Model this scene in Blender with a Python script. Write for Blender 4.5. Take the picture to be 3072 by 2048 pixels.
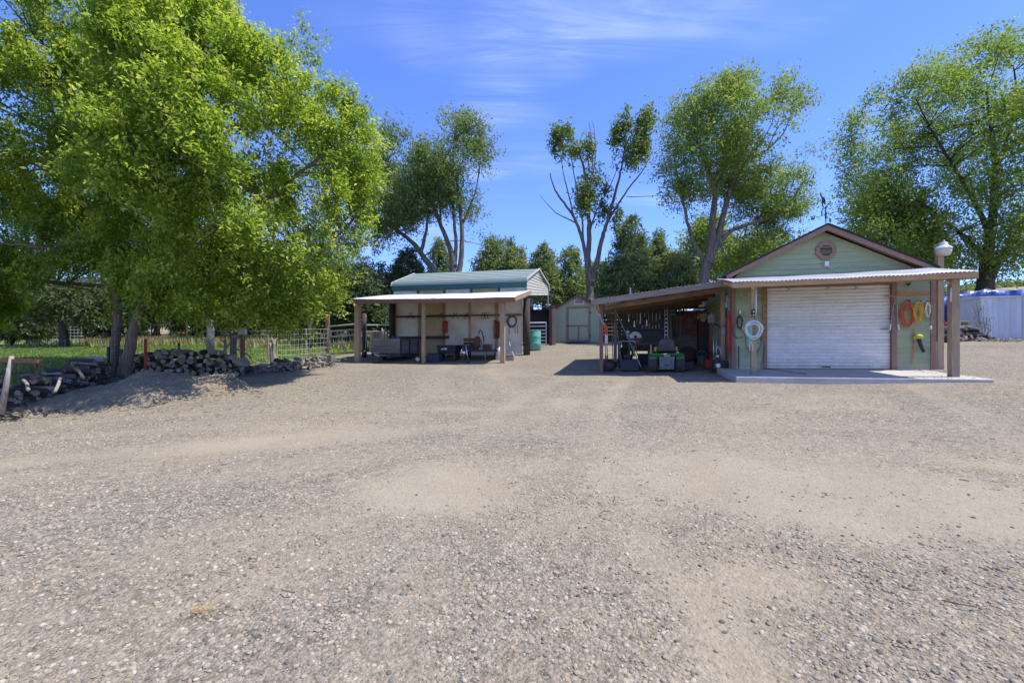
import bpy, math, random
import numpy as np
from mathutils import Vector

for _o in list(bpy.data.objects):
    bpy.data.objects.remove(_o)
SC = bpy.context.scene
COL = SC.collection
R = math.radians
random.seed(7)
RNG = np.random.default_rng(7)

# ------------------------------------------------------------------ camera
F, CX, HZ, EYE = 1400.0, 1536.0, 1060.0, 1.6
cam_d = bpy.data.cameras.new('camera')
cam_d.sensor_width = 36.0
cam_d.lens = F / 3072.0 * 36.0
cam_d.shift_y = (HZ - 1024.0) / 3072.0
cam_d.clip_start = 0.05
cam_d.clip_end = 2000.0
cam = bpy.data.objects.new('camera', cam_d)
COL.objects.link(cam)
cam.location = (0, 0, EYE)
cam.rotation_euler = (R(90), 0, 0)
SC.camera = cam

# ------------------------------------------------------------------ sun and sky
SUN_DIR = Vector((0.50, -0.085, 1.0)).normalized()      # towards the sun
elev = math.asin(SUN_DIR.z)
az = math.atan2(SUN_DIR.x, SUN_DIR.y)                   # clockwise from +Y
sun_d = bpy.data.lights.new('sun', 'SUN')
sun_d.energy = 2.5
sun_d.angle = R(0.53)
sun_d.color = (1.0, 0.955, 0.885)
sun = bpy.data.objects.new('sun', sun_d)
COL.objects.link(sun)
sun.rotation_euler = (-SUN_DIR).to_track_quat('-Z', 'Y').to_euler()
sun.location = (30, -20, 60)

world = bpy.data.worlds.new('World')
SC.world = world
world.use_nodes = True
wn, wl = world.node_tree.nodes, world.node_tree.links
wn.clear()
sky = wn.new('ShaderNodeTexSky')
sky.sky_type = 'NISHITA'
sky.sun_disc = False
sky.sun_elevation = elev
sky.sun_rotation = az
sky.altitude = 1500
sky.air_density = 1.0
sky.dust_density = 0.05
sky.ozone_density = 2.2
tc = wn.new('ShaderNodeTexCoord')
sep = wn.new('ShaderNodeSeparateXYZ')
wl.new(tc.outputs['Generated'], sep.inputs[0])
zz = wn.new('ShaderNodeMath'); zz.operation = 'ADD'; zz.inputs[1].default_value = 0.22
wl.new(sep.outputs[2], zz.inputs[0])
zm = wn.new('ShaderNodeMath'); zm.operation = 'MAXIMUM'; zm.inputs[1].default_value = 0.05
wl.new(zz.outputs[0], zm.inputs[0])
dx = wn.new('ShaderNodeMath'); dx.operation = 'DIVIDE'
dy = wn.new('ShaderNodeMath'); dy.operation = 'DIVIDE'
wl.new(sep.outputs[0], dx.inputs[0]); wl.new(zm.outputs[0], dx.inputs[1])
wl.new(sep.outputs[1], dy.inputs[0]); wl.new(zm.outputs[0], dy.inputs[1])
cmb = wn.new('ShaderNodeCombineXYZ')
wl.new(dx.outputs[0], cmb.inputs[0]); wl.new(dy.outputs[0], cmb.inputs[1])
CR, CLOC = 130.0, (3.2, 5.6)


def wnoise(rot, scale, loc, sc, det, rough, dist):
    m_ = wn.new('ShaderNodeMapping')
    m_.inputs['Rotation'].default_value = (0, 0, R(rot)); m_.inputs['Scale'].default_value = (*scale, 1.0); m_.inputs['Location'].default_value = (*loc, 0.0)
    wl.new(cmb.outputs[0], m_.inputs[0])
    q_ = wn.new('ShaderNodeTexNoise'); q_.inputs['Scale'].default_value = sc; q_.inputs['Detail'].default_value = det
    q_.inputs['Roughness'].default_value = rough; q_.inputs['Distortion'].default_value = dist
    wl.new(m_.outputs[0], q_.inputs['Vector']); return q_.outputs[0]


def wrange(src, a_, b_):
    q_ = wn.new('ShaderNodeMapRange'); q_.interpolation_type = 'SMOOTHSTEP'; q_.inputs[1].default_value = a_; q_.inputs[2].default_value = b_
    wl.new(src, q_.inputs[0]); return q_.outputs[0]


patch = wrange(wnoise(CR, (0.8, 1.5), CLOC, 1.0, 3.0, 0.5, 0.5), 0.48, 0.74)      # where the cirrus lies
fibre = wrange(wnoise(CR + 8, (0.7, 5.5), (0.3, 1.7), 2.4, 9.0, 0.68, 0.8), 0.25, 0.85)   # its combed fibres
mm = wn.new('ShaderNodeMath'); mm.operation = 'MULTIPLY'
wl.new(patch, mm.inputs[0]); wl.new(fibre, mm.inputs[1])
ms = wn.new('ShaderNodeMath'); ms.operation = 'MULTIPLY'; ms.inputs[1].default_value = 0.62
wl.new(mm.outputs[0], ms.inputs[0])
hsv = wn.new('ShaderNodeHueSaturation')
hsv.inputs['Saturation'].default_value = 1.04
hsv.inputs['Value'].default_value = 1.0
wl.new(sky.outputs[0], hsv.inputs['Color'])
tint = wn.new('ShaderNodeMix'); tint.data_type = 'RGBA'; tint.blend_type = 'MULTIPLY'
tint.inputs[0].default_value = 1.0
tint.inputs[7].default_value = (0.49, 0.565, 0.88, 1)
wl.new(hsv.outputs[0], tint.inputs[6])
cmx = wn.new('ShaderNodeMix'); cmx.data_type = 'RGBA'
cmx.inputs[7].default_value = (3.6, 3.9, 5.2, 1)
wl.new(ms.outputs[0], cmx.inputs[0]); wl.new(tint.outputs[2], cmx.inputs[6])
bg = wn.new('ShaderNodeBackground'); bg.inputs[1].default_value = 0.15
wl.new(cmx.outputs[2], bg.inputs[0])
wo = wn.new('ShaderNodeOutputWorld')
wl.new(bg.outputs[0], wo.inputs[0])

vs = SC.view_settings
vs.view_transform = 'Standard'
vs.look = 'None'
vs.exposure = 1.32
vs.gamma = 1.0
vs.use_curve_mapping = False
SC.cycles.use_denoising = True
try:
    SC.cycles.denoising_input_passes = 'RGB_ALBEDO_NORMAL'
    SC.cycles.denoising_prefilter = 'ACCURATE'
except Exception:
    pass
SC.cycles.max_bounces = 8
SC.cycles.diffuse_bounces = 6
SC.cycles.glossy_bounces = 2
SC.cycles.transmission_bounces = 5
SC.cycles.caustics_reflective = False
SC.cycles.caustics_refractive = False

# ------------------------------------------------------------------ helpers
def P(px, py, D):
    """point seen at photo pixel (px, py) standing D metres in front of the camera"""
    return np.array([(px - CX) / F * D, D, EYE - (py - HZ) / F * D])


class Frame:
    def __init__(s, o, deg=0.0):
        s.o = np.array(o, float); s.a = R(deg)
        s.u = np.array([math.cos(s.a), math.sin(s.a), 0]); s.v = np.array([-math.sin(s.a), math.cos(s.a), 0])
    def world(s, p):
        return s.o + s.u * p[0] + s.v * p[1] + np.array([0, 0, p[2]])
    def local(s, w):
        d = np.asarray(w, float) - s.o
        return np.array([d @ s.u, d @ s.v, d[2]])
    def at(s, px, py, ly):
        """local point on the plane y = ly that the photo shows at (px, py)"""
        t = (px - CX) / F
        # o + u*lx + v*ly  with  X = t*Y
        lx = (t * (s.o[1] + s.v[1] * ly) - (s.o[0] + s.v[0] * ly)) / (s.u[0] - t * s.u[1])
        w = s.o + s.u * lx + s.v * ly
        return np.array([lx, ly, EYE - (py - HZ) / F * w[1] - s.o[2]])
    def gnd(s, px, ly):
        p = s.at(px, HZ, ly)
        w = s.world((p[0], ly, 0))
        return np.array([p[0], ly, float(gz(w[0], w[1])) - s.o[2]])
    def g(s, lx, ly):
        w = s.world((lx, ly, 0))
        return float(gz(w[0], w[1])) - s.o[2]


WF = Frame((0, 0, 0), 0)
GF = Frame((5.90, 12.50, 1.204), -12.7)      # garage: x along the front, y into the building
LF = Frame((-3.41, 18.0, 1.235), -11.0)      # open pole shed
CF = Frame((0.674, 21.0, 1.85), -12.3)       # metal carport (right front corner)
SF = Frame((2.25, 24.9, 2.2), -10.0)         # little green shed
XF = Frame((20.1, 20.0, 2.24), -14.0)        # white shed


class MB:
    def __init__(s):
        s.v = []; s.f = []
    def add(s, vs_, fs):
        n = len(s.v)
        s.v += [tuple(map(float, p)) for p in vs_]
        s.f += [tuple(i + n for i in f) for f in fs]
        return s
    def box(s, x0, x1, y0, y1, z0, z1):
        return s.add([(x0, y0, z0), (x1, y0, z0), (x1, y1, z0), (x0, y1, z0), (x0, y0, z1), (x1, y0, z1), (x1, y1, z1), (x0, y1, z1)],
                     [(0, 3, 2, 1), (4, 5, 6, 7), (0, 1, 5, 4), (1, 2, 6, 5), (2, 3, 7, 6), (3, 0, 4, 7)])
    def cbox(s, c, sx, sy, sz):
        return s.box(c[0] - sx / 2, c[0] + sx / 2, c[1] - sy / 2, c[1] + sy / 2, c[2] - sz / 2, c[2] + sz / 2)
    def bar(s, a, b, w, h, up=(0, 0, 1)):
        a, b = Vector(a), Vector(b)
        d = (b - a).normalized()
        upv = Vector(up)
        if abs(d.dot(upv)) > 0.98:
            upv = Vector((0, 1, 0))
        sd = d.cross(upv).normalized(); u2 = sd.cross(d).normalized()
        vv = []
        for p in (a, b):
            for i, j in ((-1, -1), (1, -1), (1, 1), (-1, 1)):
                vv.append(p + sd * (i * w / 2) + u2 * (j * h / 2))
        return s.add(vv, [(0, 3, 2, 1), (4, 5, 6, 7), (0, 1, 5, 4), (1, 2, 6, 5), (2, 3, 7, 6), (3, 0, 4, 7)])
    def tube(s, pts, r, n=6, cap=True):
        pts = [Vector(p) for p in pts]
        m = len(pts)
        rs = list(r) if hasattr(r, '__len__') else [r] * m
        vv, ff = [], []
        prev = None
        for i, p in enumerate(pts):
            d = (pts[min(i + 1, m - 1)] - pts[max(i - 1, 0)])
            if d.length < 1e-9: d = Vector((0, 0, 1))
            d.normalize()
            if prev is None:
                a = Vector((0, 0, 1)) if abs(d.z) < 0.9 else Vector((1, 0, 0))
                sd = d.cross(a).normalized()
            else:
                sd = (prev - d * prev.dot(d))
                if sd.length < 1e-6: sd = d.orthogonal()
                sd.normalize()
            prev = sd
            u2 = d.cross(sd)
            for k in range(n):
                t = 2 * math.pi * k / n
                vv.append(p + (sd * math.cos(t) + u2 * math.sin(t)) * rs[i])
        for i in range(m - 1):
            for k in range(n):
                a0 = i * n + k; a1 = i * n + (k + 1) % n
                ff.append((a0, a1, a1 + n, a0 + n))
        if cap:
            ff.append(tuple(range(n - 1, -1, -1))); ff.append(tuple(range((m - 1) * n, m * n)))
        return s.add(vv, ff)
    def lathe(s, prof, c=(0, 0, 0), axis='z', n=20, cap=True):
        vv, ff = [], []
        for r_, h in prof:
            for k in range(n):
                t = 2 * math.pi * k / n
                q = (r_ * math.cos(t), r_ * math.sin(t), h)
                if axis == 'y': q = (q[0], q[2], q[1])
                if axis == 'x': q = (q[2], q[0], q[1])
                vv.append((q[0] + c[0], q[1] + c[1], q[2] + c[2]))
        m = len(prof)
        for i in range(m - 1):
            for k in range(n):
                a0 = i * n + k; a1 = i * n + (k + 1) % n
                ff.append((a0, a1, a1 + n, a0 + n))
        if cap:
            ff.append(tuple(range(n - 1, -1, -1))); ff.append(tuple(range((m - 1) * n, m * n)))
        return s.add(vv, ff)
    def prism(s, poly, y0, y1):
        """polygon in the x-z plane pushed from y0 to y1"""
        n = len(poly)
        vv = [(p[0], y0, p[1]) for p in poly] + [(p[0], y1, p[1]) for p in poly]
        ff = [tuple(range(n)), tuple(range(2 * n - 1, n - 1, -1))]
        for i in range(n):
            j = (i + 1) % n
            ff.append((i, i + n, j + n, j))
        return s.add(vv, ff)
    def prismx(s, poly, x0, x1):
        """polygon in the y-z plane pushed from x0 to x1"""
        n = len(poly)
        vv = [(x0, p[0], p[1]) for p in poly] + [(x1, p[0], p[1]) for p in poly]
        ff = [tuple(range(n - 1, -1, -1)), tuple(range(n, 2 * n))]
        for i in range(n):
            j = (i + 1) % n
            ff.append((i, j, j + n, i + n))
        return s.add(vv, ff)
    def ball(s, c, rx, ry, rz, n=10, m=7):
        prof = []
        vv, ff = [], []
        for i in range(m + 1):
            ph = math.pi * i / m
            for k in range(n):
                t = 2 * math.pi * k / n
                vv.append((c[0] + rx * math.sin(ph) * math.cos(t), c[1] + ry * math.sin(ph) * math.sin(t), c[2] - rz * math.cos(ph)))
        for i in range(m):
            for k in range(n):
                a0 = i * n + k; a1 = i * n + (k + 1) % n
                ff.append((a0, a1, a1 + n, a0 + n))
        return s.add(vv, ff)
    def ring(s, c, R_, r, axis='y', n=20, k=6, a0=0.0, a1=2 * math.pi, rz=None):
        pts = []
        closed = abs(a1 - a0 - 2 * math.pi) < 1e-6
        for i in range(n + 1):
            t = a0 + (a1 - a0) * i / n
            x, z = R_ * math.cos(t), (rz or R_) * math.sin(t)
            if axis == 'y': pts.append((c[0] + x, c[1], c[2] + z))
            elif axis == 'x': pts.append((c[0], c[1] + x, c[2] + z))
            else: pts.append((c[0] + x, c[1] + z, c[2]))
        return s.tube(pts, r, k, cap=not closed)
    def mesh(s, name):
        me = bpy.data.meshes.new(name)
        me.from_pydata(s.v, [], s.f)
        me.update()
        return me


class Thing:
    """one thing: parts are given in the frame's own metres, then hung on an Empty at the thing's base"""
    def __init__(s, fr, name, label=None, cat=None, group=None, kind=None):
        s.fr, s.name, s.label, s.cat, s.group, s.kind = fr, name, label, cat, group, kind
        s.parts = []
    def part(s, name, mb, mat, under=None, smooth=False, label=None, bevel=0, kind=None):
        s.parts.append([name, mb, mat, under, smooth, label, bevel, kind]); return len(s.parts) - 1
    def done(s, base=None):
        allv = np.concatenate([np.array(p[1].v if isinstance(p[1], MB) else p[1][0]) for p in s.parts])
        if base is None:
            lo, hi = allv.min(0), allv.max(0)
            base = np.array([(lo[0] + hi[0]) / 2, (lo[1] + hi[1]) / 2, lo[2]])
        base = np.array(base, float)
        solo = len(s.parts) == 1 and s.parts[0][0] is None
        if not solo:
            top = bpy.data.objects.new(s.name, None)
            top.empty_display_size = 0.2
            COL.objects.link(top)
        objs = []
        for (nm, mb, mat, under, smooth, label, bevel, kind) in s.parts:
            if isinstance(mb, MB):
                q = MB(); q.v = [tuple(np.array(p) - base) for p in mb.v]; q.f = mb.f
                me = q.mesh(nm or s.name)
            else:
                me = fast_mesh(nm or s.name, mb[0] - base, mb[1], mb[2])
            for m_ in (mat if isinstance(mat, (list, tuple)) else [mat]):
                me.materials.append(m_)
            if smooth:
                me.polygons.foreach_set('use_smooth', [True] * len(me.polygons))
            o = bpy.data.objects.new(nm or s.name, me)
            COL.objects.link(o)
            if bevel:
                b = o.modifiers.new('bevel', 'BEVEL'); b.width = bevel; b.segments = 2; b.limit_method = 'ANGLE'
            if smooth == 'auto':
                pass
            objs.append(o)
            if label: o['label'] = label
            if kind: o['kind'] = kind
            if not solo:
                o.parent = top if under is None else objs[under]
        if solo: top = objs[0]
        w = s.fr.world(base)
        top.location = w; top.rotation_euler = (0, 0, s.fr.a)
        if s.label: top['label'] = s.label
        if s.cat: top['category'] = s.cat
        if s.group: top['group'] = s.group
        if s.kind: top['kind'] = s.kind
        s.objs = objs; s.top = top
        return top


def fast_mesh(name, verts, faces, tint=None):
    """verts (N,3), faces (M,k) all of one size k, tint (M,) stored per face"""
    me = bpy.data.meshes.new(name)
    verts = np.asarray(verts, np.float32); faces = np.asarray(faces, np.int32)
    k = faces.shape[1]
    me.vertices.add(len(verts)); me.vertices.foreach_set('co', verts.ravel())
    me.loops.add(faces.size); me.loops.foreach_set('vertex_index', faces.ravel())
    me.polygons.add(len(faces)); me.polygons.foreach_set('loop_start', np.arange(0, faces.size, k, dtype=np.int32))
    me.update(calc_edges=True)
    if tint is not None:
        at = me.attributes.new('tint', 'FLOAT', 'FACE'); at.data.foreach_set('value', np.asarray(tint, np.float32))
    return me


def solo(fr, name, mb, mat, label, cat, group=None, smooth=False, kind=None):
    t = Thing(fr, name, label, cat, group, kind)
    t.part(None, mb, mat, smooth=smooth)
    return t.done()


# ------------------------------------------------------------------ materials
def mat(name, c1, c2=None, rough=0.75, nscale=4.0, stretch=(1, 1, 1), bump=0.0, bscale=40.0, metal=0.0, spec=0.3,
        rnd=0.12, detail=6.0, lo=0.35, hi=0.65, dirt=None, dscale=1.5, damt=0.5, bstretch=None, splash=0.0, spcol=(0.36, 0.31, 0.25)):
    m = bpy.data.materials.new(name); m.use_nodes = True
    n, l = m.node_tree.nodes, m.node_tree.links
    b = n['Principled BSDF']
    b.inputs['Roughness'].default_value = rough; b.inputs['Metallic'].default_value = metal
    b.inputs['Specular IOR Level'].default_value = spec
    c2 = c2 or tuple(x * 0.78 for x in c1)
    t = n.new('ShaderNodeTexCoord'); oi = n.new('ShaderNodeObjectInfo')
    sc = n.new('ShaderNodeVectorMath'); sc.operation = 'SCALE'; sc.inputs[0].default_value = (17.3, 9.1, 23.7)
    l.new(oi.outputs['Random'], sc.inputs['Scale'])
    ad = n.new('ShaderNodeVectorMath'); ad.operation = 'ADD'
    l.new(t.outputs['Object'], ad.inputs[0]); l.new(sc.outputs[0], ad.inputs[1])
    mpn = n.new('ShaderNodeMapping'); mpn.inputs['Scale'].default_value = stretch
    l.new(ad.outputs[0], mpn.inputs[0])
    nz = n.new('ShaderNodeTexNoise'); nz.inputs['Scale'].default_value = nscale
    nz.inputs['Detail'].default_value = detail; nz.inputs['Roughness'].default_value = 0.62
    l.new(mpn.outputs[0], nz.inputs['Vector'])
    rp = n.new('ShaderNodeMapRange'); rp.inputs[1].default_value = lo; rp.inputs[2].default_value = hi
    l.new(nz.outputs[0], rp.inputs[0])
    mx = n.new('ShaderNodeMix'); mx.data_type = 'RGBA'
    mx.inputs[6].default_value = (*c1, 1); mx.inputs[7].default_value = (*c2, 1)
    l.new(rp.outputs[0], mx.inputs[0])
    out = mx.outputs[2]
    if dirt:
        nd = n.new('ShaderNodeTexNoise'); nd.inputs['Scale'].default_value = dscale; nd.inputs['Detail'].default_value = 8
        l.new(ad.outputs[0], nd.inputs['Vector'])
        rd = n.new('ShaderNodeMapRange'); rd.inputs[1].default_value = 0.48; rd.inputs[2].default_value = 0.72; rd.inputs[4].default_value = damt
        l.new(nd.outputs[0], rd.inputs[0])
        md = n.new('ShaderNodeMix'); md.data_type = 'RGBA'; md.inputs[7].default_value = (*dirt, 1)
        l.new(rd.outputs[0], md.inputs[0]); l.new(out, md.inputs[6]); out = md.outputs[2]
    if splash:
        sx_ = n.new('ShaderNodeSeparateXYZ'); l.new(t.outputs['Object'], sx_.inputs[0])
        sr = n.new('ShaderNodeMapRange'); sr.inputs[1].default_value = splash; sr.inputs[2].default_value = 0.0; sr.inputs[3].default_value = -0.30; sr.inputs[4].default_value = 0.42
        l.new(sx_.outputs[2], sr.inputs[0])
        ns_ = n.new('ShaderNodeTexNoise'); ns_.inputs['Scale'].default_value = 7.0; ns_.inputs['Detail'].default_value = 9; ns_.inputs['Roughness'].default_value = 0.7
        l.new(t.outputs['Object'], ns_.inputs['Vector'])
        sa = n.new('ShaderNodeMath'); sa.operation = 'ADD'; l.new(sr.outputs[0], sa.inputs[0]); l.new(ns_.outputs[0], sa.inputs[1])
        sm = n.new('ShaderNodeMapRange'); sm.inputs[1].default_value = 0.5; sm.inputs[2].default_value = 0.95; sm.inputs[4].default_value = 0.75; l.new(sa.outputs[0], sm.inputs[0])
        mx3 = n.new('ShaderNodeMix'); mx3.data_type = 'RGBA'; mx3.inputs[7].default_value = (*spcol, 1)
        l.new(sm.outputs[0], mx3.inputs[0]); l.new(out, mx3.inputs[6]); out = mx3.outputs[2]
    if rnd:
        h = n.new('ShaderNodeHueSaturation')
        mr = n.new('ShaderNodeMapRange'); mr.inputs[3].default_value = 1 - rnd; mr.inputs[4].default_value = 1 + rnd
        l.new(oi.outputs['Random'], mr.inputs[0]); l.new(mr.outputs[0], h.inputs['Value'])
        l.new(out, h.inputs['Color']); out = h.outputs[0]
    l.new(out, b.inputs['Base Color'])
    if bump:
        nb = n.new('ShaderNodeTexNoise'); nb.inputs['Scale'].default_value = bscale; nb.inputs['Detail'].default_value = 5
        mb_ = n.new('ShaderNodeMapping'); mb_.inputs['Scale'].default_value = bstretch or stretch
        l.new(ad.outputs[0], mb_.inputs[0]); l.new(mb_.outputs[0], nb.inputs['Vector'])
        bp = n.new('ShaderNodeBump'); bp.inputs['Strength'].default_value = bump; bp.inputs['Distance'].default_value = 0.01
        l.new(nb.outputs[0], bp.inputs['Height']); l.new(bp.outputs[0], b.inputs['Normal'])
    return m


def leafmat(name, dark, mid, light, trans=0.35, rough=0.55):
    m = bpy.data.materials.new(name); m.use_nodes = True
    n, l = m.node_tree.nodes, m.node_tree.links
    b = n['Principled BSDF']
    b.inputs['Roughness'].default_value = rough; b.inputs['Specular IOR Level'].default_value = 0.25
    a = n.new('ShaderNodeAttribute'); a.attribute_name = 'tint'
    cr = n.new('ShaderNodeValToRGB')
    cr.color_ramp.elements[0].color = (*dark, 1); cr.color_ramp.elements[1].color = (*light, 1)
    e = cr.color_ramp.elements.new(0.5); e.color = (*mid, 1)
    l.new(a.outputs['Fac'], cr.inputs[0])
    l.new(cr.outputs[0], b.inputs['Base Color'])
    tr = n.new('ShaderNodeBsdfTranslucent')
    br = n.new('ShaderNodeMix'); br.data_type = 'RGBA'; br.blend_type = 'MULTIPLY'; br.inputs[0].default_value = 1
    br.inputs[7].default_value = (1.55, 1.5, 0.6, 1)
    l.new(cr.outputs[0], br.inputs[6]); l.new(br.outputs[2], tr.inputs['Color'])
    ms_ = n.new('ShaderNodeMixShader'); ms_.inputs[0].default_value = trans
    l.new(b.outputs[0], ms_.inputs[1]); l.new(tr.outputs[0], ms_.inputs[2])
    l.new(ms_.outputs[0], n['Material Output'].inputs[0])
    return m


GX, GY, GZ_ = (1, 12, 12), (12, 1, 12), (12, 12, 1)
m_siding = mat('sage_siding', (0.365, 0.41, 0.24), (0.305, 0.35, 0.20), 0.75, 2.2, (1, 5, 5), 0.2, 30, rnd=0.10, dirt=(0.30, 0.28, 0.20), damt=0.5, splash=.45)
m_trim = mat('brown_trim', (0.30, 0.18, 0.13), (0.24, 0.145, 0.105), 0.75, 5, (4, 4, 1), 0.15, 30, rnd=0.08)
m_shingle = mat('asphalt_shingle', (0.055, 0.048, 0.045), (0.03, 0.028, 0.027), 0.95, 20, bump=0.5, bscale=80)
m_door = mat('white_door_steel', (0.80, 0.775, 0.72), (0.72, 0.695, 0.645), 0.42, 1.5, (1, 1, 3), spec=0.4, rnd=0.05, dirt=(0.55, 0.50, 0.43), damt=0.45, splash=.55, spcol=(.50, .44, .36))
m_conc = mat('concrete', (0.50, 0.465, 0.405), (0.42, 0.385, 0.335), 0.9, 5, bump=0.25, bscale=90, rnd=0, dirt=(0.33, 0.30, 0.27), damt=0.5)
m_galv = mat('galvanised_sheet', (0.66, 0.66, 0.65), (0.55, 0.55, 0.55), 0.45, 2.5, (1, 0.3, 1), spec=0.5, rnd=0, metal=0.25, dirt=(0.40, 0.34, 0.29), dscale=2.5, damt=0.45)
m_wood_x = mat('weathered_lumber', (0.56, 0.32, 0.145), (0.40, 0.235, 0.12), 0.85, 3, GX, 0.5, 22, rnd=0.15, dirt=(0.32, 0.255, 0.19), damt=0.55)
m_wood_y = mat('weathered_lumber_y', (0.56, 0.32, 0.145), (0.40, 0.235, 0.12), 0.85, 3, GY, 0.5, 22, rnd=0.15, dirt=(0.32, 0.255, 0.19), damt=0.55)
m_post = mat('weathered_post', (0.50, 0.345, 0.20), (0.33, 0.235, 0.145), 0.88, 2.5, GZ_, 0.8, 18, rnd=0.15, dirt=(0.27, 0.24, 0.20), damt=0.8, dscale=2.5, splash=.7, spcol=(.22, .19, .16))
m_pine = mat('orange_pine', (0.52, 0.27, 0.11), (0.40, 0.19, 0.075), 0.7, 3, GX, 0.3, 20, rnd=0.1)
m_pine_z = mat('orange_pine_upright', (0.50, 0.26, 0.11), (0.36, 0.18, 0.075), 0.7, 3, GZ_, 0.3, 20, rnd=0.1)
m_grey_x = mat('grey_barn_wood', (0.25, 0.235, 0.215), (0.14, 0.13, 0.12), 0.9, 2.5, GX, 0.7, 18, rnd=0.22)
m_grey_z = mat('grey_barn_wood_upright', (0.24, 0.22, 0.20), (0.12, 0.11, 0.10), 0.9, 2.5, GZ_, 0.7, 18, rnd=0.22)
m_dark_z = mat('dark_creosote_post', (0.075, 0.06, 0.05), (0.04, 0.034, 0.03), 0.9, 2.5, GZ_, 0.7, 18, rnd=0.2)
m_redpost = mat('red_stained_post', (0.26, 0.13, 0.10), (0.19, 0.10, 0.08), 0.8, 2.5, GZ_, 0.4, 18, rnd=0.1)
m_dark = mat('black_metal', (0.025, 0.025, 0.027), (0.04, 0.037, 0.035), 0.5, 6, spec=0.4)
m_blackpl = mat('black_plastic', (0.022, 0.022, 0.025), (0.03, 0.03, 0.034), 0.6, 6, spec=0.35)
m_rubber = mat('tyre_rubber', (0.045, 0.043, 0.042), (0.075, 0.068, 0.06), 0.9, 5, bump=0.3, bscale=60)
m_steel = mat('bright_steel', (0.60, 0.60, 0.61), (0.45, 0.45, 0.46), 0.32, 8, metal=0.8, spec=0.5)
m_dull = mat('dull_steel', (0.38, 0.38, 0.39), (0.25, 0.24, 0.23), 0.5, 8, metal=0.6)
m_rust = mat('rusty_steel', (0.22, 0.085, 0.045), (0.11, 0.05, 0.035), 0.85, 14, bump=0.4, bscale=60)
m_white = mat('white_plastic', (0.72, 0.72, 0.70), (0.62, 0.62, 0.60), 0.45, 5, spec=0.4, rnd=0.04)
m_orange = mat('orange_cord', (0.72, 0.115, 0.045), (0.60, 0.09, 0.04), 0.5, 20, rnd=0.03)
m_yellow = mat('yellow_cord', (0.78, 0.45, 0.03), (0.68, 0.38, 0.03), 0.5, 20, rnd=0.03)
m_tan = mat('tan_rope', (0.42, 0.30, 0.17), (0.33, 0.22, 0.13), 0.8, 40)
m_red = mat('red_rubber_hose', (0.50, 0.035, 0.04), (0.40, 0.03, 0.035), 0.5, 10)
m_redp = mat('red_paint', (0.45, 0.045, 0.035), (0.30, 0.05, 0.04), 0.5, 10)
m_orangep = mat('orange_paint', (0.75, 0.10, 0.03), (0.6, 0.08, 0.03), 0.45, 10)
m_greenh = mat('mint_green_plastic', (0.12, 0.45, 0.33), (0.10, 0.38, 0.28), 0.5, 10)
m_tract = mat('tractor_green_paint', (0.055, 0.21, 0.06), (0.05, 0.18, 0.055), 0.35, 6, spec=0.5, rnd=0, dirt=(0.16, 0.17, 0.12), damt=0.4)
m_tyel = mat('tractor_yellow', (0.80, 0.42, 0.02), (0.7, 0.36, 0.02), 0.4, 6, rnd=0)
m_vinyl = mat('black_vinyl_seat', (0.055, 0.05, 0.055), (0.08, 0.075, 0.08), 0.55, 6, bump=0.2, bscale=90)
m_greypl = mat('grey_steel_panel', (0.17, 0.17, 0.20), (0.11, 0.11, 0.14), 0.5, 7, (1, 1, .3), spec=0.4)
m_blue = mat('blue_tarp', (0.03, 0.07, 0.27), (0.02, 0.045, 0.19), 0.35, 4, bump=0.9, bscale=5, spec=0.5, dirt=(.22, .27, .40), dscale=3, damt=.5)  # pale mottling paints sun glints and tree shade into the tarp colour
m_barrel = mat('mint_green_drum', (0.14, 0.42, 0.28), (0.12, 0.36, 0.24), 0.5, 3, spec=0.4, dirt=(0.22, 0.33, 0.25), damt=0.5)
m_osb = mat('pale_wall_panel', (0.76, 0.71, 0.60), (0.68, 0.63, 0.53), 0.85, 1.5, rnd=0.06, dirt=(0.46, 0.40, 0.31), damt=0.5, splash=.9, spcol=(.38, .33, .26))
m_ply = mat('yellowed_plywood', (0.56, 0.45, 0.26), (0.48, 0.37, 0.21), 0.85, 2.5, GZ_, rnd=0.05, dirt=(0.30, 0.24, 0.15), damt=0.4)
m_croof = mat('pale_green_roof_steel', (0.28, 0.335, 0.295), (0.245, 0.30, 0.26), 0.55, 2, spec=0.25, rnd=0.04, dirt=(.30, .31, .27), damt=.4)
m_teal = mat('teal_trim_steel', (0.045, 0.155, 0.155), (0.04, 0.13, 0.135), 0.4, 2, spec=0.4, rnd=0.02)
m_beige = mat('beige_wall_steel', (0.56, 0.54, 0.46), (0.50, 0.48, 0.41), 0.5, 2, rnd=0.03)
m_shedg = mat('green_shed_siding', (0.43, 0.435, 0.275), (0.37, 0.38, 0.235), 0.8, 3, (6, 6, 1), 0.2, 25, rnd=0.06)
m_shedw = mat('white_shed_steel', (0.62, 0.64, 0.67), (0.53, 0.55, 0.58), 0.5, 2, (1, 1, .2), rnd=0.03, dirt=(0.38, 0.36, 0.34), damt=0.3)
m_bark = mat('maple_bark', (0.23, 0.175, 0.13), (0.085, 0.065, 0.052), 0.95, 3.2, (7, 7, 0.8), 1.0, 6, rnd=0, lo=0.3, hi=0.7)
m_bark2 = mat('pale_bark', (0.21, 0.175, 0.14), (0.085, 0.07, 0.058), 0.95, 2.5, (5, 5, 0.8), 0.8, 6, rnd=0)
m_bark3 = mat('dark_bark', (0.085, 0.068, 0.055), (0.045, 0.037, 0.031), 0.95, 2.5, (5, 5, 0.8), 0.8, 6, rnd=0)
m_loge2 = None
m_logb = mat('firewood_bark', (0.105, 0.086, 0.072), (0.045, 0.038, 0.033), 0.95, 12, (3, 3, 1), 0.8, 20, rnd=0.35)
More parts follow.
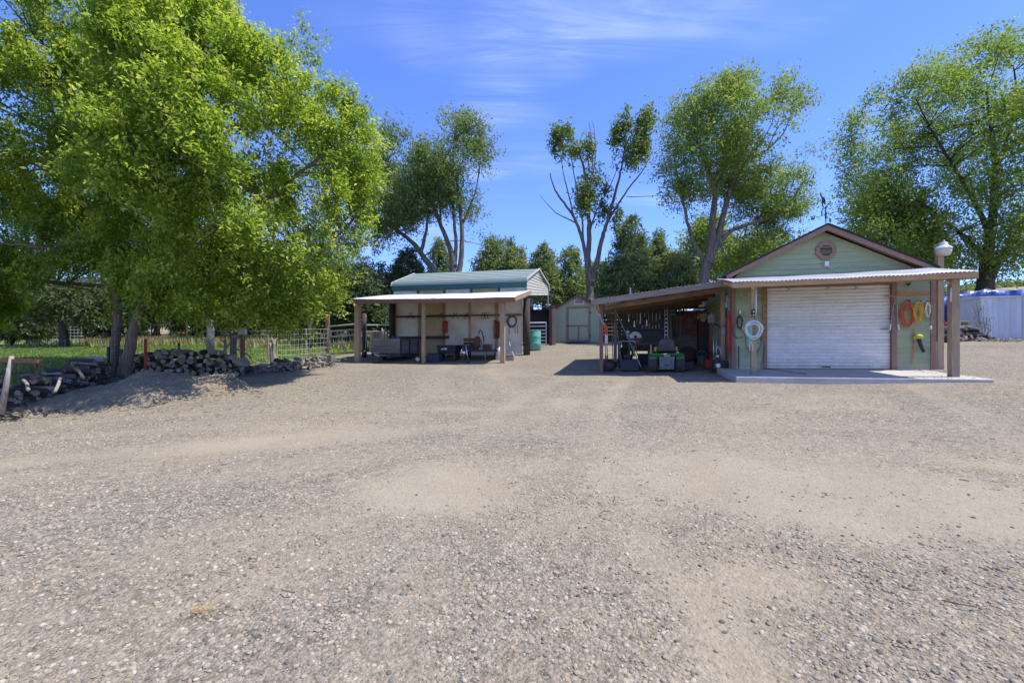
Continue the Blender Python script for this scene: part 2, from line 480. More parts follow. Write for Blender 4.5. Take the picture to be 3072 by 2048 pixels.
m_loge = mat('firewood_cut_end', (0.33, 0.255, 0.185), (0.20, 0.155, 0.115), 0.9, 10, bump=0.4, bscale=40, rnd=0.35)
m_logp = mat('bleached_firewood', (0.36, 0.315, 0.265), (0.20, 0.17, 0.145), 0.9, 8, (4, 4, 1), 0.6, 20, rnd=0.3)
m_lens = mat('lamp_lens', (0.72, 0.66, 0.50), (0.66, 0.60, 0.45), 0.3, 4, spec=0.5)
m_straw = mat('dry_straw', (0.50, 0.36, 0.16), (0.38, 0.26, 0.11), 0.9, 30)
m_wire = mat('galvanised_wire', (0.33, 0.33, 0.32), (0.24, 0.23, 0.22), 0.5, 8, metal=0.5)
m_cinder = mat('cinder_block', (0.42, 0.37, 0.31), (0.34, 0.30, 0.25), 0.95, 12, bump=0.5, bscale=70)
m_navy = mat('dark_tub_plastic', (0.035, 0.035, 0.055), (0.045, 0.045, 0.065), 0.6, 6)
m_cable = mat('dark_cable', (0.03, 0.03, 0.028), (0.045, 0.04, 0.035), 0.6, 10)
m_gatep = mat('tan_gate_pipe', (0.42, 0.39, 0.30), (0.34, 0.31, 0.24), 0.55, 6, metal=0.1)
m_lime = mat('lime_plastic', (0.45, 0.50, 0.05), (0.38, 0.42, 0.05), 0.5, 8)
# ------------------------------------------------------------------ terrain
_cp = np.array([
    (-8, -2, -.15), (0, -2, -.1), (8, -2, 0), (-4, 0, -.05), (4, 0, 0.05), (0, 0, 0), (0, 2.2, .13), (-3, 2.5, .12), (3, 2.5, .18), (-6, 5, .28), (0, 6, .46), (6, 6, .55),
    (1.5, 12.9, 1.0), (2.54, 13.2, 1.03), (4.2, 12.4, 1.02), (5.0, 10.5, .935), (10.2, 9.4, .965), (10.17, 10.5, 1.165), (10.35, 9.95, 1.115), (11, 11.4, 1.19), (8, 12, 1.08), (3, 16.5, 1.32), (8, 18, 1.6),
    (-6.1, 18.4, 1.22), (-3.4, 17.9, 1.22), (-.35, 17.3, 1.22), (-5.3, 21.0, 1.50), (.5, 20.3, 1.60), (1.1, 21.5, 1.80), (3.6, 25, 2.2), (5, 26, 2.3), (-2.5, 14.5, 1.07), (-2, 20, 1.45),
    (20.1, 20, 2.24), (17.9, 18.5, 2.12), (14, 14, 1.55), (14, 9, 1.05), (24, 12, 1.6),
    (-7.6, 9.5, .46), (-10.4, 9.5, .34), (-5, 11.5, .78), (-10.5, 12.5, .95), (-9, 14, 1.02), (-10, 15, 1.12), (-7.9, 20, 1.45), (-7, 16.5, 1.18), (-14, 12, .98), (-13, 9, .55),
    (-24, 25, 1.97), (-16, 18, 1.5), (-30, 35, 2.6), (-10, 30, 2.4), (-45, 20, 1.5), (0, 35, 2.9), (10, 35, 3.1), (25, 32, 3.4), (-20, 50, 4.1), (40, 40, 5.0), (0, 60, 4.9), (-40, 60, 4.9), (40, 62, 7.0), (68, 62, 10.5),
    (-150, 150, 9), (150, 150, 17), (0, 150, 10), (-150, 0, 0), (150, 0, 4), (0, -100, -6), (150, -100, -2), (-150, -100, -6)], float)


def _tps():
    n = len(_cp)
    d = np.hypot(_cp[:, None, 0] - _cp[None, :, 0], _cp[:, None, 1] - _cp[None, :, 1])
    K = np.where(d > 0, d * d * np.log(d + 1e-12), 0) + np.eye(n) * 2.0
    Pm = np.c_[np.ones(n), _cp[:, :2]]
    A = np.zeros((n + 3, n + 3)); A[:n, :n] = K; A[:n, n:] = Pm; A[n:, :n] = Pm.T
    return np.linalg.solve(A, np.r_[_cp[:, 2], 0, 0, 0])


_tw = _tps()


def vnoise(p, seed=0):
    """smooth value noise, p (N,3) -> (N,) in 0..1"""
    p = np.asarray(p, float); i = np.floor(p).astype(np.int64); f = p - i
    f = f * f * (3 - 2 * f)
    def h(a, b, c):
        x = (a * 374761393 + b * 668265263 + c * 2147483647 + seed * 974634777) & 0xffffffff
        x = ((x ^ (x >> 13)) * 1274126177) & 0xffffffff
        return ((x ^ (x >> 16)) & 0xffff) / 65535.0
    r = 0
    for a in (0, 1):
        for b in (0, 1):
            for c in (0, 1):
                w = (f[:, 0] if a else 1 - f[:, 0]) * (f[:, 1] if b else 1 - f[:, 1]) * (f[:, 2] if c else 1 - f[:, 2])
                r = r + w * h(i[:, 0] + a, i[:, 1] + b, i[:, 2] + c)
    return r


def gz(x, y):
    x = np.clip(np.atleast_1d(np.asarray(x, float)), -150, 150); y = np.clip(np.atleast_1d(np.asarray(y, float)), -100, 150)
    out = np.empty(len(x))
    for s in range(0, len(x), 20000):
        xs, ys = x[s:s + 20000], y[s:s + 20000]
        d = np.hypot(xs[:, None] - _cp[None, :, 0], ys[:, None] - _cp[None, :, 1])
        K = np.where(d > 0, d * d * np.log(d + 1e-12), 0)
        out[s:s + 20000] = K @ _tw[:-3] + _tw[-3] + _tw[-2] * xs + _tw[-1] * ys
    return out if len(out) > 1 else out[0]


_fy = np.array([5.0, 7.5, 9.5, 12.2, 14.8, 17.5, 20.0, 24.0, 30.0])
_fx = np.array([-14.5, -13.2, -11.75, -11.3, -10.2, -8.8, -7.9, -6.6, -5.0])


def fence_x(y):
    return np.interp(y, _fy, _fx)


def axis_pts(segs):
    out = []
    for a, b, st in segs:
        out += list(np.arange(a, b - 1e-6, st))
    out.append(segs[-1][1])
    return np.array(out)


xs = axis_pts([(-400, -150, 50), (-150, -50, 10), (-50, -15, 1.0), (-15, 24, 0.16), (24, 50, 1.0), (50, 150, 10), (150, 400, 50)])
ys = axis_pts([(-150, -30, 20), (-30, -4, 3), (-4, 0, 0.5), (0, 26, 0.16), (26, 60, 1.0), (60, 150, 10), (150, 600, 50)])
XX, YY = np.meshgrid(xs, ys)
xf, yf = XX.ravel(), YY.ravel()
zf = gz(xf, yf)
near = (xf > -15.1) & (xf < 24.1) & (yf > -1) & (yf < 26.1)
p3 = np.c_[xf, yf, np.zeros_like(xf)]


def ell(x, y, cx, cy, rx, ry, ang):
    c, s = math.cos(R(ang)), math.sin(R(ang))
    u = (x - cx) * c + (y - cy) * s; v = -(x - cx) * s + (y - cy) * c
    return np.sqrt((u / rx) ** 2 + (v / ry) ** 2)


def bareness(x, y):
    """1 on the packed sandy tracks, 0 in loose gravel"""
    q = np.c_[x, y, np.zeros_like(x)]
    nz_ = 0.55 * vnoise(q * 0.8, 11) + 0.3 * vnoise(q * 2.3, 12) + 0.15 * vnoise(q * 6.0, 13)
    b = np.zeros_like(x)
    for (cx, cy, rx, ry, an, wgt) in [(-0.75, 4.55, .75, .55, 20, 1.0), (-0.1, 5.15, .8, .35, 0, .6), (-.9, 5.1, .45, .28, 20, .8), (-3.4, 6.3, 2.6, .42, 14, .85), (-1.9, 5.5, 1.4, .35, 22, .6), (-5.2, 5.0, 2.2, .28, 20, .45),
                                       (3.0, 4.3, 2.0, .75, -18, 1.0), (4.6, 3.4, 1.8, .5, -24, .95), (2.2, 5.2, 1.6, .5, -8, .7), (1.55, 2.9, .35, .25, 0, .7), (0.9, 3.9, .6, .3, 30, .45), (-2.0, 3.6, .9, .3, 25, .5), (-1.2, 3.1, .6, .25, 20, .45), (5.5, 5.2, 3.0, .4, -15, .5),
                                       (1.2, 9.0, 3.5, .5, 60, .35), (-3.0, 9.0, 3.5, .35, 25, .35), (5.0, 8.0, 3.0, .4, 40, .35)]:
        d = ell(x, y, cx, cy, rx, ry, an)
        b = np.maximum(b, wgt * np.clip(1.75 - d - 1.5 * (nz_ - .5), 0, 1))
    # wheel lanes swinging to the garage, the sheds and past the left mound
    for lane, w_, wg in ([[(1.2, 1.0), (.9, 4.5), (1.7, 8.5), (3.2, 12.6)], .26, .55], [[(-.5, 1.0), (-.8, 4.8), (.1, 9.0), (1.6, 13.0)], .26, .5], [[(8.5, 3.6), (5, 5.0), (0, 6.6), (-4.5, 7.4), (-9, 7.0)], .28, .5], [[(8.5, 5.2), (5, 6.7), (0, 8.2), (-4.5, 9.0), (-8, 8.4)], .28, .45],
                         [[(3.5, 1.2), (5.0, 4.0), (7.0, 7.0), (8.2, 9.6)], .25, .5], [[(5.3, 1.2), (6.6, 3.8), (8.6, 6.4), (9.6, 8.6)], .25, .45], [[(-1.5, 9.5), (-2.2, 13), (-2.2, 17)], .3, .4], [[(0.2, 9.5), (-.5, 13), (-.6, 17)], .3, .4]):
        dm_ = np.full_like(x, 1e9)
        for (x0, y0), (x1, y1) in zip(lane[:-1], lane[1:]):
            t_ = np.clip(((x - x0) * (x1 - x0) + (y - y0) * (y1 - y0)) / ((x1 - x0) ** 2 + (y1 - y0) ** 2), 0, 1)
            dm_ = np.minimum(dm_, np.hypot(x - x0 - t_ * (x1 - x0), y - y0 - t_ * (y1 - y0)))
        b = np.maximum(b, wg * np.clip(1.5 - dm_ / w_ - 1.6 * (nz_ - .5), 0, 1))
    return np.clip(b * 1.0 + np.clip((nz_ - .58) * 2.6, 0, .45), 0, 1)


zf = zf - near * 0.022 * bareness(xf, yf) + near * (0.025 * (vnoise(p3 * 0.9, 3) - .5) + 0.014 * (vnoise(p3 * 3.1, 4) - .5) + 0.006 * (vnoise(p3 * 7, 5) - .5))


cxm = 0.25 * (XX[:-1, :-1] + XX[1:, :-1] + XX[:-1, 1:] + XX[1:, 1:]); cym = 0.25 * (YY[:-1, :-1] + YY[1:, :-1] + YY[:-1, 1:] + YY[1:, 1:])
q_ = np.c_[cxm.ravel(), cym.ravel(), np.zeros(cxm.size)]
wob = (vnoise(q_ * 1.1, 21) - .5) * 0.7
cxr, cyr = cxm.ravel(), cym.ravel()
is_lawn = (cxr + wob < fence_x(cyr)) & (cyr > 6.5) & (cyr < 37 + 3 * wob) & (cxr > -60)
is_field = ~is_lawn & ((cyr > 28.5 + wob * 3) | (cxr < -16) | (cxr > 27 + wob * 4) | (cyr < -20))
is_yard = ~is_lawn & ~is_field
W_ = len(xs)
ii, jj = np.meshgrid(np.arange(len(xs) - 1), np.arange(len(ys) - 1))
a_ = (jj * W_ + ii).ravel()
quads = np.c_[a_, a_ + 1, a_ + 1 + W_, a_ + W_]


def ground_mat(name, kind):
    m = bpy.data.materials.new(name); m.use_nodes = True
    n, l = m.node_tree.nodes, m.node_tree.links
    b = n['Principled BSDF']; b.inputs['Roughness'].default_value = 0.95; b.inputs['Specular IOR Level'].default_value = 0.15
    t = n.new('ShaderNodeTexCoord'); co = t.outputs['Object']
    def noise(sc, det=4, ro=.6):
        q = n.new('ShaderNodeTexNoise'); q.inputs['Scale'].default_value = sc; q.inputs['Detail'].default_value = det; q.inputs['Roughness'].default_value = ro
        l.new(co, q.inputs['Vector']); return q.outputs[0]
    def rng(src, a, b_, c=0., d=1.):
        q = n.new('ShaderNodeMapRange'); q.inputs[1].default_value = a; q.inputs[2].default_value = b_; q.inputs[3].default_value = c; q.inputs[4].default_value = d
        l.new(src, q.inputs[0]); return q.outputs[0]
    def mix(f, a, b_, bl='MIX'):
        q = n.new('ShaderNodeMix'); q.data_type = 'RGBA'; q.blend_type = bl
        for s_, v_ in ((q.inputs[0], f), (q.inputs[6], a), (q.inputs[7], b_)):
            if isinstance(v_, (int, float)): s_.default_value = v_
            elif isinstance(v_, tuple): s_.default_value = (*v_, 1)
            else: l.new(v_, s_)
        return q.outputs[2]
    def math_(op, a, b_):
        q = n.new('ShaderNodeMath'); q.operation = op
        for s_, v_ in ((q.inputs[0], a), (q.inputs[1], b_)):
            if isinstance(v_, (int, float)): s_.default_value = v_
            else: l.new(v_, s_)
        return q.outputs[0]
    def vor(sc):
        q = n.new('ShaderNodeTexVoronoi'); q.inputs['Scale'].default_value = sc; l.new(co, q.inputs['Vector']); return q
    if kind in ('gravel', 'mound'):
        v1, v2 = vor(46.), vor(95.)
        def peb(v):
            s_ = n.new('ShaderNodeSeparateColor'); l.new(v.outputs['Color'], s_.inputs[0])
            cr = n.new('ShaderNodeValToRGB'); cr.color_ramp.interpolation = 'CONSTANT'
            pal = [(0, (.34, .30, .25)), (.16, (.28, .26, .235)), (.30, (.40, .355, .30)), (.44, (.32, .275, .225)), (.56, (.215, .20, .182)), (.66, (.37, .315, .255)), (.78, (.43, .39, .335)), (.88, (.29, .272, .25)), (.95, (.155, .145, .132))]
            cr.color_ramp.elements[0].position = 0; cr.color_ramp.elements[0].color = (*pal[0][1], 1)
            cr.color_ramp.elements[1].position = pal[1][0]; cr.color_ramp.elements[1].color = (*pal[1][1], 1)
            for p_, c_ in pal[2:]:
                e = cr.color_ramp.elements.new(p_); e.color = (*c_, 1)
            l.new(s_.outputs[0], cr.inputs[0]); return cr.outputs[0]
        pc = mix(rng(noise(3.0), .42, .58), peb(v1), peb(v2))
        gaps = rng(v1.outputs['Distance'], .45, .75, 0., .55)
        pc = mix(gaps, pc, (.26, .23, .19))
        # clusters of darker stones and of lost fines, seen as the grain of the yard from afar
        gr = rng(noise(11., 3, .7), .38, .62, .72, 1.14)
        pc = mix(1.0, pc, gr, 'MULTIPLY')
        gr2 = rng(noise(34., 2, .6), .36, .64, .70, 1.20)
        pc = mix(1.0, pc, gr2, 'MULTIPLY')
        if kind == 'gravel':
            at = n.new('ShaderNodeAttribute'); at.attribute_name = 'bare'
            f_ = rng(math_('ADD', at.outputs['Fac'], rng(noise(26., 6, .8), .2, .8, -.75, .6)), .12, .95, 0., .80)
            dirt = mix(rng(noise(1.1, 5), .35, .65), (.41, .36, .295), (.36, .305, .24))
            dirt = mix(rng(noise(30., 4, .7), .55, .75, 0., .35), dirt, (.28, .25, .22))
            c = mix(f_, pc, dirt)
            c = mix(rng(noise(.35, 3), .40, .62, 0., .28), c, (.46, .36, .265))
            stain = rng(noise(2.2, 3), .68, .80, 0., .35)
            c = mix(stain, c, (.27, .215, .165))
        else:
            c = mix(.45, pc, (.34, .265, .18))
        c = mix(1.0, c, (.855, .83, .72), 'MULTIPLY')
        l.new(c, b.inputs['Base Color'])
        h1 = math_('ADD', math_('MULTIPLY', v1.outputs['Distance'], -0.8), math_('MULTIPLY', v2.outputs['Distance'], -0.35))
        h1 = math_('ADD', h1, math_('MULTIPLY', noise(14., 5, .7), 1.3))
        if kind == 'gravel':
            h1 = math_('MULTIPLY', h1, rng(f_, 0., 1., 1., .25))
        bp = n.new('ShaderNodeBump'); bp.inputs['Strength'].default_value = 0.9; bp.inputs['Distance'].default_value = 0.016
        l.new(h1, bp.inputs['Height']); l.new(bp.outputs[0], b.inputs['Normal'])
    elif kind == 'lawn':
        c = mix(rng(noise(.6, 5), .35, .65), (.15, .215, .04), (.21, .26, .06))
        c = mix(rng(noise(18., 5, .7), .4, .65, 0., .55), c, (.06, .10, .02))
        c = mix(rng(noise(1.7, 4), .60, .75, 0., .6), c, (.26, .23, .10))
        l.new(c, b.inputs['Base Color'])
        bp = n.new('ShaderNodeBump'); bp.inputs['Strength'].default_value = 0.8; bp.inputs['Distance'].default_value = 0.03
        l.new(noise(45., 4, .7), bp.inputs['Height']); l.new(bp.outputs[0], b.inputs['Normal'])
    else:
        c = mix(rng(noise(.25, 5), .4, .6), (.36, .29, .15), (.28, .25, .12))
        c = mix(rng(noise(6., 5, .7), .45, .65, 0., .5), c, (.21, .18, .09))
        l.new(c, b.inputs['Base Color'])
    return m


m_gravel = ground_mat('loose_gravel_yard', 'gravel')
m_mound = ground_mat('heaped_gravel', 'mound')
m_lawn = ground_mat('mown_lawn', 'lawn')
m_field = ground_mat('dry_field', 'field')


def ground_piece(name, mask, m, attr=False):
    f = quads[mask]
    used, inv = np.unique(f, return_inverse=True)
    me = fast_mesh(name, np.c_[xf, yf, zf][used], inv.reshape(f.shape))
    if attr:
        bb = bareness(xf[used], yf[used])
        bb[(yf[used] > 20) | (np.abs(xf[used]) > 20)] *= .6
        at = me.attributes.new('bare', 'FLOAT', 'POINT'); at.data.foreach_set('value', bb.astype(np.float32))
    me.materials.append(m)
    me.polygons.foreach_set('use_smooth', [True] * len(me.polygons))
    o = bpy.data.objects.new(name, me); COL.objects.link(o); o['kind'] = 'structure'
    return o


ground_piece('ground', is_yard, m_gravel, True)
ground_piece('lawn', is_lawn, m_lawn)
ground_piece('field', is_field, m_field)


# gravel mounds heaped in front of the big tree
HEAPS = []


def heap_lift(x, y, hp):
    cx, cy, rx, ry, h, ang, seed = hp
    c, s = math.cos(R(ang)), math.sin(R(ang))
    u = ((x - cx) * c + (y - cy) * s) / rx; v = (-(x - cx) * s + (y - cy) * c) / ry
    q = np.c_[x, y, np.zeros_like(x)]
    w = 1 + .6 * (vnoise(q * .8, seed) - .5) + .35 * (vnoise(q * 2.2, seed + 1) - .5) + .12 * (vnoise(q * 6, seed + 5) - .5)
    rr = np.hypot(u, v) / w
    prof = np.clip(1 - rr, 0, 1) ** 1.1 * (1 + .3 * np.clip(rr, 0, 1))
    toe = .05 * np.exp(-((rr - 1.02) / .16) ** 2)
    lump = (.09 * (vnoise(q * 2.6, seed + 2) - .5) + .05 * (vnoise(q * 7, seed + 3) - .5) + .02 * (vnoise(q * 18, seed + 4) - .5)) * np.clip(prof * 6, 0, 1)
    return h * prof + toe * h + lump


def heap(name, label, *hp):
    cx, cy, rx, ry, h, ang, seed = hp
    HEAPS.append(hp)
    n, k = 60, 110
    t = np.linspace(0, 2 * math.pi, k, endpoint=False); rr = np.linspace(0, 1.5, n + 1)
    RR, TT = np.meshgrid(rr, t, indexing='ij')
    c, s = math.cos(R(ang)), math.sin(R(ang))
    x = RR * rx * np.cos(TT); y = RR * ry * np.sin(TT)
    X = (cx + x * c - y * s).ravel(); Y = (cy + x * s + y * c).ravel()
    L_ = heap_lift(X, Y, hp)
    Z = gz(X, Y) + L_ - .03 * (L_ < .02) - .012
    ii_, jj_ = np.meshgrid(np.arange(n), np.arange(k), indexing='ij')
    a0 = (ii_ * k + jj_).ravel(); a1 = (ii_ * k + (jj_ + 1) % k).ravel()
    me = fast_mesh(name, np.c_[X, Y, Z], np.c_[a0, a0 + k, a1 + k, a1])
    me.materials.append(m_mound)
    me.polygons.foreach_set('use_smooth', [True] * len(me.polygons))
    o = bpy.data.objects.new(name, me); COL.objects.link(o)
    o['label'] = label; o['category'] = 'gravel pile'
    return o


heap('gravel_pile', 'broad shaded mound of gravel heaped in front of the forked maple trunks', -8.4, 10.7, 2.0, 1.45, .60, 12, 31)
heap('gravel_pile', 'small low heap of tan gravel at the end of the big mound', -6.7, 11.2, .62, .5, .24, 0, 41)

# loose stones lying on the yard (uncountable)
def pebbles():
    pts = []
    def region(y0, y1, dens, smin, smax, half):
        area_n = int(dens * (y1 - y0) * (half * (y0 + y1) + 2.0))
        y = y0 + (y1 - y0) * RNG.random(area_n)
        x = (RNG.random(area_n) * 2 - 1) * (half * y + 1.0)
        keep = RNG.random(area_n) < (half * y + 1.0) / (half * y1 + 1.0)
        x, y = x[keep], y[keep]
        b = bareness(x, y)
        q = np.c_[x, y, np.zeros_like(x)]
        cl = vnoise(q * 1.6, 51) * .6 + vnoise(q * 4.5, 52) * .4
        k2 = RNG.random(len(x)) < np.clip(1.15 - 1.12 * b, .05, 1) * np.clip(.35 + 1.3 * (cl - .2), .25, 1)
        k2 &= x > fence_x(y) + .8
        x, y = x[k2], y[k2]
        s = smin + (smax - smin) * RNG.random(len(x)) ** 2.6
        pts.append((x, y, s))
    region(1.6, 3.2, 2300, .0095, .038, 1.18)
    region(3.2, 5.0, 1400, .012, .038, 1.18)
    region(5.0, 8.0, 640, .016, .040, 1.15)
    region(8.0, 13.0, 170, .022, .048, 1.0)
    for (cx, cy, rx, ry, h, an, sd) in HEAPS:              # stones on and spilling from the mounds
        m = int(2600 * rx * ry)
        pts.append((cx + RNG.normal(0, rx * .62, m), cy + RNG.normal(0, ry * .62, m), .018 + .03 * RNG.random(m) ** 2.5))
    x = np.concatenate([p[0] for p in pts]); y = np.concatenate([p[1] for p in pts]); s = np.concatenate([p[2] for p in pts])
    return x, y, s


def pebble_mesh(name, x, y, s, rings, k, lab):
    n = len(x)
    z = gz(x, y)
    p_ = np.c_[x, y, np.zeros_like(x)]
    z = z - 0.022 * bareness(x, y) + 0.025 * (vnoise(p_ * 0.9, 3) - .5) + 0.014 * (vnoise(p_ * 3.1, 4) - .5) + 0.006 * (vnoise(p_ * 7, 5) - .5)
    for hp in HEAPS:
        lf = heap_lift(x, y, hp); z = z + np.where(lf > .02, lf - .005, 0)
    ang = RNG.random(n) * 2 * np.pi
    asp = .6 + .4 * RNG.random(n); hh = (.32 + .33 * RNG.random(n))
    vs_, nv = [], 0
    rr = [(1.0, -.25), (.82, .55)] if rings == 2 else [(1.0, -.2)]
    tilt = (RNG.random((n, 2)) - .5) * .5
    for (rad, h) in rr:
        for j in range(k):
            t = 2 * np.pi * j / k
            jit = rad * (.82 + .36 * RNG.random(n))
            ux = jit * np.cos(t); uy = jit * np.sin(t) * asp
            vx = ux * np.cos(ang) - uy * np.sin(ang); vy = ux * np.sin(ang) + uy * np.cos(ang)
            vz = h * hh + (ux * tilt[:, 0] + uy * tilt[:, 1]) * .5
            vs_.append(np.c_[x + vx * s / 2, y + vy * s / 2, z + vz * s / 2 + s * .06])
    vs_.append(np.c_[x, y, z + hh * s / 2 + s * .06])
    m_ = len(vs_)
    V = np.stack(vs_, 1).reshape(-1, 3)
    base = (np.arange(n) * m_)[:, None]
    T = []
    if rings == 2:
        for j in range(k):
            j2 = (j + 1) % k
            T += [(j, j2, k + j2), (j, k + j2, k + j), (k + j, k + j2, 2 * k)]
    else:
        for j in range(k):
            T.append((j, (j + 1) % k, k))
    T = np.array(T)
    Fa = (base[:, :, None] + T[None]).reshape(-1, 3)
    tint = np.repeat(RNG.random(n), len(T))
    me = fast_mesh(name, V, Fa, tint)
    me.materials.append(m_stone)
    me.polygons.foreach_set('use_smooth', [True] * len(me.polygons))
    o = bpy.data.objects.new(name, me); COL.objects.link(o); o['kind'] = 'stuff'; o['label'] = lab; o['category'] = 'gravel'
    return o


m_stone = bpy.data.materials.new('river_stones'); m_stone.use_nodes = True
_n, _l = m_stone.node_tree.nodes, m_stone.node_tree.links
_a = _n.new('ShaderNodeAttribute'); _a.attribute_name = 'tint'
_cr = _n.new('ShaderNodeValToRGB'); _cr.color_ramp.interpolation = 'CONSTANT'
_pal = [(0, (.35, .305, .25)), (.14, (.27, .25, .225)), (.26, (.41, .36, .30)), (.40, (.34, .275, .22)), (.52, (.22, .205, .19)), (.62, (.40, .335, .265)), (.73, (.46, .415, .355)), (.83, (.30, .28, .255)), (.91, (.155, .148, .14)), (.955, (.50, .465, .41))]
_cr.color_ramp.elements[0].color = (*_pal[0][1], 1); _cr.color_ramp.elements[1].position = _pal[1][0]; _cr.color_ramp.elements[1].color = (*_pal[1][1], 1)
for _p, _c in _pal[2:]:
    _e = _cr.color_ramp.elements.new(_p); _e.color = (*_c, 1)
_l.new(_a.outputs['Fac'], _cr.inputs[0])
_mx = _n.new('ShaderNodeMix'); _mx.data_type = 'RGBA'; _mx.blend_type = 'MULTIPLY'; _mx.inputs[0].default_value = 1; _mx.inputs[7].default_value = (.885, .86, .755, 1)
_l.new(_cr.outputs[0], _mx.inputs[6]); _l.new(_mx.outputs[2], _n['Principled BSDF'].inputs['Base Color'])
_n['Principled BSDF'].inputs['Roughness'].default_value = 0.95
_n['Principled BSDF'].inputs['Specular IOR Level'].default_value = 0.06
px_, py_, ps_ = pebbles()
k_ = py_ < 4.4
pebble_mesh('gravel', px_[k_], py_[k_], ps_[k_], 2, 6, 'rounded grey and tan stones lying loose in the foreground')
pebble_mesh('gravel', px_[~k_], py_[~k_], ps_[~k_], 1, 5, 'small stones scattered over the yard farther off')
print('PEBBLES', k_.sum(), (~k_).sum())

# grass blades of the lawn
def grass(n, lab, test, hmin, hmax, m_, wd=.012):
    x = -26 + RNG.random(n * 4) * 24; y = 7.5 + RNG.random(n * 4) ** 1.5 * 24
    k = test(x, y)
    x, y = x[k][:n], y[k][:n]
    n = len(x); z = gz(x, y)
    h = hmin + (hmax - hmin) * RNG.random(n); a = RNG.random(n) * 2 * np.pi; ln = (RNG.random((n, 2)) - .5) * h[:, None] * .9
    w = wd * (1 + y / 14)
    A = np.c_[x - w * np.cos(a), y - w * np.sin(a), z - .01]; B = np.c_[x + w * np.cos(a), y + w * np.sin(a), z - .01]; C = np.c_[x + ln[:, 0], y + ln[:, 1], z + h]
    V = np.stack([A, B, C], 1).reshape(-1, 3)
    me = fast_mesh('grass', V, np.arange(3 * n).reshape(-1, 3), RNG.random(n))
    me.materials.append(m_)
    o = bpy.data.objects.new('grass', me); COL.objects.link(o); o['kind'] = 'stuff'; o['label'] = lab; o['category'] = 'grass'


m_grass = leafmat('grass_blades', (.09, .15, .025), (.16, .24, .045), (.27, .32, .08), .35)
m_dry = leafmat('tall_dry_grass', (.16, .17, .05), (.27, .25, .10), (.40, .34, .17), .3)
grass(70000, 'short mown grass of the lawn beyond the wire fence', lambda x, y: x < fence_x(y) + .15 * np.sin(y * 5), .03, .075, m_grass)
grass(9000, 'taller rough grass along the far edge of the lawn', lambda x, y: (x < fence_x(y)) & (y > 24.5 + 1.5 * np.sin(x)), .15, .5, m_dry, .018)
# ------------------------------------------------------------------ building helpers
def A(p): return np.array(p, float)


def sboard(mb, x0b, x1b, x0t, x1t, z0, z1, yb, yt, yback):
    v = [(x0b, yb, z0), (x1b, yb, z0), (x1t, yt, z1), (x0t, yt, z1), (x0b, yback, z0), (x1b, yback, z0), (x1t, yback, z1), (x0t, yback, z1)]
    return mb.add(v, [(0, 1, 2, 3), (5, 4, 7, 6), (4, 5, 1, 0), (3, 2, 6, 7), (1, 5, 6, 2), (4, 0, 3, 7)])


def corrugated(p00, p10, p01, p11, pitch=0.076, amp=0.011, th=0.003, sag=0.0, seg=6):
    """sheet from p00 (front left) p10 (front right) p01 (back left) p11 (back right); ridges run front to back"""
    p00, p10, p01, p11 = map(A, (p00, p10, p01, p11))
    L = np.linalg.norm(p10 - p00); nw = max(2, int(L / pitch)); n = nw * seg
    rows = 5
    V, Fc = [], []
    for side in (0, 1):
        for j in range(rows):
            t = j / (rows - 1)
            for i in range(n + 1):
                s = i / n
                p = (p00 * (1 - s) + p10 * s) * (1 - t) + (p01 * (1 - s) + p11 * s) * t
                z = amp * math.cos(2 * math.pi * nw * s) - side * th - sag * math.sin(math.pi * s) + .006 * math.sin(s * 23 + j)
                V.append(p + A((0, 0, z)))
    o = rows * (n + 1)
    for j in range(rows - 1):
        for i in range(n):
            a = j * (n + 1) + i
            Fc.append((a, a + 1, a + n + 2, a + n + 1)); Fc.append((o + a, o + a + n + 1, o + a + n + 2, o + a + 1))
    for i in range(n):
        Fc.append((i, o + i, o + i + 1, i + 1))
        a = (rows - 1) * (n + 1) + i
        Fc.append((a, a + 1, o + a + 1, o + a))
    return MB().add(V, Fc)


def coil(fr, px0, px1, v0, v1, ly, turns, r, seed, wob=.12, tail=None, n=5, y_w=.03):
    """a hank of cord hung on a wall: loops between the photo columns px0..px1 and rows v0..v1"""
    rg = random.Random(seed)
    a = fr.at(px0, v0, ly); b = fr.at(px1, v1, ly)
    cx, cz = (a[0] + b[0]) / 2, (a[2] + b[2]) / 2; rx, rz = abs(b[0] - a[0]) / 2, abs(b[2] - a[2]) / 2
    pts = []
    fx = fz = 1.0; ox = oz = 0.0
    for k in range(turns):
        nx, nz2 = 1 - wob * rg.random() * 1.6, 1 - wob * rg.random() * 1.6
        qx, qz = (rg.random() - .5) * wob * rx, (rg.random() - .2) * wob * rz
        oy = rg.random() * y_w
        for i in range(18):
            t = i / 18
            th = math.pi / 2 + 2 * math.pi * t
            ax = fx * (1 - t) + nx * t; azz = fz * (1 - t) + nz2 * t
            pts.append((cx + ox * (1 - t) + qx * t + rx * ax * math.cos(th) * (1 + .12 * math.sin(th)) / 1.12, ly - oy - .01 * math.sin(th * 3 + k), cz + (oz * (1 - t) + qz * t) * .7 + rz * azz * math.sin(th)))
        fx, fz, ox, oz = nx, nz2, qx, qz
    mb = MB().tube(pts, r, n)
    if tail:
        mb.tube([fr.at(px, v, ly - .02) for px, v in tail], r, n)
    return mb


def poly_px(fr, pts, ly):
    return [fr.at(px, v, ly) for px, v in pts]


# ------------------------------------------------------------------ slab, garage
sl = MB()
sl.prismx([(-2.04, -.135), (.11, -.002), (.11, -.30), (-2.04, -.36)], -.37, 4.5)
sl_o = Thing(GF, 'concrete_slab', kind='structure'); sl_o.part(None, sl, m_conc, bevel=.012); sl_o.done()

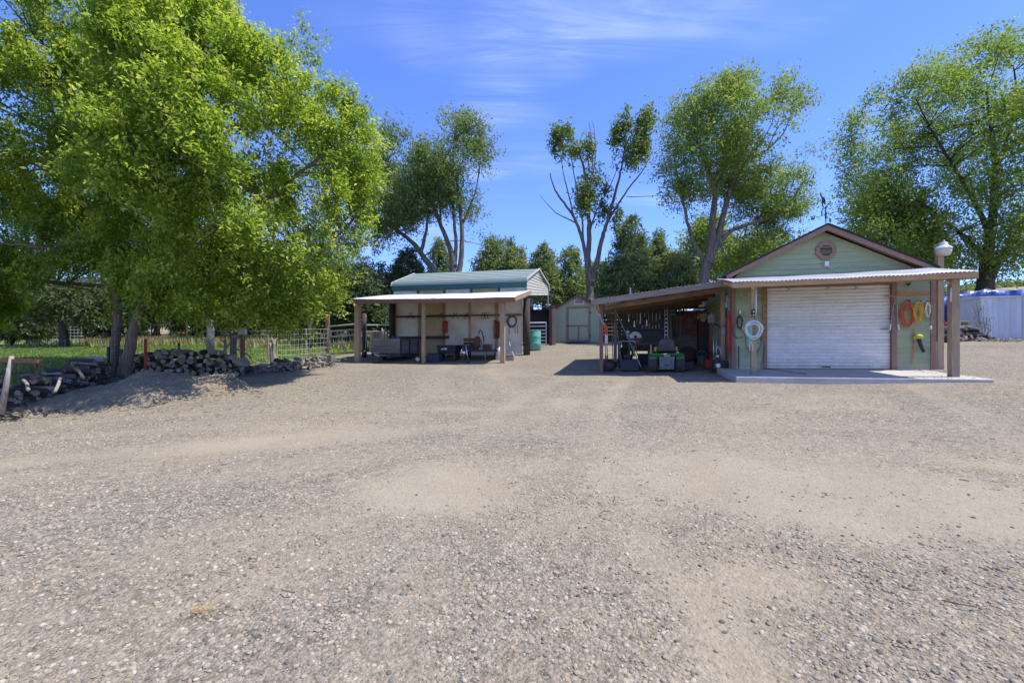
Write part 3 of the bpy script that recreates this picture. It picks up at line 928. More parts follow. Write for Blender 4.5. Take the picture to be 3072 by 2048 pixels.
gar = Thing(GF, 'garage', 'sage green garage with brown trim, gabled front and white roll-up door', 'garage')
GW, GD = 4.59, 6.4
pk = GF.at(2478, 676, -.26); el = GF.at(2181, 829, -.26); er = GF.at(2809, 800, -.26)
ez = (el[2] + er[2]) / 2; mxl = (el[0] + er[0]) / 2
sl_ = (pk[2] - ez) / (mxl - el[0])
pk = A((mxl, -.26, pk[2]))
JL0, JL1 = GF.at(2289, 900, 0)[0], GF.at(2300, 900, 0)[0]
JR0, JR1 = GF.at(2673, 900, 0)[0], GF.at(2688, 900, 0)[0]
DH = 2.14
core = MB()
core.box(.03, JL0 + .03, .12, GD, -.0, ez - .12).box(JR1 - .03, GW - .03, .12, GD, 0, ez - .12)
core.box(JL0 + .03, JR1 - .03, .14, .2, 0, ez - .12)
core.prism([(.05, ez - .12), (GW - .05, ez - .12), (GW - .05, ez - .06), (mxl, pk[2] - .17), (.05, ez - .06)], .12, GD)
gar.part('wall', core, m_siding)


def rake_x(z, side):
    d = (pk[2] - .10 - z) / sl_
    return mxl - d if side < 0 else mxl + d


z = .03; ex = .134
while z < pk[2] - .2:
    z1 = z + ex
    spans = [(.07, JL0 + .02), (JR1 - .02, GW - .07)] if z1 < DH + .05 else [(.07, GW - .07)]
    for (x0, x1) in spans:
        x0b, x1b = max(x0, rake_x(z, -1)), min(x1, rake_x(z, 1)); x0t, x1t = max(x0, rake_x(z1, -1)), min(x1, rake_x(z1, 1))
        if x1t <= x0t: x0t = x1t = mxl
        j = random.uniform(-.002, .002)
        gar.part('siding_board', sboard(MB(), x0b, x1b, x0t, x1t, z, z1 + .004, -.026 + j, -.006, .118), m_siding)
    z = z1
for z in np.arange(.03, 2.35, .134):                      # left flank, seen under the lean-to
    b = MB(); b.add([(-.022, .05, z), (-.022, GD, z), (-.004, GD, z + .136), (-.004, .05, z + .136), (.028, .05, z), (.028, GD, z), (.028, GD, z + .136), (.028, .05, z + .136)],
                    [(0, 3, 2, 1), (4, 5, 6, 7), (0, 1, 5, 4), (2, 3, 7, 6), (1, 2, 6, 5), (3, 0, 4, 7)])
    gar.part('siding_board', b, m_siding)
for (x0, x1) in [(-.03, .075), (GW - .075, GW + .03)]:
    gar.part('corner_board', MB().box(x0, x1, -.045, .05, -.01, ez - .1), m_trim, bevel=.004)
gar.part('door_jamb', MB().box(JL0, JL1, -.05, .12, -.005, DH + .08), m_trim, bevel=.004)
gar.part('door_jamb', MB().box(JR0, JR1, -.05, .12, -.005, DH + .08), m_trim, bevel=.004)
gar.part('door_header', MB().box(JL1, JR0, -.048, .12, DH + .0, DH + .08), m_trim, bevel=.004)
# roll-up door of curved steel slats
door = gar.part('roll_up_door', MB().box(JL1 - .01, JR0 + .01, .1, .125, .0, DH), m_door)
ns = 24; sh = (DH - .07) / ns
prof = [(.1, 0), (.062, .0), (.046, .15), (.038, .45), (.042, .75), (.058, .93), (.066, 1.0), (.1, 1.0)]
for i in range(ns):
    z0 = .07 + i * sh
    b = MB().prismx([(y + random.uniform(-.0012, .0012), z0 + t * sh) for y, t in prof], JL1 + .004, JR0 - .004)
    gar.part('slat', b, m_door, under=door)
gar.part('bottom_bar', MB().box(JL1 + .004, JR0 - .004, .035, .1, .012, .068), m_door, under=door, bevel=.004)
hp = GF.at(2479, 1100, .03)
gar.part('door_handle', MB().bar(hp + A((-.10, 0, .0)), hp + A((.10, 0, 0)), .03, .028).bar(hp + A((-.09, .03, 0)), hp + A((-.09, 0, 0)), .02, .02).bar(hp + A((.09, .03, 0)), hp + A((.09, 0, 0)), .02, .02), m_dark, under=door)
lp = GF.at(2626, 1099, .028)
lb = gar.part('warning_label', MB().cbox(lp, .21, .004, .042), m_white, under=door)
gar.part('latch', MB().bar(GF.at(2645, 987, .02), GF.at(2672, 987, .02), .03, .035), m_dull, under=door, bevel=.004)
# roof
rf = MB()
zt = .045
rf.prism([(el[0] - .05, ez - .05 * sl_), (mxl, pk[2]), (er[0] + .05, ez - .05 * sl_), (er[0] + .05, ez + zt - .05 * sl_), (mxl, pk[2] + zt), (el[0] - .05, ez + zt - .05 * sl_)], -.31, GD + .2)
roof = gar.part('roof', rf, m_shingle)
for sx in (-1, 1):
    for k in range(9):                                     # courses of shingles
        f0, f1 = k / 9, (k + 1.15) / 9
        xe = el[0] - .06 if sx < 0 else er[0] + .06
        zr0 = pk[2] + zt - abs(mxl - xe) * sl_
        q0 = (xe + (mxl - xe) * f0, zr0 + (pk[2] + zt - zr0) * f0 + .010); q1 = (xe + (mxl - xe) * min(f1, 1), zr0 + (pk[2] + zt - zr0) * min(f1, 1) + .002)
        pl = [q0, q1, (q1[0], q1[1] - .012), (q0[0], q0[1] - .012)]
        if sx > 0: pl = pl[::-1]
        gar.part('shingle_course', MB().prism(pl, -.33, GD + .22), m_shingle, under=roof)
fh = .115
for sx, e in ((-1, el), (1, er)):
    xe = e[0] - sx * -.02
    pl = [(xe, ez - fh), (mxl, pk[2] - fh - .012), (mxl, pk[2] - .002), (xe, ez - .002)]
    if sx > 0: pl = pl[::-1]
    gar.part('rake_board', MB().prism(pl, -.30, -.265), m_trim)
    pl2 = [(xe + (.05 if sx < 0 else -.05), ez - .05), (mxl, pk[2] - .03), (mxl, pk[2] - .005), (xe + (.05 if sx < 0 else -.05), ez - .02)]
    if sx > 0: pl2 = pl2[::-1]
    gar.part('soffit', MB().prism(pl2, -.264, .0), m_trim)
# octagonal louvred vent
vc = GF.at(2477, 752, -.03); ro, ri = .25, .148
oct_ = lambda r_: [(vc[0] + r_ * math.cos(R(22.5 + 45 * i)), vc[2] + r_ * math.sin(R(22.5 + 45 * i))) for i in range(8)]
O_, I_ = oct_(ro), oct_(ri)
fv = MB()
for i in range(8):
    j = (i + 1) % 8
    fv.prism([O_[j], O_[i], I_[i], I_[j]][::-1], -.065, -.01)
vent = gar.part('gable_vent', fv, m_trim, bevel=.003)
gar.part('vent_back', MB().prism(I_, -.012, -.004), m_dark, under=vent)
for i in range(6):
    zc = vc[2] - .115 + i * .046
    hw = min(.14, .20 - abs(zc - vc[2]) * .75)
    gar.part('louvre', MB().add([(vc[0] - hw, -.06, zc - .018), (vc[0] + hw, -.06, zc - .018), (vc[0] + hw, -.02, zc + .018), (vc[0] - hw, -.02, zc + .018), (vc[0] - hw, -.052, zc - .018), (vc[0] + hw, -.052, zc - .018), (vc[0] + hw, -.014, zc + .018), (vc[0] - hw, -.014, zc + .018)],
             [(0, 1, 2, 3), (5, 4, 7, 6), (0, 4, 5, 1), (2, 6, 7, 3), (1, 5, 6, 2), (4, 0, 3, 7)]), m_trim, under=vent)
bx_ = GF.at(2479, 792, -.06)
lbx = gar.part('light_box', MB().cbox(bx_, .095, .09, .13), m_white, bevel=.01)
gar.part('cable', MB().tube(poly_px(GF, [(2484, 800), (2505, 810), (2522, 822), (2540, 818)], -.045), .006, 5), m_white, under=lbx)
# boards fixed to the front wall
a, b = GF.at(2689, 880, -.06), GF.at(2787, 879, -.06)
gar.part('pine_rail', MB().bar(a, b, .03, .095), m_pine, bevel=.003)
a, b = GF.at(2655, 888, -.075), GF.at(2674, 887, -.075)
gar.part('pine_block', MB().bar(a, b, .03, .045), m_pine, bevel=.003)
nb_ = MB()
t0, t1 = GF.at(2293, 868, -.065), GF.at(2294, 1022, -.065)
gar.part('notched_strip', MB().box(t0[0] - .035, t0[0] + .035, -.075, -.052, t1[2], t0[2]), m_pine_z, bevel=.002)
for i in range(8):
    zc = t1[2] + (t0[2] - t1[2]) * (i + .6) / 8.2
    gar.part('strip_peg', MB().cbox((t0[0] + .012, -.085, zc), .03, .04, .022), m_dark)
gar.part('foundation_strip', MB().box(.08, JL0 - .002, -.02, .1, -.05, .028).box(JR1 + .002, GW - .08, -.02, .1, -.05, .028), m_conc)
gar.done()

# weathervane on the ridge
wv = Thing(GF, 'weathervane', 'black iron weathervane with leaping stag and compass letters on garage ridge', 'weathervane')
wy = -.14
def W(px, v, dy=0): return GF.at(px, v, wy) + A((0, dy, 0))
base_w = W(2477, 674); top_w = W(2478, 617)
wv.part('rod', MB().tube([base_w + A((0, 0, -.06)), top_w], .011, 8), m_dark)
hub = W(2477, 646)
arm = MB()
arm.tube([hub + A((-.20, .05, -.03)), hub + A((.26, -.07, .07))], .007, 6).tube([hub + A((-.10, -.15, .0)), hub + A((.12, .17, -.06))], .007, 6).tube([hub + A((0, 0, -.09)), hub + A((0, 0, .10))], .02, 8)
wv.part('compass_arms', arm, m_dark)
def letter(ch, c, h, yaw=0.0):
    w = h * .72; t = h * .2
    segs = {'E': [((-w/2, 0), (-w/2, h)), ((-w/2, t/2), (w/2, t/2)), ((-w/2, h/2), (w/3, h/2)), ((-w/2, h - t/2), (w/2, h - t/2))],
            'W': [((-w/2 - .01, h), (-w/4, 0)), ((-w/4, 0), (0, h * .7)), ((0, h * .7), (w/4, 0)), ((w/4, 0), (w/2 + .01, h))],
            'N': [((-w/2, 0), (-w/2, h)), ((-w/2, h), (w/2, 0)), ((w/2, 0), (w/2, h))],
            'S': [((-w/2, t/2), (w/2, t/2)), ((w/2, t/2), (w/2, h/2)), ((-w/2, h/2), (w/2, h/2)), ((-w/2, h/2), (-w/2, h - t/2)), ((-w/2, h - t/2), (w/2, h - t/2))]}[ch]
    mb = MB()
    for p, q in segs:
        cy, sy = math.cos(yaw), math.sin(yaw)
        f = lambda s_: (c[0] + s_[0] * cy, c[1] + s_[0] * sy, c[2] - h/2 + s_[1])
        mb.bar(f(p), f(q), t if abs(p[0]-q[0]) > 1e-6 and ch != 'N' and ch != 'W' else t * .8, .014, up=(0, 1, 0))
    return mb
wv.part('letter_e', letter('E', hub + A((.29, -.08, .08)), .115), m_dark)
wv.part('letter_w', letter('W', hub + A((-.27, .06, -.035)), .11), m_dark)
wv.part('letter_s', letter('S', hub + A((-.16, -.19, .0)), .10, 1.0), m_dark)
wv.part('letter_n', letter('N', hub + A((.18, .2, -.08)), .10, .9), m_dark)
ar0, ar1 = W(2467, 631), W(2491, 605)
wv.part('arrow', MB().tube([ar0 + A((-.02, 0, -.02)), ar1], .008, 6).ball(ar1, .02, .02, .02).tube([ar0, ar0 + A((0, 0, -.09))], .006, 5), m_dark)
st = lambda px, v: W(px, v)[[0, 2]]
body = [(2464.5, 592), (2461, 588), (2461.5, 584), (2466, 588), (2470, 592), (2474, 594), (2476, 600), (2476, 606), (2477, 614), (2475.5, 614), (2474, 608), (2472.5, 605), (2474.5, 613), (2473, 614), (2470.5, 609), (2468.5, 612), (2470.5, 619), (2471, 624), (2468.5, 624), (2467, 617), (2465, 612), (2464.5, 604), (2466, 598)]
wv.part('stag', MB().prism([tuple(st(*p)) for p in body][::-1], wy - .006, wy + .006), m_dark)
wv.part('antler', MB().tube([W(2461.5, 585), W(2459.5, 576)], .006, 5).tube([W(2463, 586), W(2462.5, 576)], .006, 5), m_dark)
wv.done()

# ------------------------------------------------------------------ canopy over the garage door
cn = Thing(GF, 'canopy', 'corrugated metal canopy on timber posts in front of the garage door', 'canopy')
FY = -1.95
fl, fr_ = GF.at(2196, 846, FY), GF.at(2935, 812, FY)
bl = A((fl[0] + .03, -.05, GF.at(2193, 835, -.05)[2])); br = A((fr_[0], -.05, GF.at(2793, 803, -.05)[2]))
sheet = corrugated(fl, fr_, bl, br, pitch=.08, amp=.013, sag=.02)
cn.part('roof_sheet', sheet, m_galv, smooth=True)
cn.part('fascia_board', MB().bar(fl + A((.0, .05, -.075)), fr_ + A((.03, .05, -.075)), .035, .115), m_wood_x, bevel=.004)
b0, b1 = GF.at(2209, 855, -1.56), GF.at(2929, 828, -1.56)
cn.part('beam', MB().bar(b0 + A((0, 0, 0)), b1 + A((.0, 0, 0)), .09, .12), m_wood_x, bevel=.005)
lpz = GF.at(2260, 861, -1.56); rpz = GF.at(2860, 836, -1.56)
cn.part('post', MB().box(lpz[0] - .055, lpz[0] + .055, -1.615, -1.505, -.112, lpz[2]), m_post, bevel=.005)
cn.part('post', MB().box(rpz[0] - .075, rpz[0] + .075, -1.64, -1.49, -.112, rpz[2]), m_post, bevel=.006)
for k in range(7):
    s = .02 + .96 * k / 6
    p0 = fl * (1 - s) + fr_ * s + A((0, .08, -.072)); p1 = bl * (1 - s) + br * s + A((0, .02, -.072))
    cn.part('rafter', MB().bar(p0, p1, .04, .09), m_wood_y)
cn.part('ledger_board', MB().bar(bl + A((.05, .0, -.17)), br + A((-.05, .0, -.17)), .035, .13), m_wood_x)
cn.part('post_bracket', MB().cbox(rpz + A((-.02, -.08, -.03)), .05, .012, .10), m_dull)
cn.part('post_bracket', MB().cbox(lpz + A((0, -.06, -.03)), .11, .012, .05), m_white)
# small iron bits hooked along the beam
for px, v in ((2360, 864), (2478, 859), (2563, 858)):
    q = GF.at(px, v, -1.62)
    cn.part('hook', MB().ring(q + A((0, 0, -.03)), .032, .006, n=10, k=5, a0=-2.4, a1=2.0).ring(q + A((.05, 0, -.02)), .022, .005, n=8, k=5, a0=-3, a1=1), m_dark)
q = GF.at(2633, 858, -1.62)
cn.part('white_hook', MB().ring(q + A((0, 0, -.05)), .03, .006, n=10, k=5, a0=-3.1, a1=0).tube([q + A((.03, 0, .03)), q + A((.03, 0, -.05))], .006, 5), m_white)
cn.done()

fx = Thing(GF, 'floodlight', 'small white round floodlight under the right end of the canopy beam', 'lamp')
q = GF.at(2843, 847, -1.5)
fx.part('bracket', MB().cbox(q + A((.03, .02, .05)), .05, .05, .06), m_dull)
fx.part('reflector', MB().lathe([(.03, .06), (.06, .02), (.085, -.03), (.08, -.035)], q, 'z', 16), m_white, smooth=True)
fx.done()

# ------------------------------------------------------------------ light pole beside the garage
lpole = Thing(GF, 'light_pole', 'square timber pole carrying a yard lamp at the garage corner', 'lamp post')
pb = GF.gnd(2818, .05); ptop = GF.at(2817, 731, .05)
lpole.part('post', MB().box(pb[0] - .065, pb[0] + .065, -.015, .115, pb[2] - .1, ptop[2]), m_post, bevel=.006)
hc = GF.at(2831, 748, -.06)
arm = MB().tube([(ptop[0] + .03, -.02, ptop[2] - .1), (hc[0] - .02, -.06, hc[2] + .1)], .025, 8)
lpole.part('lamp_bracket', arm.cbox((ptop[0] + .02, -.03, ptop[2] - .1), .1, .05, .16), m_dull)
hd = lpole.part('lamp_head', MB().lathe([(.06, .17), (.075, .16), (.078, .12), (.085, .1), (.15, .05), (.165, .03), (.165, .0)], hc, 'z', 20), m_white, smooth=True)
lpole.part('lamp_lens', MB().lathe([(.158, .0), (.15, -.06), (.13, -.135), (.11, -.15)], hc, 'z', 20), m_lens, under=hd, smooth=True)
lpole.part('photocell', MB().lathe([(.028, .17), (.028, .21), (.02, .22)], hc, 'z', 10), m_dull, under=hd)
sb_ = GF.gnd(2804, .03)
lpole.part('stub_board', MB().box(sb_[0] - .045, sb_[0] + .04, -.01, .04, sb_[2] - .05, GF.at(2804, 1024, .03)[2]), m_post)
lpole.done()

# ------------------------------------------------------------------ lean-to shed left of the garage
m_joist = mat('aged_joist', (.24, .145, .085), (.13, .085, .06), .9, 3, GX, .5, 20, rnd=.3, dirt=(.10, .08, .065), damt=.8)
ln = Thing(GF, 'lean_to_shed', 'open timber lean-to full of tools against the left side of garage', 'shed')
RY0, RY1 = -.55, 4.1
rl, rr_ = GF.at(1773, 899, RY0), GF.at(2187, 839, RY0)
rl2, rr2 = rl + A((0, RY1 - RY0, -.05)), rr_ + A((0, RY1 - RY0, -.02)); rr_[0] = min(rr_[0], -.04); rr2[0] = rr_[0]
ln.part('roof_sheet', corrugated(rl, rr_, rl2, rr2, pitch=.09, amp=.010), m_galv, smooth=True)
ln.part('fascia_board', MB().bar(rl + A((.0, .02, -.085)), rr_ + A((-.02, .02, -.085)), .035, .135), mat('grey_brown_fascia', (.30, .235, .19), (.21, .165, .135), .85, 3, GX, .4, 20, dirt=(.33, .29, .25)), bevel=.004)
for i, ly in enumerate((.06, 1.1, 2.2, 3.3, 3.95)):
    f = (ly - RY0) / (RY1 - RY0)
    a_p = rl * (1 - f) + rl2 * f; b_p = rr_ * (1 - f) + rr2 * f
    ln.part('rafter', MB().bar(a_p + A((.32, 0, -.17)), b_p + A((-.02, 0, -.17)), .045, .12), m_joist)
for k in range(6):
    s = .06 + .9 * k / 5
    a_p = rl * (1 - s) + rr_ * s; b_p = rl2 * (1 - s) + rr2 * s
    ln.part('purlin', MB().bar(a_p + A((0, .05, -.075)), b_p + A((0, -.02, -.075)), .045, .09), m_joist)
pL = GF.gnd(1804, .0)
ln.part('post', MB().box(pL[0] - .05, pL[0] + .05, -.05, .05, pL[2] - .1, rl[2] - .1 + .08), m_redpost, bevel=.005)
def ipost(px, ly, w, v_top, m_=m_post, v_bot=None):
    g_ = GF.gnd(px, ly); zt_ = GF.at(px, v_top, ly)[2]
    zb = g_[2] - .08 if v_bot is None else GF.at(px, v_bot, ly)[2]
    return MB().box(g_[0] - w / 2, g_[0] + w / 2, ly - w / 2, ly + w / 2, zb, zt_)
ln.part('post', ipost(1846, 1.9, .10, 925), m_grey_z)
ln.part('post', ipost(1858, 2.6, .10, 925), m_dark_z)
ln.part('post', ipost(2007, 3.4, .11, 905), m_grey_z)
ln.part('post', ipost(2168, .55, .10, 862), m_post)
# back wall: weathered planks on the right, dark raised slats on the left
zb0 = GF.g(-2, RY1)
xA, xB, xC = GF.at(1806, 1000, RY1)[0], GF.at(1990, 1000, RY1)[0], -.06
for i in range(14):
    z0 = zb0 + .05 + i * .185
    if z0 + .17 > rr2[2] - .25 - 0: break
    sg = random.uniform(-.006, .006)
    ln.part('plank', MB().box(xB, xC, RY1 - .03 + sg, RY1 + sg, z0, z0 + .1845), m_grey_x)
for i in range(11):
    z0 = zb0 + .62 + i * .135
    if z0 > rl2[2] - .12: break
    ln.part('slat', MB().add([(xA, RY1 - .06, z0), (xB - .01, RY1 - .06, z0), (xB - .01, RY1 - .02, z0 + .128), (xA, RY1 - .02, z0 + .128), (xA, RY1 - .045, z0), (xB - .01, RY1 - .045, z0), (xB - .01, RY1 - .005, z0 + .128), (xA, RY1 - .005, z0 + .128)],
            [(0, 1, 2, 3), (5, 4, 7, 6), (0, 4, 5, 1), (2, 6, 7, 3), (1, 5, 6, 2), (4, 0, 3, 7)]), m_dark_z)
tb0, tb1 = GF.at(1866, 930, 3.3), GF.at(1992, 1045, 3.3)
ln.part('tool_board', MB().box(tb0[0], tb1[0], 3.3, 3.33, GF.g(-2.6, 3.3) + .35, tb0[2]), m_dark)
sh_ = GF.at(1925, 986, 3.1)
ln.part('shelf', MB().box(sh_[0] - .35, sh_[0] + .75, 3.05, 3.28, sh_[2] - .02, sh_[2]), m_grey_x)
rlv = GF.at(2080, 922, 3.7)
ln.part('rail', MB().bar(GF.at(2000, 926, 3.7), GF.at(2160, 921, 3.7), .05, .06), m_rust)
ln.part('pole_rack', MB().tube([GF.at(2000, 938, 3.6), GF.at(2160, 938, 3.6)], .018, 6).tube([GF.at(2090, 934, 3.4), GF.at(2160, 944, 3.4)], .014, 6), m_rust)
vp = GF.at(1891, 862, 1.6)
ln.part('vent_pipe', MB().tube([vp, vp + A((0, 0, -.65))], .022, 8), m_dull)
ln.done()

# ------------------------------------------------------------------ pole shed on the left
ps = Thing(LF, 'pole_shed', 'open pole shed with corrugated roof and pale panelled back wall', 'shed')
PB = 2.85
f0, f1 = LF.at(1052, 897, -.45), LF.at(1546, 890, -.45)
k0 = A((f0[0] + .1, PB, LF.at(1100, 886, PB)[2])); k1 = A((f1[0] + .1, PB, LF.at(1580, 872.5, PB)[2]))
ps.part('roof_sheet', corrugated(f0, f1, k0, k1, pitch=.085, amp=.013, sag=.03), m_galv, smooth=True)
m_rbeam = mat('reddish_fascia', (.27, .135, .095), (.20, .105, .08), .85, 3, GX, .4, 20, dirt=(.22, .17, .14))
ps.part('fascia_board', MB().bar(f0 + A((0, .04, -.10)), f1 + A((.0, .04, -.10)), .04, .17), m_rbeam, bevel=.005)
for lx, w, px, vt in ((-2.77, .19, 1073, 908), (0, .13, 1271, 905), (3.12, .17, 1510, 902)):
    ps.part('post', MB().box(lx - w / 2, lx + w / 2, -w / 2, w / 2, -.12, 2.36 + .06), m_post, bevel=.008)
ps.part('post', MB().tube([LF.at(1177, 1040, PB - .1) + A((0, 0, -.3)), LF.at(1177, 897, PB - .1)], .15, 10), m_dark_z, smooth=True)
rp0 = LF.gnd(1580, PB - .35)
ps.part('post', MB().tube([rp0 + A((0, 0, -.1)), (rp0[0], PB - .35, LF.at(1580, 895, PB - .35)[2])], .145, 10), m_dark_z, smooth=True)
for s in (0.0, .25, .5, .75, 1.0):
    ps.part('rafter', MB().bar(f0 * (1 - s) + f1 * s + A((.03 - .06 * s, .02, -.085)), k0 * (1 - s) + k1 * s + A((.03 - .06 * s, .0, -.085)), .05, .13), m_wood_y)
bxs = [LF.at(p, 1000, PB)[0] for p in (1187, 1260, 1332, 1410, 1491, 1568)]
zt_, zb_ = 3.0, LF.g(0, PB) - .15
rail_z = LF.at(1400, 947, PB)[2]
for i in range(5):
    gap = .012
    mtl = m_ply if i == 1 else m_osb
    ps.part('wall_panel', MB().box(bxs[i] + gap, bxs[i + 1] - gap, PB - .02, PB, zb_, zt_), mtl)
for i, w in ((0, .12), (1, .13), (2, .15), (3, .07), (4, .13)):
    ps.part('stud', MB().box(bxs[i] - w / 2, bxs[i] + w / 2, PB - .075, PB - .022, zb_, zt_ - .02), m_post)
ps.part('rail', MB().box(bxs[0], bxs[3] - .02, PB - .125, PB - .077, rail_z - .045, rail_z + .04), m_dark_z)
ps.part('rail', MB().box(bxs[3] - .02, bxs[5], PB - .125, PB - .077, rail_z - .04, rail_z + .04), m_redpost)
for px in (1232, 1272, 1326, 1367, 1402, 1450, 1458):
    q = LF.at(px, 944, PB - .15)
    mb = MB()
    for dx in (-.08, .08):
        mb.tube([q + A((dx * .3, 0, .09)), q + A((dx * .6, -.04, .06)), q + A((dx, -.05, -.12)), q + A((dx * 1.5, -.07, -.19)), q + A((dx * 2.2, -.06, -.14))], .012, 5)
    ps.part('tack_hook', mb, m_dark)
ps.part('sill_beam', MB().bar(LF.at(1190, 1014, PB - .3), LF.at(1345, 1011, PB - .3), .2, .12), m_dark_z)
ps.done()

# ------------------------------------------------------------------ metal carport behind it
C0 = A((.674, 21.0, 0)); CU = A((math.cos(R(-12.3)), math.sin(R(-12.3)), 0)); CW = A((1.316, 4.1, 0)); CL = 6.59
def cp(k, s, z): p = C0 - CU * k + CW * s; return (p[0], p[1], z)
cprt = Thing(WF, 'carport', 'metal carport with pale green roof and teal eave trim behind the pole shed', 'carport')
prof = [(0.0, 4.60), (-.004, 4.83), (-.002, 4.93), (.03, 5.02), (.16, 5.155), (.33, 5.40), (.5, 5.77), (.67, 5.58), (.84, 5.40), (.97, 5.28), (1.0, 5.15), (1.0, 4.95), (1.0, 4.74)]
prof[4] = (.16, 5.02 + (5.77 - 5.02) * (.13 / .47)); prof[5] = (.33, 5.02 + (5.77 - 5.02) * (.30 / .47))
def strip(s0, z0, s1, z1, k0=0.0, k1=CL, th=.03, lift=0.0):
    mb = MB()
    v = [cp(k0, s0, z0 + lift), cp(k1, s0, z0 + lift), cp(k1, s1, z1 + lift), cp(k0, s1, z1 + lift)]
    n_ = [(p[0], p[1], p[2] - th) for p in v] if abs(s1 - s0) > .02 else [(p[0] + CW[0] / 4.3 * th, p[1] + CW[1] / 4.3 * th, p[2]) for p in v]
    return mb.add(v + n_, [(1, 0, 3, 2), (4, 5, 6, 7), (0, 1, 5, 4), (2, 3, 7, 6), (1, 2, 6, 5), (3, 0, 4, 7)])
cprt.part('eave_trim', strip(*prof[0], *prof[1]), m_teal)
cprt.part('curved_eave', strip(*prof[1], *prof[2]), m_croof)
cprt.part('curved_eave', strip(*prof[2], *prof[3]), m_croof)
subs = []
for i in range(3, 9):
    (s0, z0), (s1, z1) = prof[i], prof[i + 1]
    h_ = 2
    for j in range(h_):
        q0, q1 = j / h_, (j + 1) / h_
        rp_ = cprt.part('roof_panel', strip(s0 + (s1 - s0) * q0, z0 + (z1 - z0) * q0 + (.022 if i < 6 else 0), s0 + (s1 - s0) * q1, z0 + (z1 - z0) * q1), m_croof)
for i in range(9, 12):
    cprt.part('curved_eave', strip(*prof[i], *prof[i + 1]), m_croof)
cprt.part('eave_groove', strip(.006, 4.985, .012, 5.0, th=.02, lift=.012), m_teal)
for i in range(1, 11):
    (s0, z0), (s1, z1) = prof[i], prof[i + 1]
    for kk in (-.02, CL + .02):
        cprt.part('rake_trim', MB().bar(cp(kk, s0, z0), cp(kk, s1, z1), .05, .07), m_beige)
# gable sheets, right end: horizontal beige panels
def gab_z(s):
    return np.interp(s, [p[0] for p in prof[3:10]], [p[1] for p in prof[3:10]])
zz0 = 4.22
for i in range(10):
    z0, z1 = zz0 + i * .155, zz0 + (i + 1) * .155
    sa = [s for s in np.linspace(.01, .99, 99) if gab_z(s) - .03 > z1 and z1 < 5.9]
    if z1 < 5.1: s_lo, s_hi = .005, .995
    elif sa: s_lo, s_hi = min(sa), max(sa)
    else: break
    tilt = .52 * 1.0
    def zs(s, zv): return zv + tilt * s * max(0, 1 - (zv - 4.22) / 1.5)
    v = [cp(.03, s_lo, zs(s_lo, z0)), cp(.03, s_hi, zs(s_hi, z0)), cp(.05, s_hi, min(zs(s_hi, z1), gab_z(s_hi))), cp(.05, s_lo, min(zs(s_lo, z1), gab_z(s_lo) + .0))]
    w_ = [cp(.09, s_lo, v[0][2]), cp(.09, s_hi, v[1][2]), cp(.09, s_hi, v[2][2]), cp(.09, s_lo, v[3][2])]
    cprt.part('gable_panel', MB().add(v + w_, [(0, 1, 2, 3), (5, 4, 7, 6), (0, 4, 5, 1), (2, 6, 7, 3), (1, 5, 6, 2), (4, 0, 3, 7)]), m_beige)
for i in range(5):
    k0_, k1_ = CL * i / 5, CL * (i + 1) / 5
    a_, b_ = cp(k0_ + .05, .02, 0), cp(k1_ - .05, .02, 0)
    cprt.part('front_panel', MB().bar((a_[0], a_[1], 4.15), (b_[0], b_[1], 4.15), .03, .88), m_ply if i % 2 else m_osb)
    cprt.part('frame_post', MB().bar((a_[0], a_[1], 1.6), (a_[0], a_[1], 4.6), .06, .06), m_teal)
for (k, s) in ((.05, .995), (.05, .5)):
    q = cp(k, s, 0)
    if s > .9:
        cprt.part('frame_post', MB().tube([(q[0], q[1], gz(q[0], q[1]) - .1), (q[0], q[1], 4.9)], .04, 8), m_dull)
a_, b_ = cp(.2, .97, 0), cp(CL, .97, 0)
cprt.part('added_back_wall', MB().bar((a_[0] - .6, a_[1] + .15, 3.4), (b_[0], b_[1], 3.4), .03, 2.4), m_beige)  # back wall added to keep the carport inside dark
a_, b_ = cp(CL - .03, .03, 0), cp(CL - .03, .97, 0)
cprt.part('added_end_wall', MB().bar((a_[0], a_[1], 3.6), (b_[0], b_[1], 3.6), .03, 3.0), m_beige)  # left end closed with an added wall that darkens the inside
cprt.done()

# stall and livestock gate right of the carport
stl = Thing(WF, 'stall', 'dark timber stall with corrugated lid behind the livestock gate', 'stall')
p0, p1 = P(1592, 1036, 23.6), P(1652, 1034, 23.9)
stl.part('back_panel', MB().box(p0[0], p1[0] + .1, 25.0, 25.05, 1.9, 3.95), m_dark)
stl.part('side_panel', MB().box(p0[0] - .05, p0[0], 23.7, 25.0, 1.9, 3.95), m_dark_z)
stl.part('side_panel', MB().box(p1[0] + .1, p1[0] + .15, 23.9, 25.0, 1.9, 3.95), m_dark_z)
stl.part('lid', corrugated((p0[0] - .1, 23.5, 3.95), (p1[0] + .2, 23.5, 3.95), (p0[0] - .1, 25.1, 4.1), (p1[0] + .2, 25.1, 4.1), .09, .02), m_dull)
stl.part('post', MB().box(p1[0] - .13, p1[0] + .02, 23.3, 23.45, 1.9, P(1645, 918, 23.4)[2]), m_dark_z)
stl.done()
lg = Thing(WF, 'livestock_gate', 'galvanised livestock gate of level bars beside the green drum', 'gate')
ga, gb = P(1588, 1030, 22.6), P(1638, 1026, 22.4)
for i in range(7):
    z = 2.06 + i * .165 + (i > 4) * .03
    lg.part('bar', MB().tube([(ga[0], ga[1], z), (gb[0], gb[1], z)], .028 if i < 6 else .032, 8), m_white)
lg.part('end_tube', MB().tube([(ga[0], ga[1], 1.98), (ga[0], ga[1], 3.12)], .03, 8), m_dull)
lg.part('end_tube', MB().tube([(gb[0], gb[1], 1.98), (gb[0], gb[1], 3.12)], .03, 8), m_dull)
lg.done()

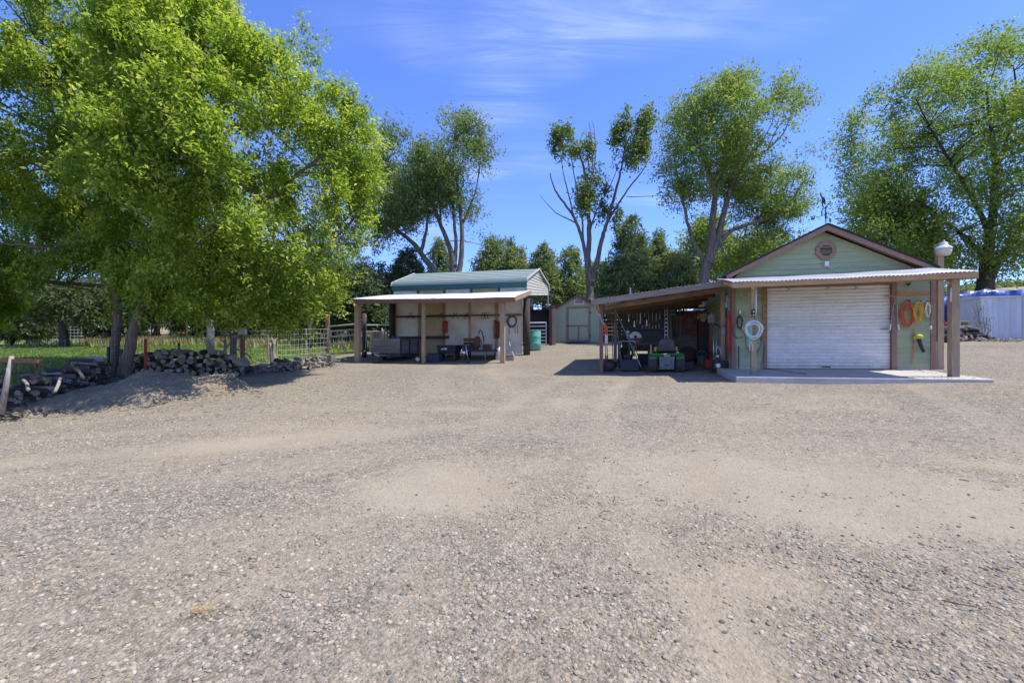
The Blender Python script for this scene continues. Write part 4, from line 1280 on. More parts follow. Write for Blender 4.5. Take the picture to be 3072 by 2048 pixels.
# ------------------------------------------------------------------ little green shed
gs = Thing(SF, 'garden_shed', 'small green wooden shed with brown trim and a gabled front', 'shed')
SW, SD, SE, SP = 2.45, 2.4, 1.76, 2.46
gs.part('wall', MB().prism([(.03, .0), (SW - .03, 0), (SW - .03, SE - .02), (SW / 2, SP - .05), (.03, SE - .02)], .05, SD), m_shedg)
nbd = 12
for i in range(nbd):
    x0, x1 = SW * i / nbd + .004, SW * (i + 1) / nbd - .004
    tz = lambda x: SE + (SP - SE) * (1 - abs(x - SW / 2) / (SW / 2)) - .02
    pl = [(x0, .0), (x1, .0), (x1, tz(x1)), (x0, tz(x0))]
    if x0 < SW / 2 < x1: pl = [(x0, 0), (x1, 0), (x1, tz(x1)), (SW / 2, tz(SW / 2)), (x0, tz(x0))]
    gs.part('siding_board', MB().prism(pl, .02, .048), m_shedg)
for x in (0.0, SW - .07):
    gs.part('corner_board', MB().box(x, x + .07, -.0, .06, .0, SE), m_shedg)
ov = .10
m_rtrim = mat('red_brown_shed_edge', (.25, .085, .06), (.19, .07, .05), .8, 6)
for sx in (-1, 1):
    xe = SW / 2 + sx * (SW / 2 + ov); ze = SE - ov * (SP - SE) / (SW / 2)
    pl = [(SW / 2, SP), (SW / 2, SP + .05), (xe, ze + .05), (xe, ze)]
    if sx < 0: pl = pl[::-1]
    gs.part('roof_slope', MB().prism(pl[::-1], -.1, SD + .1), m_shingle)
    pl = [(SW / 2, SP - .06), (SW / 2, SP + .025), (xe, ze + .025), (xe, ze - .06)]
    if sx < 0: pl = pl[::-1]
    gs.part('rake_board', MB().prism(pl[::-1], -.125, -.102), m_rtrim)
d0, d1 = SF.at(1701, 1023, -.01), SF.at(1771, 919, -.01)
X0, X1, Z0, Z1 = d0[0], d1[0], .05, d1[2]
dr = gs.part('door', MB().box(X0 + .03, X1 - .03, -.012, .018, Z0 + .03, Z1 - .03), m_shedg)
tw = .095
for (a0, a1, b0_, b1_) in ((X0, X0 + tw, Z0, Z1), (X1 - tw, X1, Z0, Z1), (X0 + tw, X1 - tw, Z1 - tw, Z1), (X0 + tw, X1 - tw, Z0, Z0 + tw * .8), (X0 + tw, X1 - tw, .82, .90), ((X0 + X1) / 2 - .045, (X0 + X1) / 2 + .045, Z0 + tw * .8, .82)):
    gs.part('door_trim', MB().box(a0, a1, -.034, -.013, b0_, b1_), m_trim, under=dr)
gs.part('latch', MB().cbox((X0 + .05, -.05, .86), .14, .03, .05), m_dark, under=dr)
for z in (1.55, .35):
    gs.part('hinge', MB().cbox((X1 + .0, -.04, z), .06, .012, .1), m_dark, under=dr)
v0_, v1_ = SF.at(1722, 913, -.01), SF.at(1753, 898, -.01)
vt = gs.part('vent', MB().box(v0_[0], v1_[0], -.02, .02, v0_[2], v1_[2]), m_shedw)
for i in range(4):
    zc = v0_[2] + .05 + i * (v1_[2] - v0_[2] - .08) / 3.4
    gs.part('louvre', MB().box(v0_[0] + .06, v1_[0] - .06, -.035, -.021, zc, zc + .035), m_trim, under=vt)
gs.part('skid', MB().box(.1, SW - .1, .0, .1, -.14, -.01), m_dark_z)
gs.part('foundation_block', MB().box(.1, .45, -.05, .2, -.35, -.14), m_cinder)
gs.part('foundation_block', MB().box(1.9, 2.3, -.05, .2, -.35, -.14), m_cinder)
gs.done()
stp = SF.at(1730, 1030, -.4)
solo(SF, 'door_step', MB().box(stp[0] - .55, stp[0] + .5, -.55, -.15, SF.g(stp[0], -.4) + .08, SF.g(stp[0], -.4) + .13).box(stp[0] - .5, stp[0] - .42, -.5, -.2, SF.g(stp[0], -.4) - .05, SF.g(stp[0], -.4) + .079).box(stp[0] + .36, stp[0] + .44, -.5, -.2, SF.g(stp[0], -.4) - .05, SF.g(stp[0], -.4) + .079), m_grey_x, 'low grey plank step before the green shed door', 'step')

# ------------------------------------------------------------------ white shed, tarp, at the right edge
ws = Thing(XF, 'storage_shed', 'white metal storage shed with flat pale roof at the right edge', 'shed')
WH = 1.74; WD = 1.9; WW = 2.6
for i in range(13):
    x0, x1 = WW * i / 13, WW * (i + 1) / 13
    ws.part('wall_sheet', MB().add([(x0, 0, .0), (x0 + .03, -.018, 0), (x1 - .012, -.018, 0), (x1, 0, 0), (x0, 0, WH), (x0 + .03, -.018, WH), (x1 - .012, -.018, WH), (x1, 0, WH)], [(0, 1, 5, 4), (1, 2, 6, 5), (2, 3, 7, 6), (3, 0, 4, 7), (3, 2, 1, 0), (4, 5, 6, 7)]), m_shedw)
for i in range(9):
    y0, y1 = .03 + (WD - .03) * i / 9, .03 + (WD - .03) * (i + 1) / 9
    ws.part('side_sheet', MB().add([(0, y0, 0), (-.018, y0 + .03, 0), (-.018, y1 - .012, 0), (0, y1, 0), (0, y0, WH), (-.018, y0 + .03, WH + .0), (-.018, y1 - .012, WH), (0, y1, WH)], [(1, 0, 4, 5), (2, 1, 5, 6), (3, 2, 6, 7), (0, 3, 7, 4), (0, 1, 2, 3), (7, 6, 5, 4)]), m_shedw)
ws.part('core', MB().box(.02, WW - .02, .02, WD, .0, WH - .02), m_shedw)
ws.part('corner_post', MB().box(-.03, .03, -.03, .03, 0, WH), m_shedw)
ws.part('roof', MB().prismx([(-.09, WH + .0), (-.09, WH + .05), (WD / 2, WH + .13), (WD + .09, WH + .05), (WD + .09, WH)], -.09, WW + .1), m_galv)
ws.part('base_rail', MB().box(-.02, WW, -.03, .0, -.12, .0), m_rust)
ws.done()
ep = XF.at(3068, 1000, -.4)
solo(XF, 'corner_post', MB().box(ep[0], ep[0] + .14, -.46, -.32, XF.g(ep[0], -.4) - .1, XF.at(3068, 880, -.4)[2]), m_shedw, 'grey upright post at the right edge by the white shed', 'post')


def tarp_block(fr, x0, x1, y0, y1, z0, z1, seed):
    """a heap under a sheet: rounded box with sagging, rumpled top"""
    n = 14
    V, Fc = [], []
    nx, nz2 = 40, 24
    for i in range(nx + 1):
        for j in range(nz2 + 1):
            s = i / nx; t = j / nz2
            # j runs round the section: front bottom -> front top -> back top -> back bottom
            per = [(0, 0), (.0, 1), (1, 1), (1, 0)]
            q = t * 3
            k = min(int(q), 2); f = q - k
            yy = per[k][0] * (1 - f) + per[k + 1][0] * f; zz_ = per[k][1] * (1 - f) + per[k + 1][1] * f
            V.append((s, yy, zz_))
    V = np.array(V)
    rnd_ = vnoise(np.c_[V[:, 0] * 6, V[:, 1] * 4, V[:, 2] * 3], seed) - .5
    rn2 = vnoise(np.c_[V[:, 0] * 16, V[:, 1] * 9, V[:, 2] * 8], seed + 1) - .5
    endf = 1 - np.clip(np.minimum(V[:, 0], 1 - V[:, 0]) * 12, 0, 1)
    X = x0 + (x1 - x0) * V[:, 0] + rn2 * .06
    Y = y0 + (y1 - y0) * V[:, 1] + (rnd_ * .3 + rn2 * .25) * (np.abs(V[:, 1] - .5) > .4)
    Zt = z0 + (z1 - z0) * (V[:, 2] * (.80 + .20 * V[:, 0] ** .7 + .10 * rnd_) - .06 * endf * V[:, 2]) + .13 * rn2 * V[:, 2]
    for i in range(nx):
        for j in range(nz2):
            a0 = i * (nz2 + 1) + j
            Fc.append((a0, a0 + nz2 + 1, a0 + nz2 + 2, a0 + 1))
    mb = MB().add(np.c_[X, Y, Zt], Fc)
    for i in (0, nx):
        r0 = [i * (nz2 + 1) + j for j in range(nz2 + 1)]
        mb.f.append(tuple(r0 if i == 0 else r0[::-1]))
    return mb


tb = tarp_block(WF, 20.35, 24.4, 22.2, 24.4, 2.25, 4.75, 5)
solo(WF, 'tarp_covered_stack', tb, m_blue, 'tall stack covered with a blue tarp behind the white shed', 'tarp', smooth=True)
# ------------------------------------------------------------------ trees
def in_poly(x, y, poly):
    inside = np.zeros(len(x), bool)
    n = len(poly)
    for i in range(n):
        x0, y0 = poly[i]; x1, y1 = poly[(i + 1) % n]
        c = ((y0 > y) != (y1 > y)) & (x < (x1 - x0) * (y - y0) / (y1 - y0 + 1e-12) + x0)
        inside ^= c
    return inside


def edge_dist(x, y, poly):
    d = np.full(len(x), 1e9)
    n = len(poly)
    for i in range(n):
        a = A(poly[i]); b = A(poly[(i + 1) % n]); ab = b - a
        t = np.clip(((x - a[0]) * ab[0] + (y - a[1]) * ab[1]) / (ab @ ab + 1e-12), 0, 1)
        d = np.minimum(d, np.hypot(x - a[0] - t * ab[0], y - a[1] - t * ab[1]))
    return d


def crown(polys, D, n, thick, rng, edge=2.2, gap=.42, gsc=1.0, seed=1, shrink=1.0):
    """tuft points filling the volume whose front view is the outline polys (photo pixels at depth D); fringe thin, middle deep"""
    out = []
    tot = 0
    areas = []
    for poly in polys:
        a = A(poly); areas.append(abs(np.sum(a[:, 0] * np.roll(a[:, 1], -1) - a[:, 1] * np.roll(a[:, 0], -1))) / 2)
    for poly, ar in zip(polys, areas):
        if shrink != 1:
            cpx, cpv = np.mean(A(poly), 0)
            poly = [(cpx + (p[0] - cpx) * shrink, cpv + (p[1] - cpv) * (1 - (1 - shrink) * .4)) for p in poly]
        m = max(8, int(n * ar / sum(areas)))
        pm = [((p[0] - CX) / F * D, EYE - (p[1] - HZ) / F * D) for p in poly]
        pa = A(pm); lo, hi = pa.min(0), pa.max(0)
        got = []
        cnt = 0
        for _ in range(40):
            x = lo[0] + (hi[0] - lo[0]) * rng.random(m * 3); z = lo[1] + (hi[1] - lo[1]) * rng.random(m * 3)
            k = in_poly(x, z, pm); x, z = x[k], z[k]
            if len(x) == 0: continue
            d = edge_dist(x, z, pm)
            q = np.clip(d / edge, 0, 1)
            half = thick * np.sqrt(1 - (1 - q) ** 2) + .08
            u = rng.random(len(x)) * 2 - 1
            u = np.sign(u) * np.abs(u) ** .62
            y = D + u * half
            p = np.c_[x, y, z]
            nz_ = .62 * vnoise(p / (1.5 * gsc), seed) + .38 * vnoise(p / (.6 * gsc), seed + 1)
            kp = nz_ > gap + .12 * (1 - q) * rng.random(len(x))
            got.append(p[kp]); cnt += kp.sum()
            if cnt >= m: break
        out.append(np.concatenate(got)[:m])
    return np.concatenate(out)


def leaf_mesh(tufts, nl, spread, L, Wd, rng, droop=.3, aniso=(1, 1, 1), centre=None, up=.55, tip=.35, fold=.25, outd=None, cid=None):
    n = len(tufts) * nl
    c = tufts.mean(0) if centre is None else centre
    od = tufts - c; od[:, 2] *= .6
    od /= np.linalg.norm(od, axis=1)[:, None] + 1e-6
    if outd is not None: od = outd.copy()
    od += rng.normal(0, .35, od.shape); od[:, 2] += .25
    od /= np.linalg.norm(od, axis=1)[:, None]
    T = np.repeat(tufts, nl, 0); O = np.repeat(od, nl, 0)
    t = rng.random(n)                                     # position along the shoot
    pos = T + O * ((t - .5) * spread * 2.0)[:, None] + rng.normal(0, spread * .36, (n, 3)) * A(aniso)
    pos[:, 2] -= droop * spread * t ** 2
    d = rng.normal(0, 1, (n, 3)) + O * .7; d[:, 2] -= droop
    d /= np.linalg.norm(d, axis=1)[:, None]
    nv = rng.normal(0, 1, (n, 3)); nv[:, 2] += up * 2.2
    s = np.cross(d, nv); s /= np.linalg.norm(s, axis=1)[:, None] + 1e-6
    nn = np.cross(s, d)
    Ls = (L * (.65 + .7 * rng.random(n)))[:, None]; Ws = Ls * (Wd / L)
    b0 = pos - d * Ls * .5; t0 = pos + d * Ls * .5
    l0 = pos - d * Ls * .08 + s * Ws * .5 + nn * Ws * fold; r0 = pos - d * Ls * .08 - s * Ws * .5 + nn * Ws * fold
    V = np.stack([b0, r0, t0, l0], 1).reshape(-1, 3)
    Fa = np.arange(4 * n).reshape(-1, 4)
    tint = np.clip(np.repeat(rng.normal(.42, .16, len(tufts)) + (0 if cid is None else cid), nl) + rng.normal(0, .12, n) + tip * (t - .55), 0, 1)
    return V, Fa, tint


def smooth_path(pts, k=4):
    pts = [A(p) for p in pts]
    out = []
    for i in range(len(pts) - 1):
        p0 = pts[max(i - 1, 0)]; p1 = pts[i]; p2 = pts[i + 1]; p3 = pts[min(i + 2, len(pts) - 1)]
        for j in range(k):
            t = j / k
            out.append(.5 * ((2 * p1) + (-p0 + p2) * t + (2 * p0 - 5 * p1 + 4 * p2 - p3) * t * t + (-p0 + 3 * p1 - 3 * p2 + p3) * t ** 3))
    out.append(pts[-1])
    return out


def tree(name, label, cat, D, polys, limbs, m_leaf, m_bk, n, nl, spread, L, Wd, thick, seed, gap=.42, gsc=1.0, edge=2.2, twigs=60, group=None, droop=.3,
         up=.55, tip=.35, aniso=(1, 1, 1), tw_r=.03, jit=.12, flare=True, clump=0.0, per=10, shrink=1.0, cshape=(1, 1, .75), lift=.35):
    rng = np.random.default_rng(seed)
    if clump:
        # leafy sprays gathered in clumps: each clump a ragged dome whose shoots point outwards and up
        cc_ = crown(polys, D, max(12, n // per), thick, rng, edge, gap, gsc, seed, shrink)
        cr_r = clump * (.55 + .75 * rng.random(len(cc_)))
        dv = rng.normal(0, 1, (len(cc_), per, 3)); dv[:, :, 2] += lift
        dv /= np.linalg.norm(dv, axis=2)[:, :, None]
        rad = cr_r[:, None] * (.45 + .6 * rng.random((len(cc_), per)))
        tf = (cc_[:, None, :] + dv * rad[:, :, None] * A(cshape)).reshape(-1, 3)
        V, Fa, tint_ = leaf_mesh(tf, nl, spread, L, Wd, rng, droop, aniso, up=up, tip=tip, outd=dv.reshape(-1, 3), cid=np.repeat(rng.normal(0, .08, len(cc_)), per))
    else:
        tf = crown(polys, D, n, thick, rng, edge, gap, gsc, seed)
        V, Fa, tint_ = leaf_mesh(tf, nl, spread, L, Wd, rng, droop, aniso, up=up, tip=tip)
    tk = MB()
    nodes = []
    for limb in limbs:
        pts_px, r0, r1 = limb
        pts = [P(p[0], p[1], D + (p[2] if len(p) > 2 else 0)) for p in pts_px]
        sp = smooth_path(pts, 5)
        m = len(sp)
        rs = [r0 + (r1 - r0) * (i / (m - 1)) ** .8 for i in range(m)]
        if flare and r0 > .1:
            rs[0] *= 1.35; rs[1] *= 1.15
        sp = [p + rng.normal(0, 1, 3) * min(r0, .12) * jit * (0 if i == 0 else 1) for i, p in enumerate(sp)]
        tk.tube(sp, rs, 10 if r0 > .12 else 6)
        nodes += [(p, r) for p, r in zip(sp[len(sp) // 3:], rs[len(sp) // 3:])]
    if twigs and len(nodes):
        npos = np.array([q[0] for q in nodes]); nr = np.array([q[1] for q in nodes])
        for i in rng.choice(len(tf), min(twigs, len(tf)), replace=False):
            e = tf[i]
            dd = np.linalg.norm(npos - e, axis=1) + np.where(npos[:, 2] > e[2] - .2, 2.5, 0)
            j = int(np.argmin(dd)); a = npos[j]
            mid = a * .5 + e * .5 + rng.normal(0, .12, 3) * np.linalg.norm(e - a) * .5; mid[2] += .08 * np.linalg.norm(e - a)
            r_ = min(nr[j] * .7, tw_r * (.6 + .8 * rng.random()))
            tk.tube(smooth_path([a, mid, e], 4), [r_, r_ * .9, r_ * .8, r_ * .7, r_ * .62, r_ * .54, r_ * .46, r_ * .38, r_ * .3], 5)
    th = Thing(WF, name, label, cat, group)
    th.part('trunk', tk, m_bk, smooth=True)
    th.part('crown', (V, Fa, tint_), m_leaf)
    base = P(limbs[0][0][0][0], limbs[0][0][0][1], D)
    th.done(base)
    return th


m_maple = leafmat('maple_leaves', (.13, .21, .032), (.26, .37, .058), (.48, .53, .15), .5)
m_elm = leafmat('elm_leaves', (.115, .18, .05), (.20, .28, .08), (.33, .40, .15), .46)
m_locust = leafmat('locust_leaves', (.095, .145, .05), (.155, .215, .078), (.25, .31, .13), .44)
m_cotton = leafmat('cottonwood_leaves', (.125, .20, .05), (.21, .295, .08), (.35, .42, .16), .46)
m_juni = leafmat('juniper_sprays', (.105, .155, .075), (.185, .245, .115), (.29, .35, .18), .35)
m_junil = leafmat('light_juniper_sprays', (.135, .19, .085), (.22, .285, .13), (.34, .40, .20), .35)
m_dcedar = leafmat('dark_cedar_sprays', (.055, .085, .04), (.095, .135, .062), (.15, .20, .09), .3)
m_willow = leafmat('grey_willow_leaves', (.075, .10, .045), (.12, .145, .07), (.18, .20, .105), .3)

# --- the two big maples on the left
A_poly = [(335, 925), (420, 965), (455, 930), (520, 960), (560, 975), (610, 950), (660, 985), (700, 960), (740, 1000), (790, 985), (830, 990), (862, 1003), (885, 965), (960, 968), (1010, 905), (1052, 880), (1042, 820), (1072, 765), (1108, 700), (1092, 640), (1132, 560), (1122, 480), (1138, 425), (1095, 340), (1060, 348), (1008, 305), (998, 265), (952, 245), (944, 180), (948, 120), (905, 62), (878, 130), (850, 180), (795, 150), (770, 95), (742, 62), (700, 5), (640, -70), (560, -160), (480, -130), (420, 0), (400, 200), (380, 400), (330, 600), (310, 800)]
B_poly = [(-190, 930), (-80, 945), (20, 930), (60, 955), (130, 975), (200, 950), (250, 980), (310, 1005), (345, 985), (352, 930), (395, 880), (410, 700), (430, 500), (460, 300), (480, 120), (500, 0), (480, -120), (380, -230), (250, -260), (130, -215), (60, -100), (20, 60), (-20, 180), (-160, 200), (-220, 500), (-210, 800)]
tree('maple_tree', 'tall bright green maple whose trunk leans right behind the gravel mound', 'tree', 12.5, [A_poly],
     [([(372, 1128), (384, 1060, -.1), (410, 960, -.1), (455, 850, 0), (500, 740, 0), (560, 610, 0), (600, 500, 0), (640, 380, 0), (690, 200, 0), (700, 60, 0)], .155, .05),
      ([(560, 610, 0), (580, 480, -.4), (575, 380, -.6), (560, 200, -.6), (540, 40, -.4)], .10, .03),
      ([(600, 500, 0), (660, 420, .4), (760, 330, .6), (850, 250, .6)], .08, .025),
      ([(500, 740, 0), (600, 700, -.6), (760, 620, -1.0), (900, 520, -1.0), (1000, 440, -.8)], .10, .025),
      ([(455, 850, 0), (560, 840, .5), (720, 800, .8), (900, 760, .8), (1000, 720, .6)], .08, .025),
      ([(540, 650, 0), (480, 560, -1.2), (460, 420, -1.6), (450, 300, -1.4)], .07, .02)],
     m_maple, m_bark, 7000, 29, .23, .108, .046, 3.9, 101, shrink=.93, clump=.66, per=15, cshape=(.75, .75, 1.1), lift=.8, gap=.385, gsc=1.0, twigs=130, droop=.12, tip=.65, edge=4.4, up=1.1)
tree('maple_tree', 'tall bright green maple with an upright trunk at the left edge', 'tree', 13.1, [B_poly, [(-220, 540), (40, 560), (150, 620), (260, 720), (280, 880), (180, 950), (40, 945), (-100, 960), (-220, 940)]],
     [([(338, 1120), (344, 1040), (352, 950), (345, 840), (320, 700), (300, 560), (290, 400), (275, 250), (260, 80)], .14, .05),
      ([(320, 700, 0), (250, 600, -.6), (200, 470, -.8), (150, 300, -.8), (130, 140, -.6)], .09, .03),
      ([(345, 840, 0), (230, 770, -1.0), (100, 740, -1.8), (0, 730, -2.0)], .08, .02),
      ([(300, 560, 0), (350, 430, .4), (380, 280, .6), (390, 100, .6)], .07, .02),
      ([(345, 860, 0), (200, 850, .8), (60, 830, 1.2), (-60, 800, 1.2)], .07, .02)],
     m_maple, m_bark, 6600, 29, .23, .108, .046, 3.9, 202, shrink=.96, clump=.66, per=15, cshape=(.75, .75, 1.1), lift=.8, gap=.405, gsc=1.1, twigs=110, droop=.12, tip=.65, edge=4.4, up=1.1)

# --- deciduous trees behind the sheds
tree('locust_tree', 'dark leaning multi-stemmed tree rising behind the metal carport', 'tree', 30.0,
     [[(1085, 760), (1120, 700), (1110, 600), (1130, 520), (1125, 450), (1150, 415), (1200, 400), (1250, 420), (1262, 365), (1300, 350), (1345, 352), (1400, 358), (1440, 400), (1462, 440), (1478, 490), (1480, 520), (1462, 545), (1440, 570), (1462, 590), (1470, 605), (1445, 640), (1455, 680), (1430, 705), (1395, 690), (1360, 660), (1330, 640), (1290, 690), (1250, 700), (1200, 690), (1180, 740), (1140, 760), (1110, 790)]],
     [([(1305, 830), (1298, 806), (1270, 770), (1240, 730), (1190, 690), (1130, 655), (1110, 640)], .26, .05),
      ([(1262, 760), (1278, 700), (1282, 640), (1270, 560)], .14, .04),
      ([(1360, 830), (1358, 780), (1345, 730), (1325, 680), (1300, 620), (1260, 550), (1230, 480)], .24, .05),
      ([(1362, 800), (1368, 740), (1362, 660), (1355, 560), (1352, 450)], .16, .04),
      ([(1376, 830), (1382, 780), (1386, 700), (1380, 620), (1372, 540), (1360, 480), (1365, 400)], .20, .05),
      ([(1325, 690), (1318, 600), (1310, 500), (1300, 420)], .09, .03), ([(1384, 680), (1410, 620), (1430, 560), (1440, 480)], .09, .03), ([(1300, 640), (1240, 600), (1180, 540), (1150, 470)], .09, .03)],
     m_locust, m_bark2, 3400, 14, .42, .17, .07, 2.8, 303, clump=1.0, per=10, gap=.44, gsc=1.7, twigs=90, tw_r=.045, edge=3.0, tip=.2)
tree('half_dead_tree', 'thin half-bare tree with several bare upright limbs behind the green shed', 'tree', 29.0,
     [[(1648, 400), (1690, 370), (1712, 400), (1735, 430), (1752, 480), (1765, 430), (1785, 460), (1815, 470), (1820, 530), (1790, 560), (1770, 640), (1735, 640), (1730, 560), (1742, 520), (1715, 470), (1690, 500), (1660, 525), (1640, 500), (1655, 460)],
      [(1838, 430), (1850, 365), (1880, 340), (1900, 375), (1918, 338), (1945, 345), (1955, 420), (1948, 490), (1925, 560), (1905, 590), (1880, 570), (1862, 560), (1872, 500), (1850, 470)],
      [(1783, 640), (1800, 590), (1830, 570), (1815, 610), (1860, 640), (1855, 668), (1815, 676), (1795, 665)]],
     [([(1770, 905), (1768, 850), (1764, 780), (1768, 700), (1765, 620), (1758, 540), (1745, 480), (1720, 420)], .25, .035),
      ([(1768, 860), (1762, 800), (1750, 730), (1730, 670), (1700, 620), (1665, 570), (1650, 520)], .17, .03),
      ([(1772, 850), (1790, 790), (1805, 720), (1820, 670), (1840, 600), (1858, 530), (1872, 460), (1880, 370)], .19, .03),
      ([(1820, 670), (1850, 620), (1890, 560), (1930, 510), (1945, 480)], .09, .02),
      ([(1730, 670), (1700, 655), (1670, 640), (1640, 610), (1620, 585)], .05, .012),
      ([(1764, 640), (1772, 560), (1778, 470), (1772, 400), (1766, 365)], .07, .012), ([(1772, 560), (1785, 480), (1784, 400), (1776, 362)], .05, .01), ([(1770, 520), (1760, 440), (1758, 380)], .05, .01),
      ([(1720, 645), (1705, 580), (1690, 520), (1680, 440)], .06, .015), ([(1750, 730), (1745, 640), (1725, 540), (1712, 460)], .08, .02), ([(1768, 700), (1790, 630), (1830, 560), (1860, 480)], .07, .015), ([(1880, 590), (1920, 590), (1960, 588), (2000, 585)], .03, .008)],
     m_locust, m_bark2, 950, 10, .36, .20, .105, 1.3, 404, clump=.55, per=8, cshape=(.6, .6, 1.3), gap=.46, gsc=1.2, twigs=70, tw_r=.03, edge=1.4, tip=.2)
tree('elm_tree', 'broad round-crowned elm with a forked pale trunk left of the garage gable', 'tree', 25.0,
     [[(1950, 610), (1985, 560), (1965, 510), (1975, 450), (2000, 420), (1990, 355), (2040, 310), (2090, 290), (2110, 255), (2145, 262), (2200, 250), (2250, 245), (2300, 255), (2350, 262), (2375, 310), (2385, 340), (2412, 400), (2405, 440), (2430, 450), (2465, 465), (2450, 510), (2460, 545), (2440, 580), (2445, 620), (2400, 660), (2360, 700), (2330, 690), (2290, 640), (2250, 660), (2230, 600), (2180, 560), (2130, 560), (2100, 600), (2090, 680), (2030, 700), (1985, 650)],
      [(2200, 860), (2190, 780), (2240, 720), (2290, 680), (2330, 690), (2370, 700), (2360, 760), (2300, 790), (2240, 830)]],
     [([(2108, 862), (2118, 800), (2132, 740), (2138, 660), (2145, 590), (2130, 530), (2105, 470), (2085, 400)], .30, .05),
      ([(2128, 790), (2150, 720), (2172, 640), (2195, 560), (2240, 480), (2290, 420)], .22, .05),
      ([(2118, 790), (2085, 740), (2065, 680), (2050, 600), (2030, 520), (2020, 450)], .14, .03),
      ([(2150, 730), (2200, 690), (2270, 665), (2340, 640), (2390, 580), (2420, 520)], .13, .03),
      ([(2145, 600), (2165, 520), (2180, 420), (2200, 320)], .12, .03), ([(2195, 560), (2205, 480), (2200, 400), (2230, 310)], .10, .03), ([(2240, 480), (2300, 450), (2350, 400), (2370, 350)], .08, .02)],
     m_elm, m_bark2, 4400, 14, .36, .15, .065, 2.9, 505, shrink=.93, clump=.85, per=11, up=.9, gap=.425, gsc=1.4, twigs=120, tw_r=.04, edge=2.6, tip=.25)
tree('cottonwood_tree', 'huge cottonwood with dark twin trunks behind the blue tarp', 'tree', 27.0,
     [[(2555, 560), (2590, 500), (2560, 440), (2580, 380), (2570, 330), (2600, 300), (2640, 250), (2700, 225), (2760, 205), (2790, 240), (2815, 230), (2830, 190), (2880, 150), (2940, 130), (3000, 118), (3050, 110), (3120, 130), (3200, 220), (3240, 400), (3240, 620), (3180, 760), (3100, 820), (3020, 830), (2960, 850), (2900, 820), (2840, 860), (2790, 820), (2740, 780), (2700, 790), (2660, 740), (2600, 700), (2620, 640), (2570, 620)]],
     [([(2950, 880), (2956, 800), (2970, 720), (2980, 620), (2985, 500), (2975, 400), (2960, 280)], .36, .06),
      ([(2962, 870), (2990, 790), (3040, 720), (3080, 640), (3110, 520)], .26, .05),
      ([(2970, 700), (2920, 600), (2860, 500), (2800, 400), (2750, 300)], .16, .03), ([(2960, 780), (2880, 700), (2780, 620), (2680, 560)], .14, .03), ([(2985, 520), (3020, 420), (3050, 300), (3040, 200)], .14, .03)],
     m_cotton, m_bark3, 6800, 13, .42, .17, .08, 4.2, 606, clump=1.0, per=10, up=.9, shrink=.96, gap=.41, gsc=1.5, twigs=110, tw_r=.05, edge=3.4, tip=.25)
tree('poplar_tree', 'shorter leafy tree showing between the weathervane and the cottonwood', 'tree', 32.0,
     [[(2560, 760), (2570, 690), (2570, 640), (2590, 600), (2600, 560), (2650, 560), (2700, 620), (2760, 700), (2800, 780), (2780, 850), (2600, 850)]],
     [([(2640, 880), (2640, 780), (2620, 680), (2600, 600)], .22, .05)],
     m_cotton, m_bark3, 2200, 11, .45, .22, .11, 2.6, 616, clump=1.0, per=10, gap=.42, gsc=1.5, twigs=30, edge=2.6, tip=.2)
tree('ash_tree', 'loose pale green tree behind the elm trunk and garage roof', 'tree', 34.0,
     [[(2060, 760), (2070, 690), (2120, 650), (2200, 690), (2280, 700), (2310, 700), (2340, 730), (2330, 790), (2260, 860), (2120, 870), (2060, 830)]],
     [([(2230, 880), (2230, 800), (2235, 720)], .2, .05)],
     m_cotton, m_bark3, 1700, 11, .45, .22, .11, 2.0, 626, clump=1.0, per=10, gap=.43, gsc=1.5, twigs=30, edge=2.4, tip=.2)
tree('young_tree', 'pale young tree left of the pointed juniper above the carport ridge', 'tree', 36.0,
     [[(1418, 830), (1428, 785), (1445, 760), (1450, 735), (1478, 712), (1500, 722), (1515, 760), (1500, 830)]],
     [([(1470, 850), (1470, 790), (1475, 740)], .12, .04)],
     m_junil, m_bark2, 420, 12, .4, .22, .10, 1.3, 636, gap=.36, gsc=1.2, twigs=20, edge=1.4, tip=.2)


def conifer(label, D, peak, base, half, seed, m_=None, n=420, name='juniper_tree', group='junipers behind the sheds', power=.75, lean=0, thick=None, rag=1.0):
    """pointed evergreen: outline from the peak pixel down to the base row, half wide in pixels, made of drooping sprays in ragged tiers"""
    rg = random.Random(seed)
    px, pv = peak
    half, n = half * 1.3, int(n * 1.3)
    rows = 9
    lft, rgt = [], []
    for i in range(1, rows + 1):
        f = i / rows
        w = half * f ** power
        v = pv + (base - pv) * f
        lft.append((px + lean * (1 - f) - w * (1 + rag * rg.uniform(-.10, .16)), v - 4)); lft.append((px - w * .80 * (1 + rag * rg.uniform(-.1, .1)), v + 6))
        rgt.append((px + lean * (1 - f) + w * (1 + rag * rg.uniform(-.10, .16)), v - 4)); rgt.append((px + w * .80 * (1 + rag * rg.uniform(-.1, .1)), v + 6))
    poly = [(px, pv)] + rgt + lft[::-1]
    hw = half / F * D
    return tree(name, label, 'tree', D, [poly], [([(px, base + 30), (px, (base + pv) / 2), (px, pv + 10)], max(.1, hw * .1), .02)],
                m_ or m_juni, m_bark3, n, 13, .30, .27, .075, thick or hw * .9, seed, gap=.33, gsc=.9, edge=hw * .9, twigs=14, group=group, droop=.2, up=.25, tip=.25, aniso=(1, 1, .6))


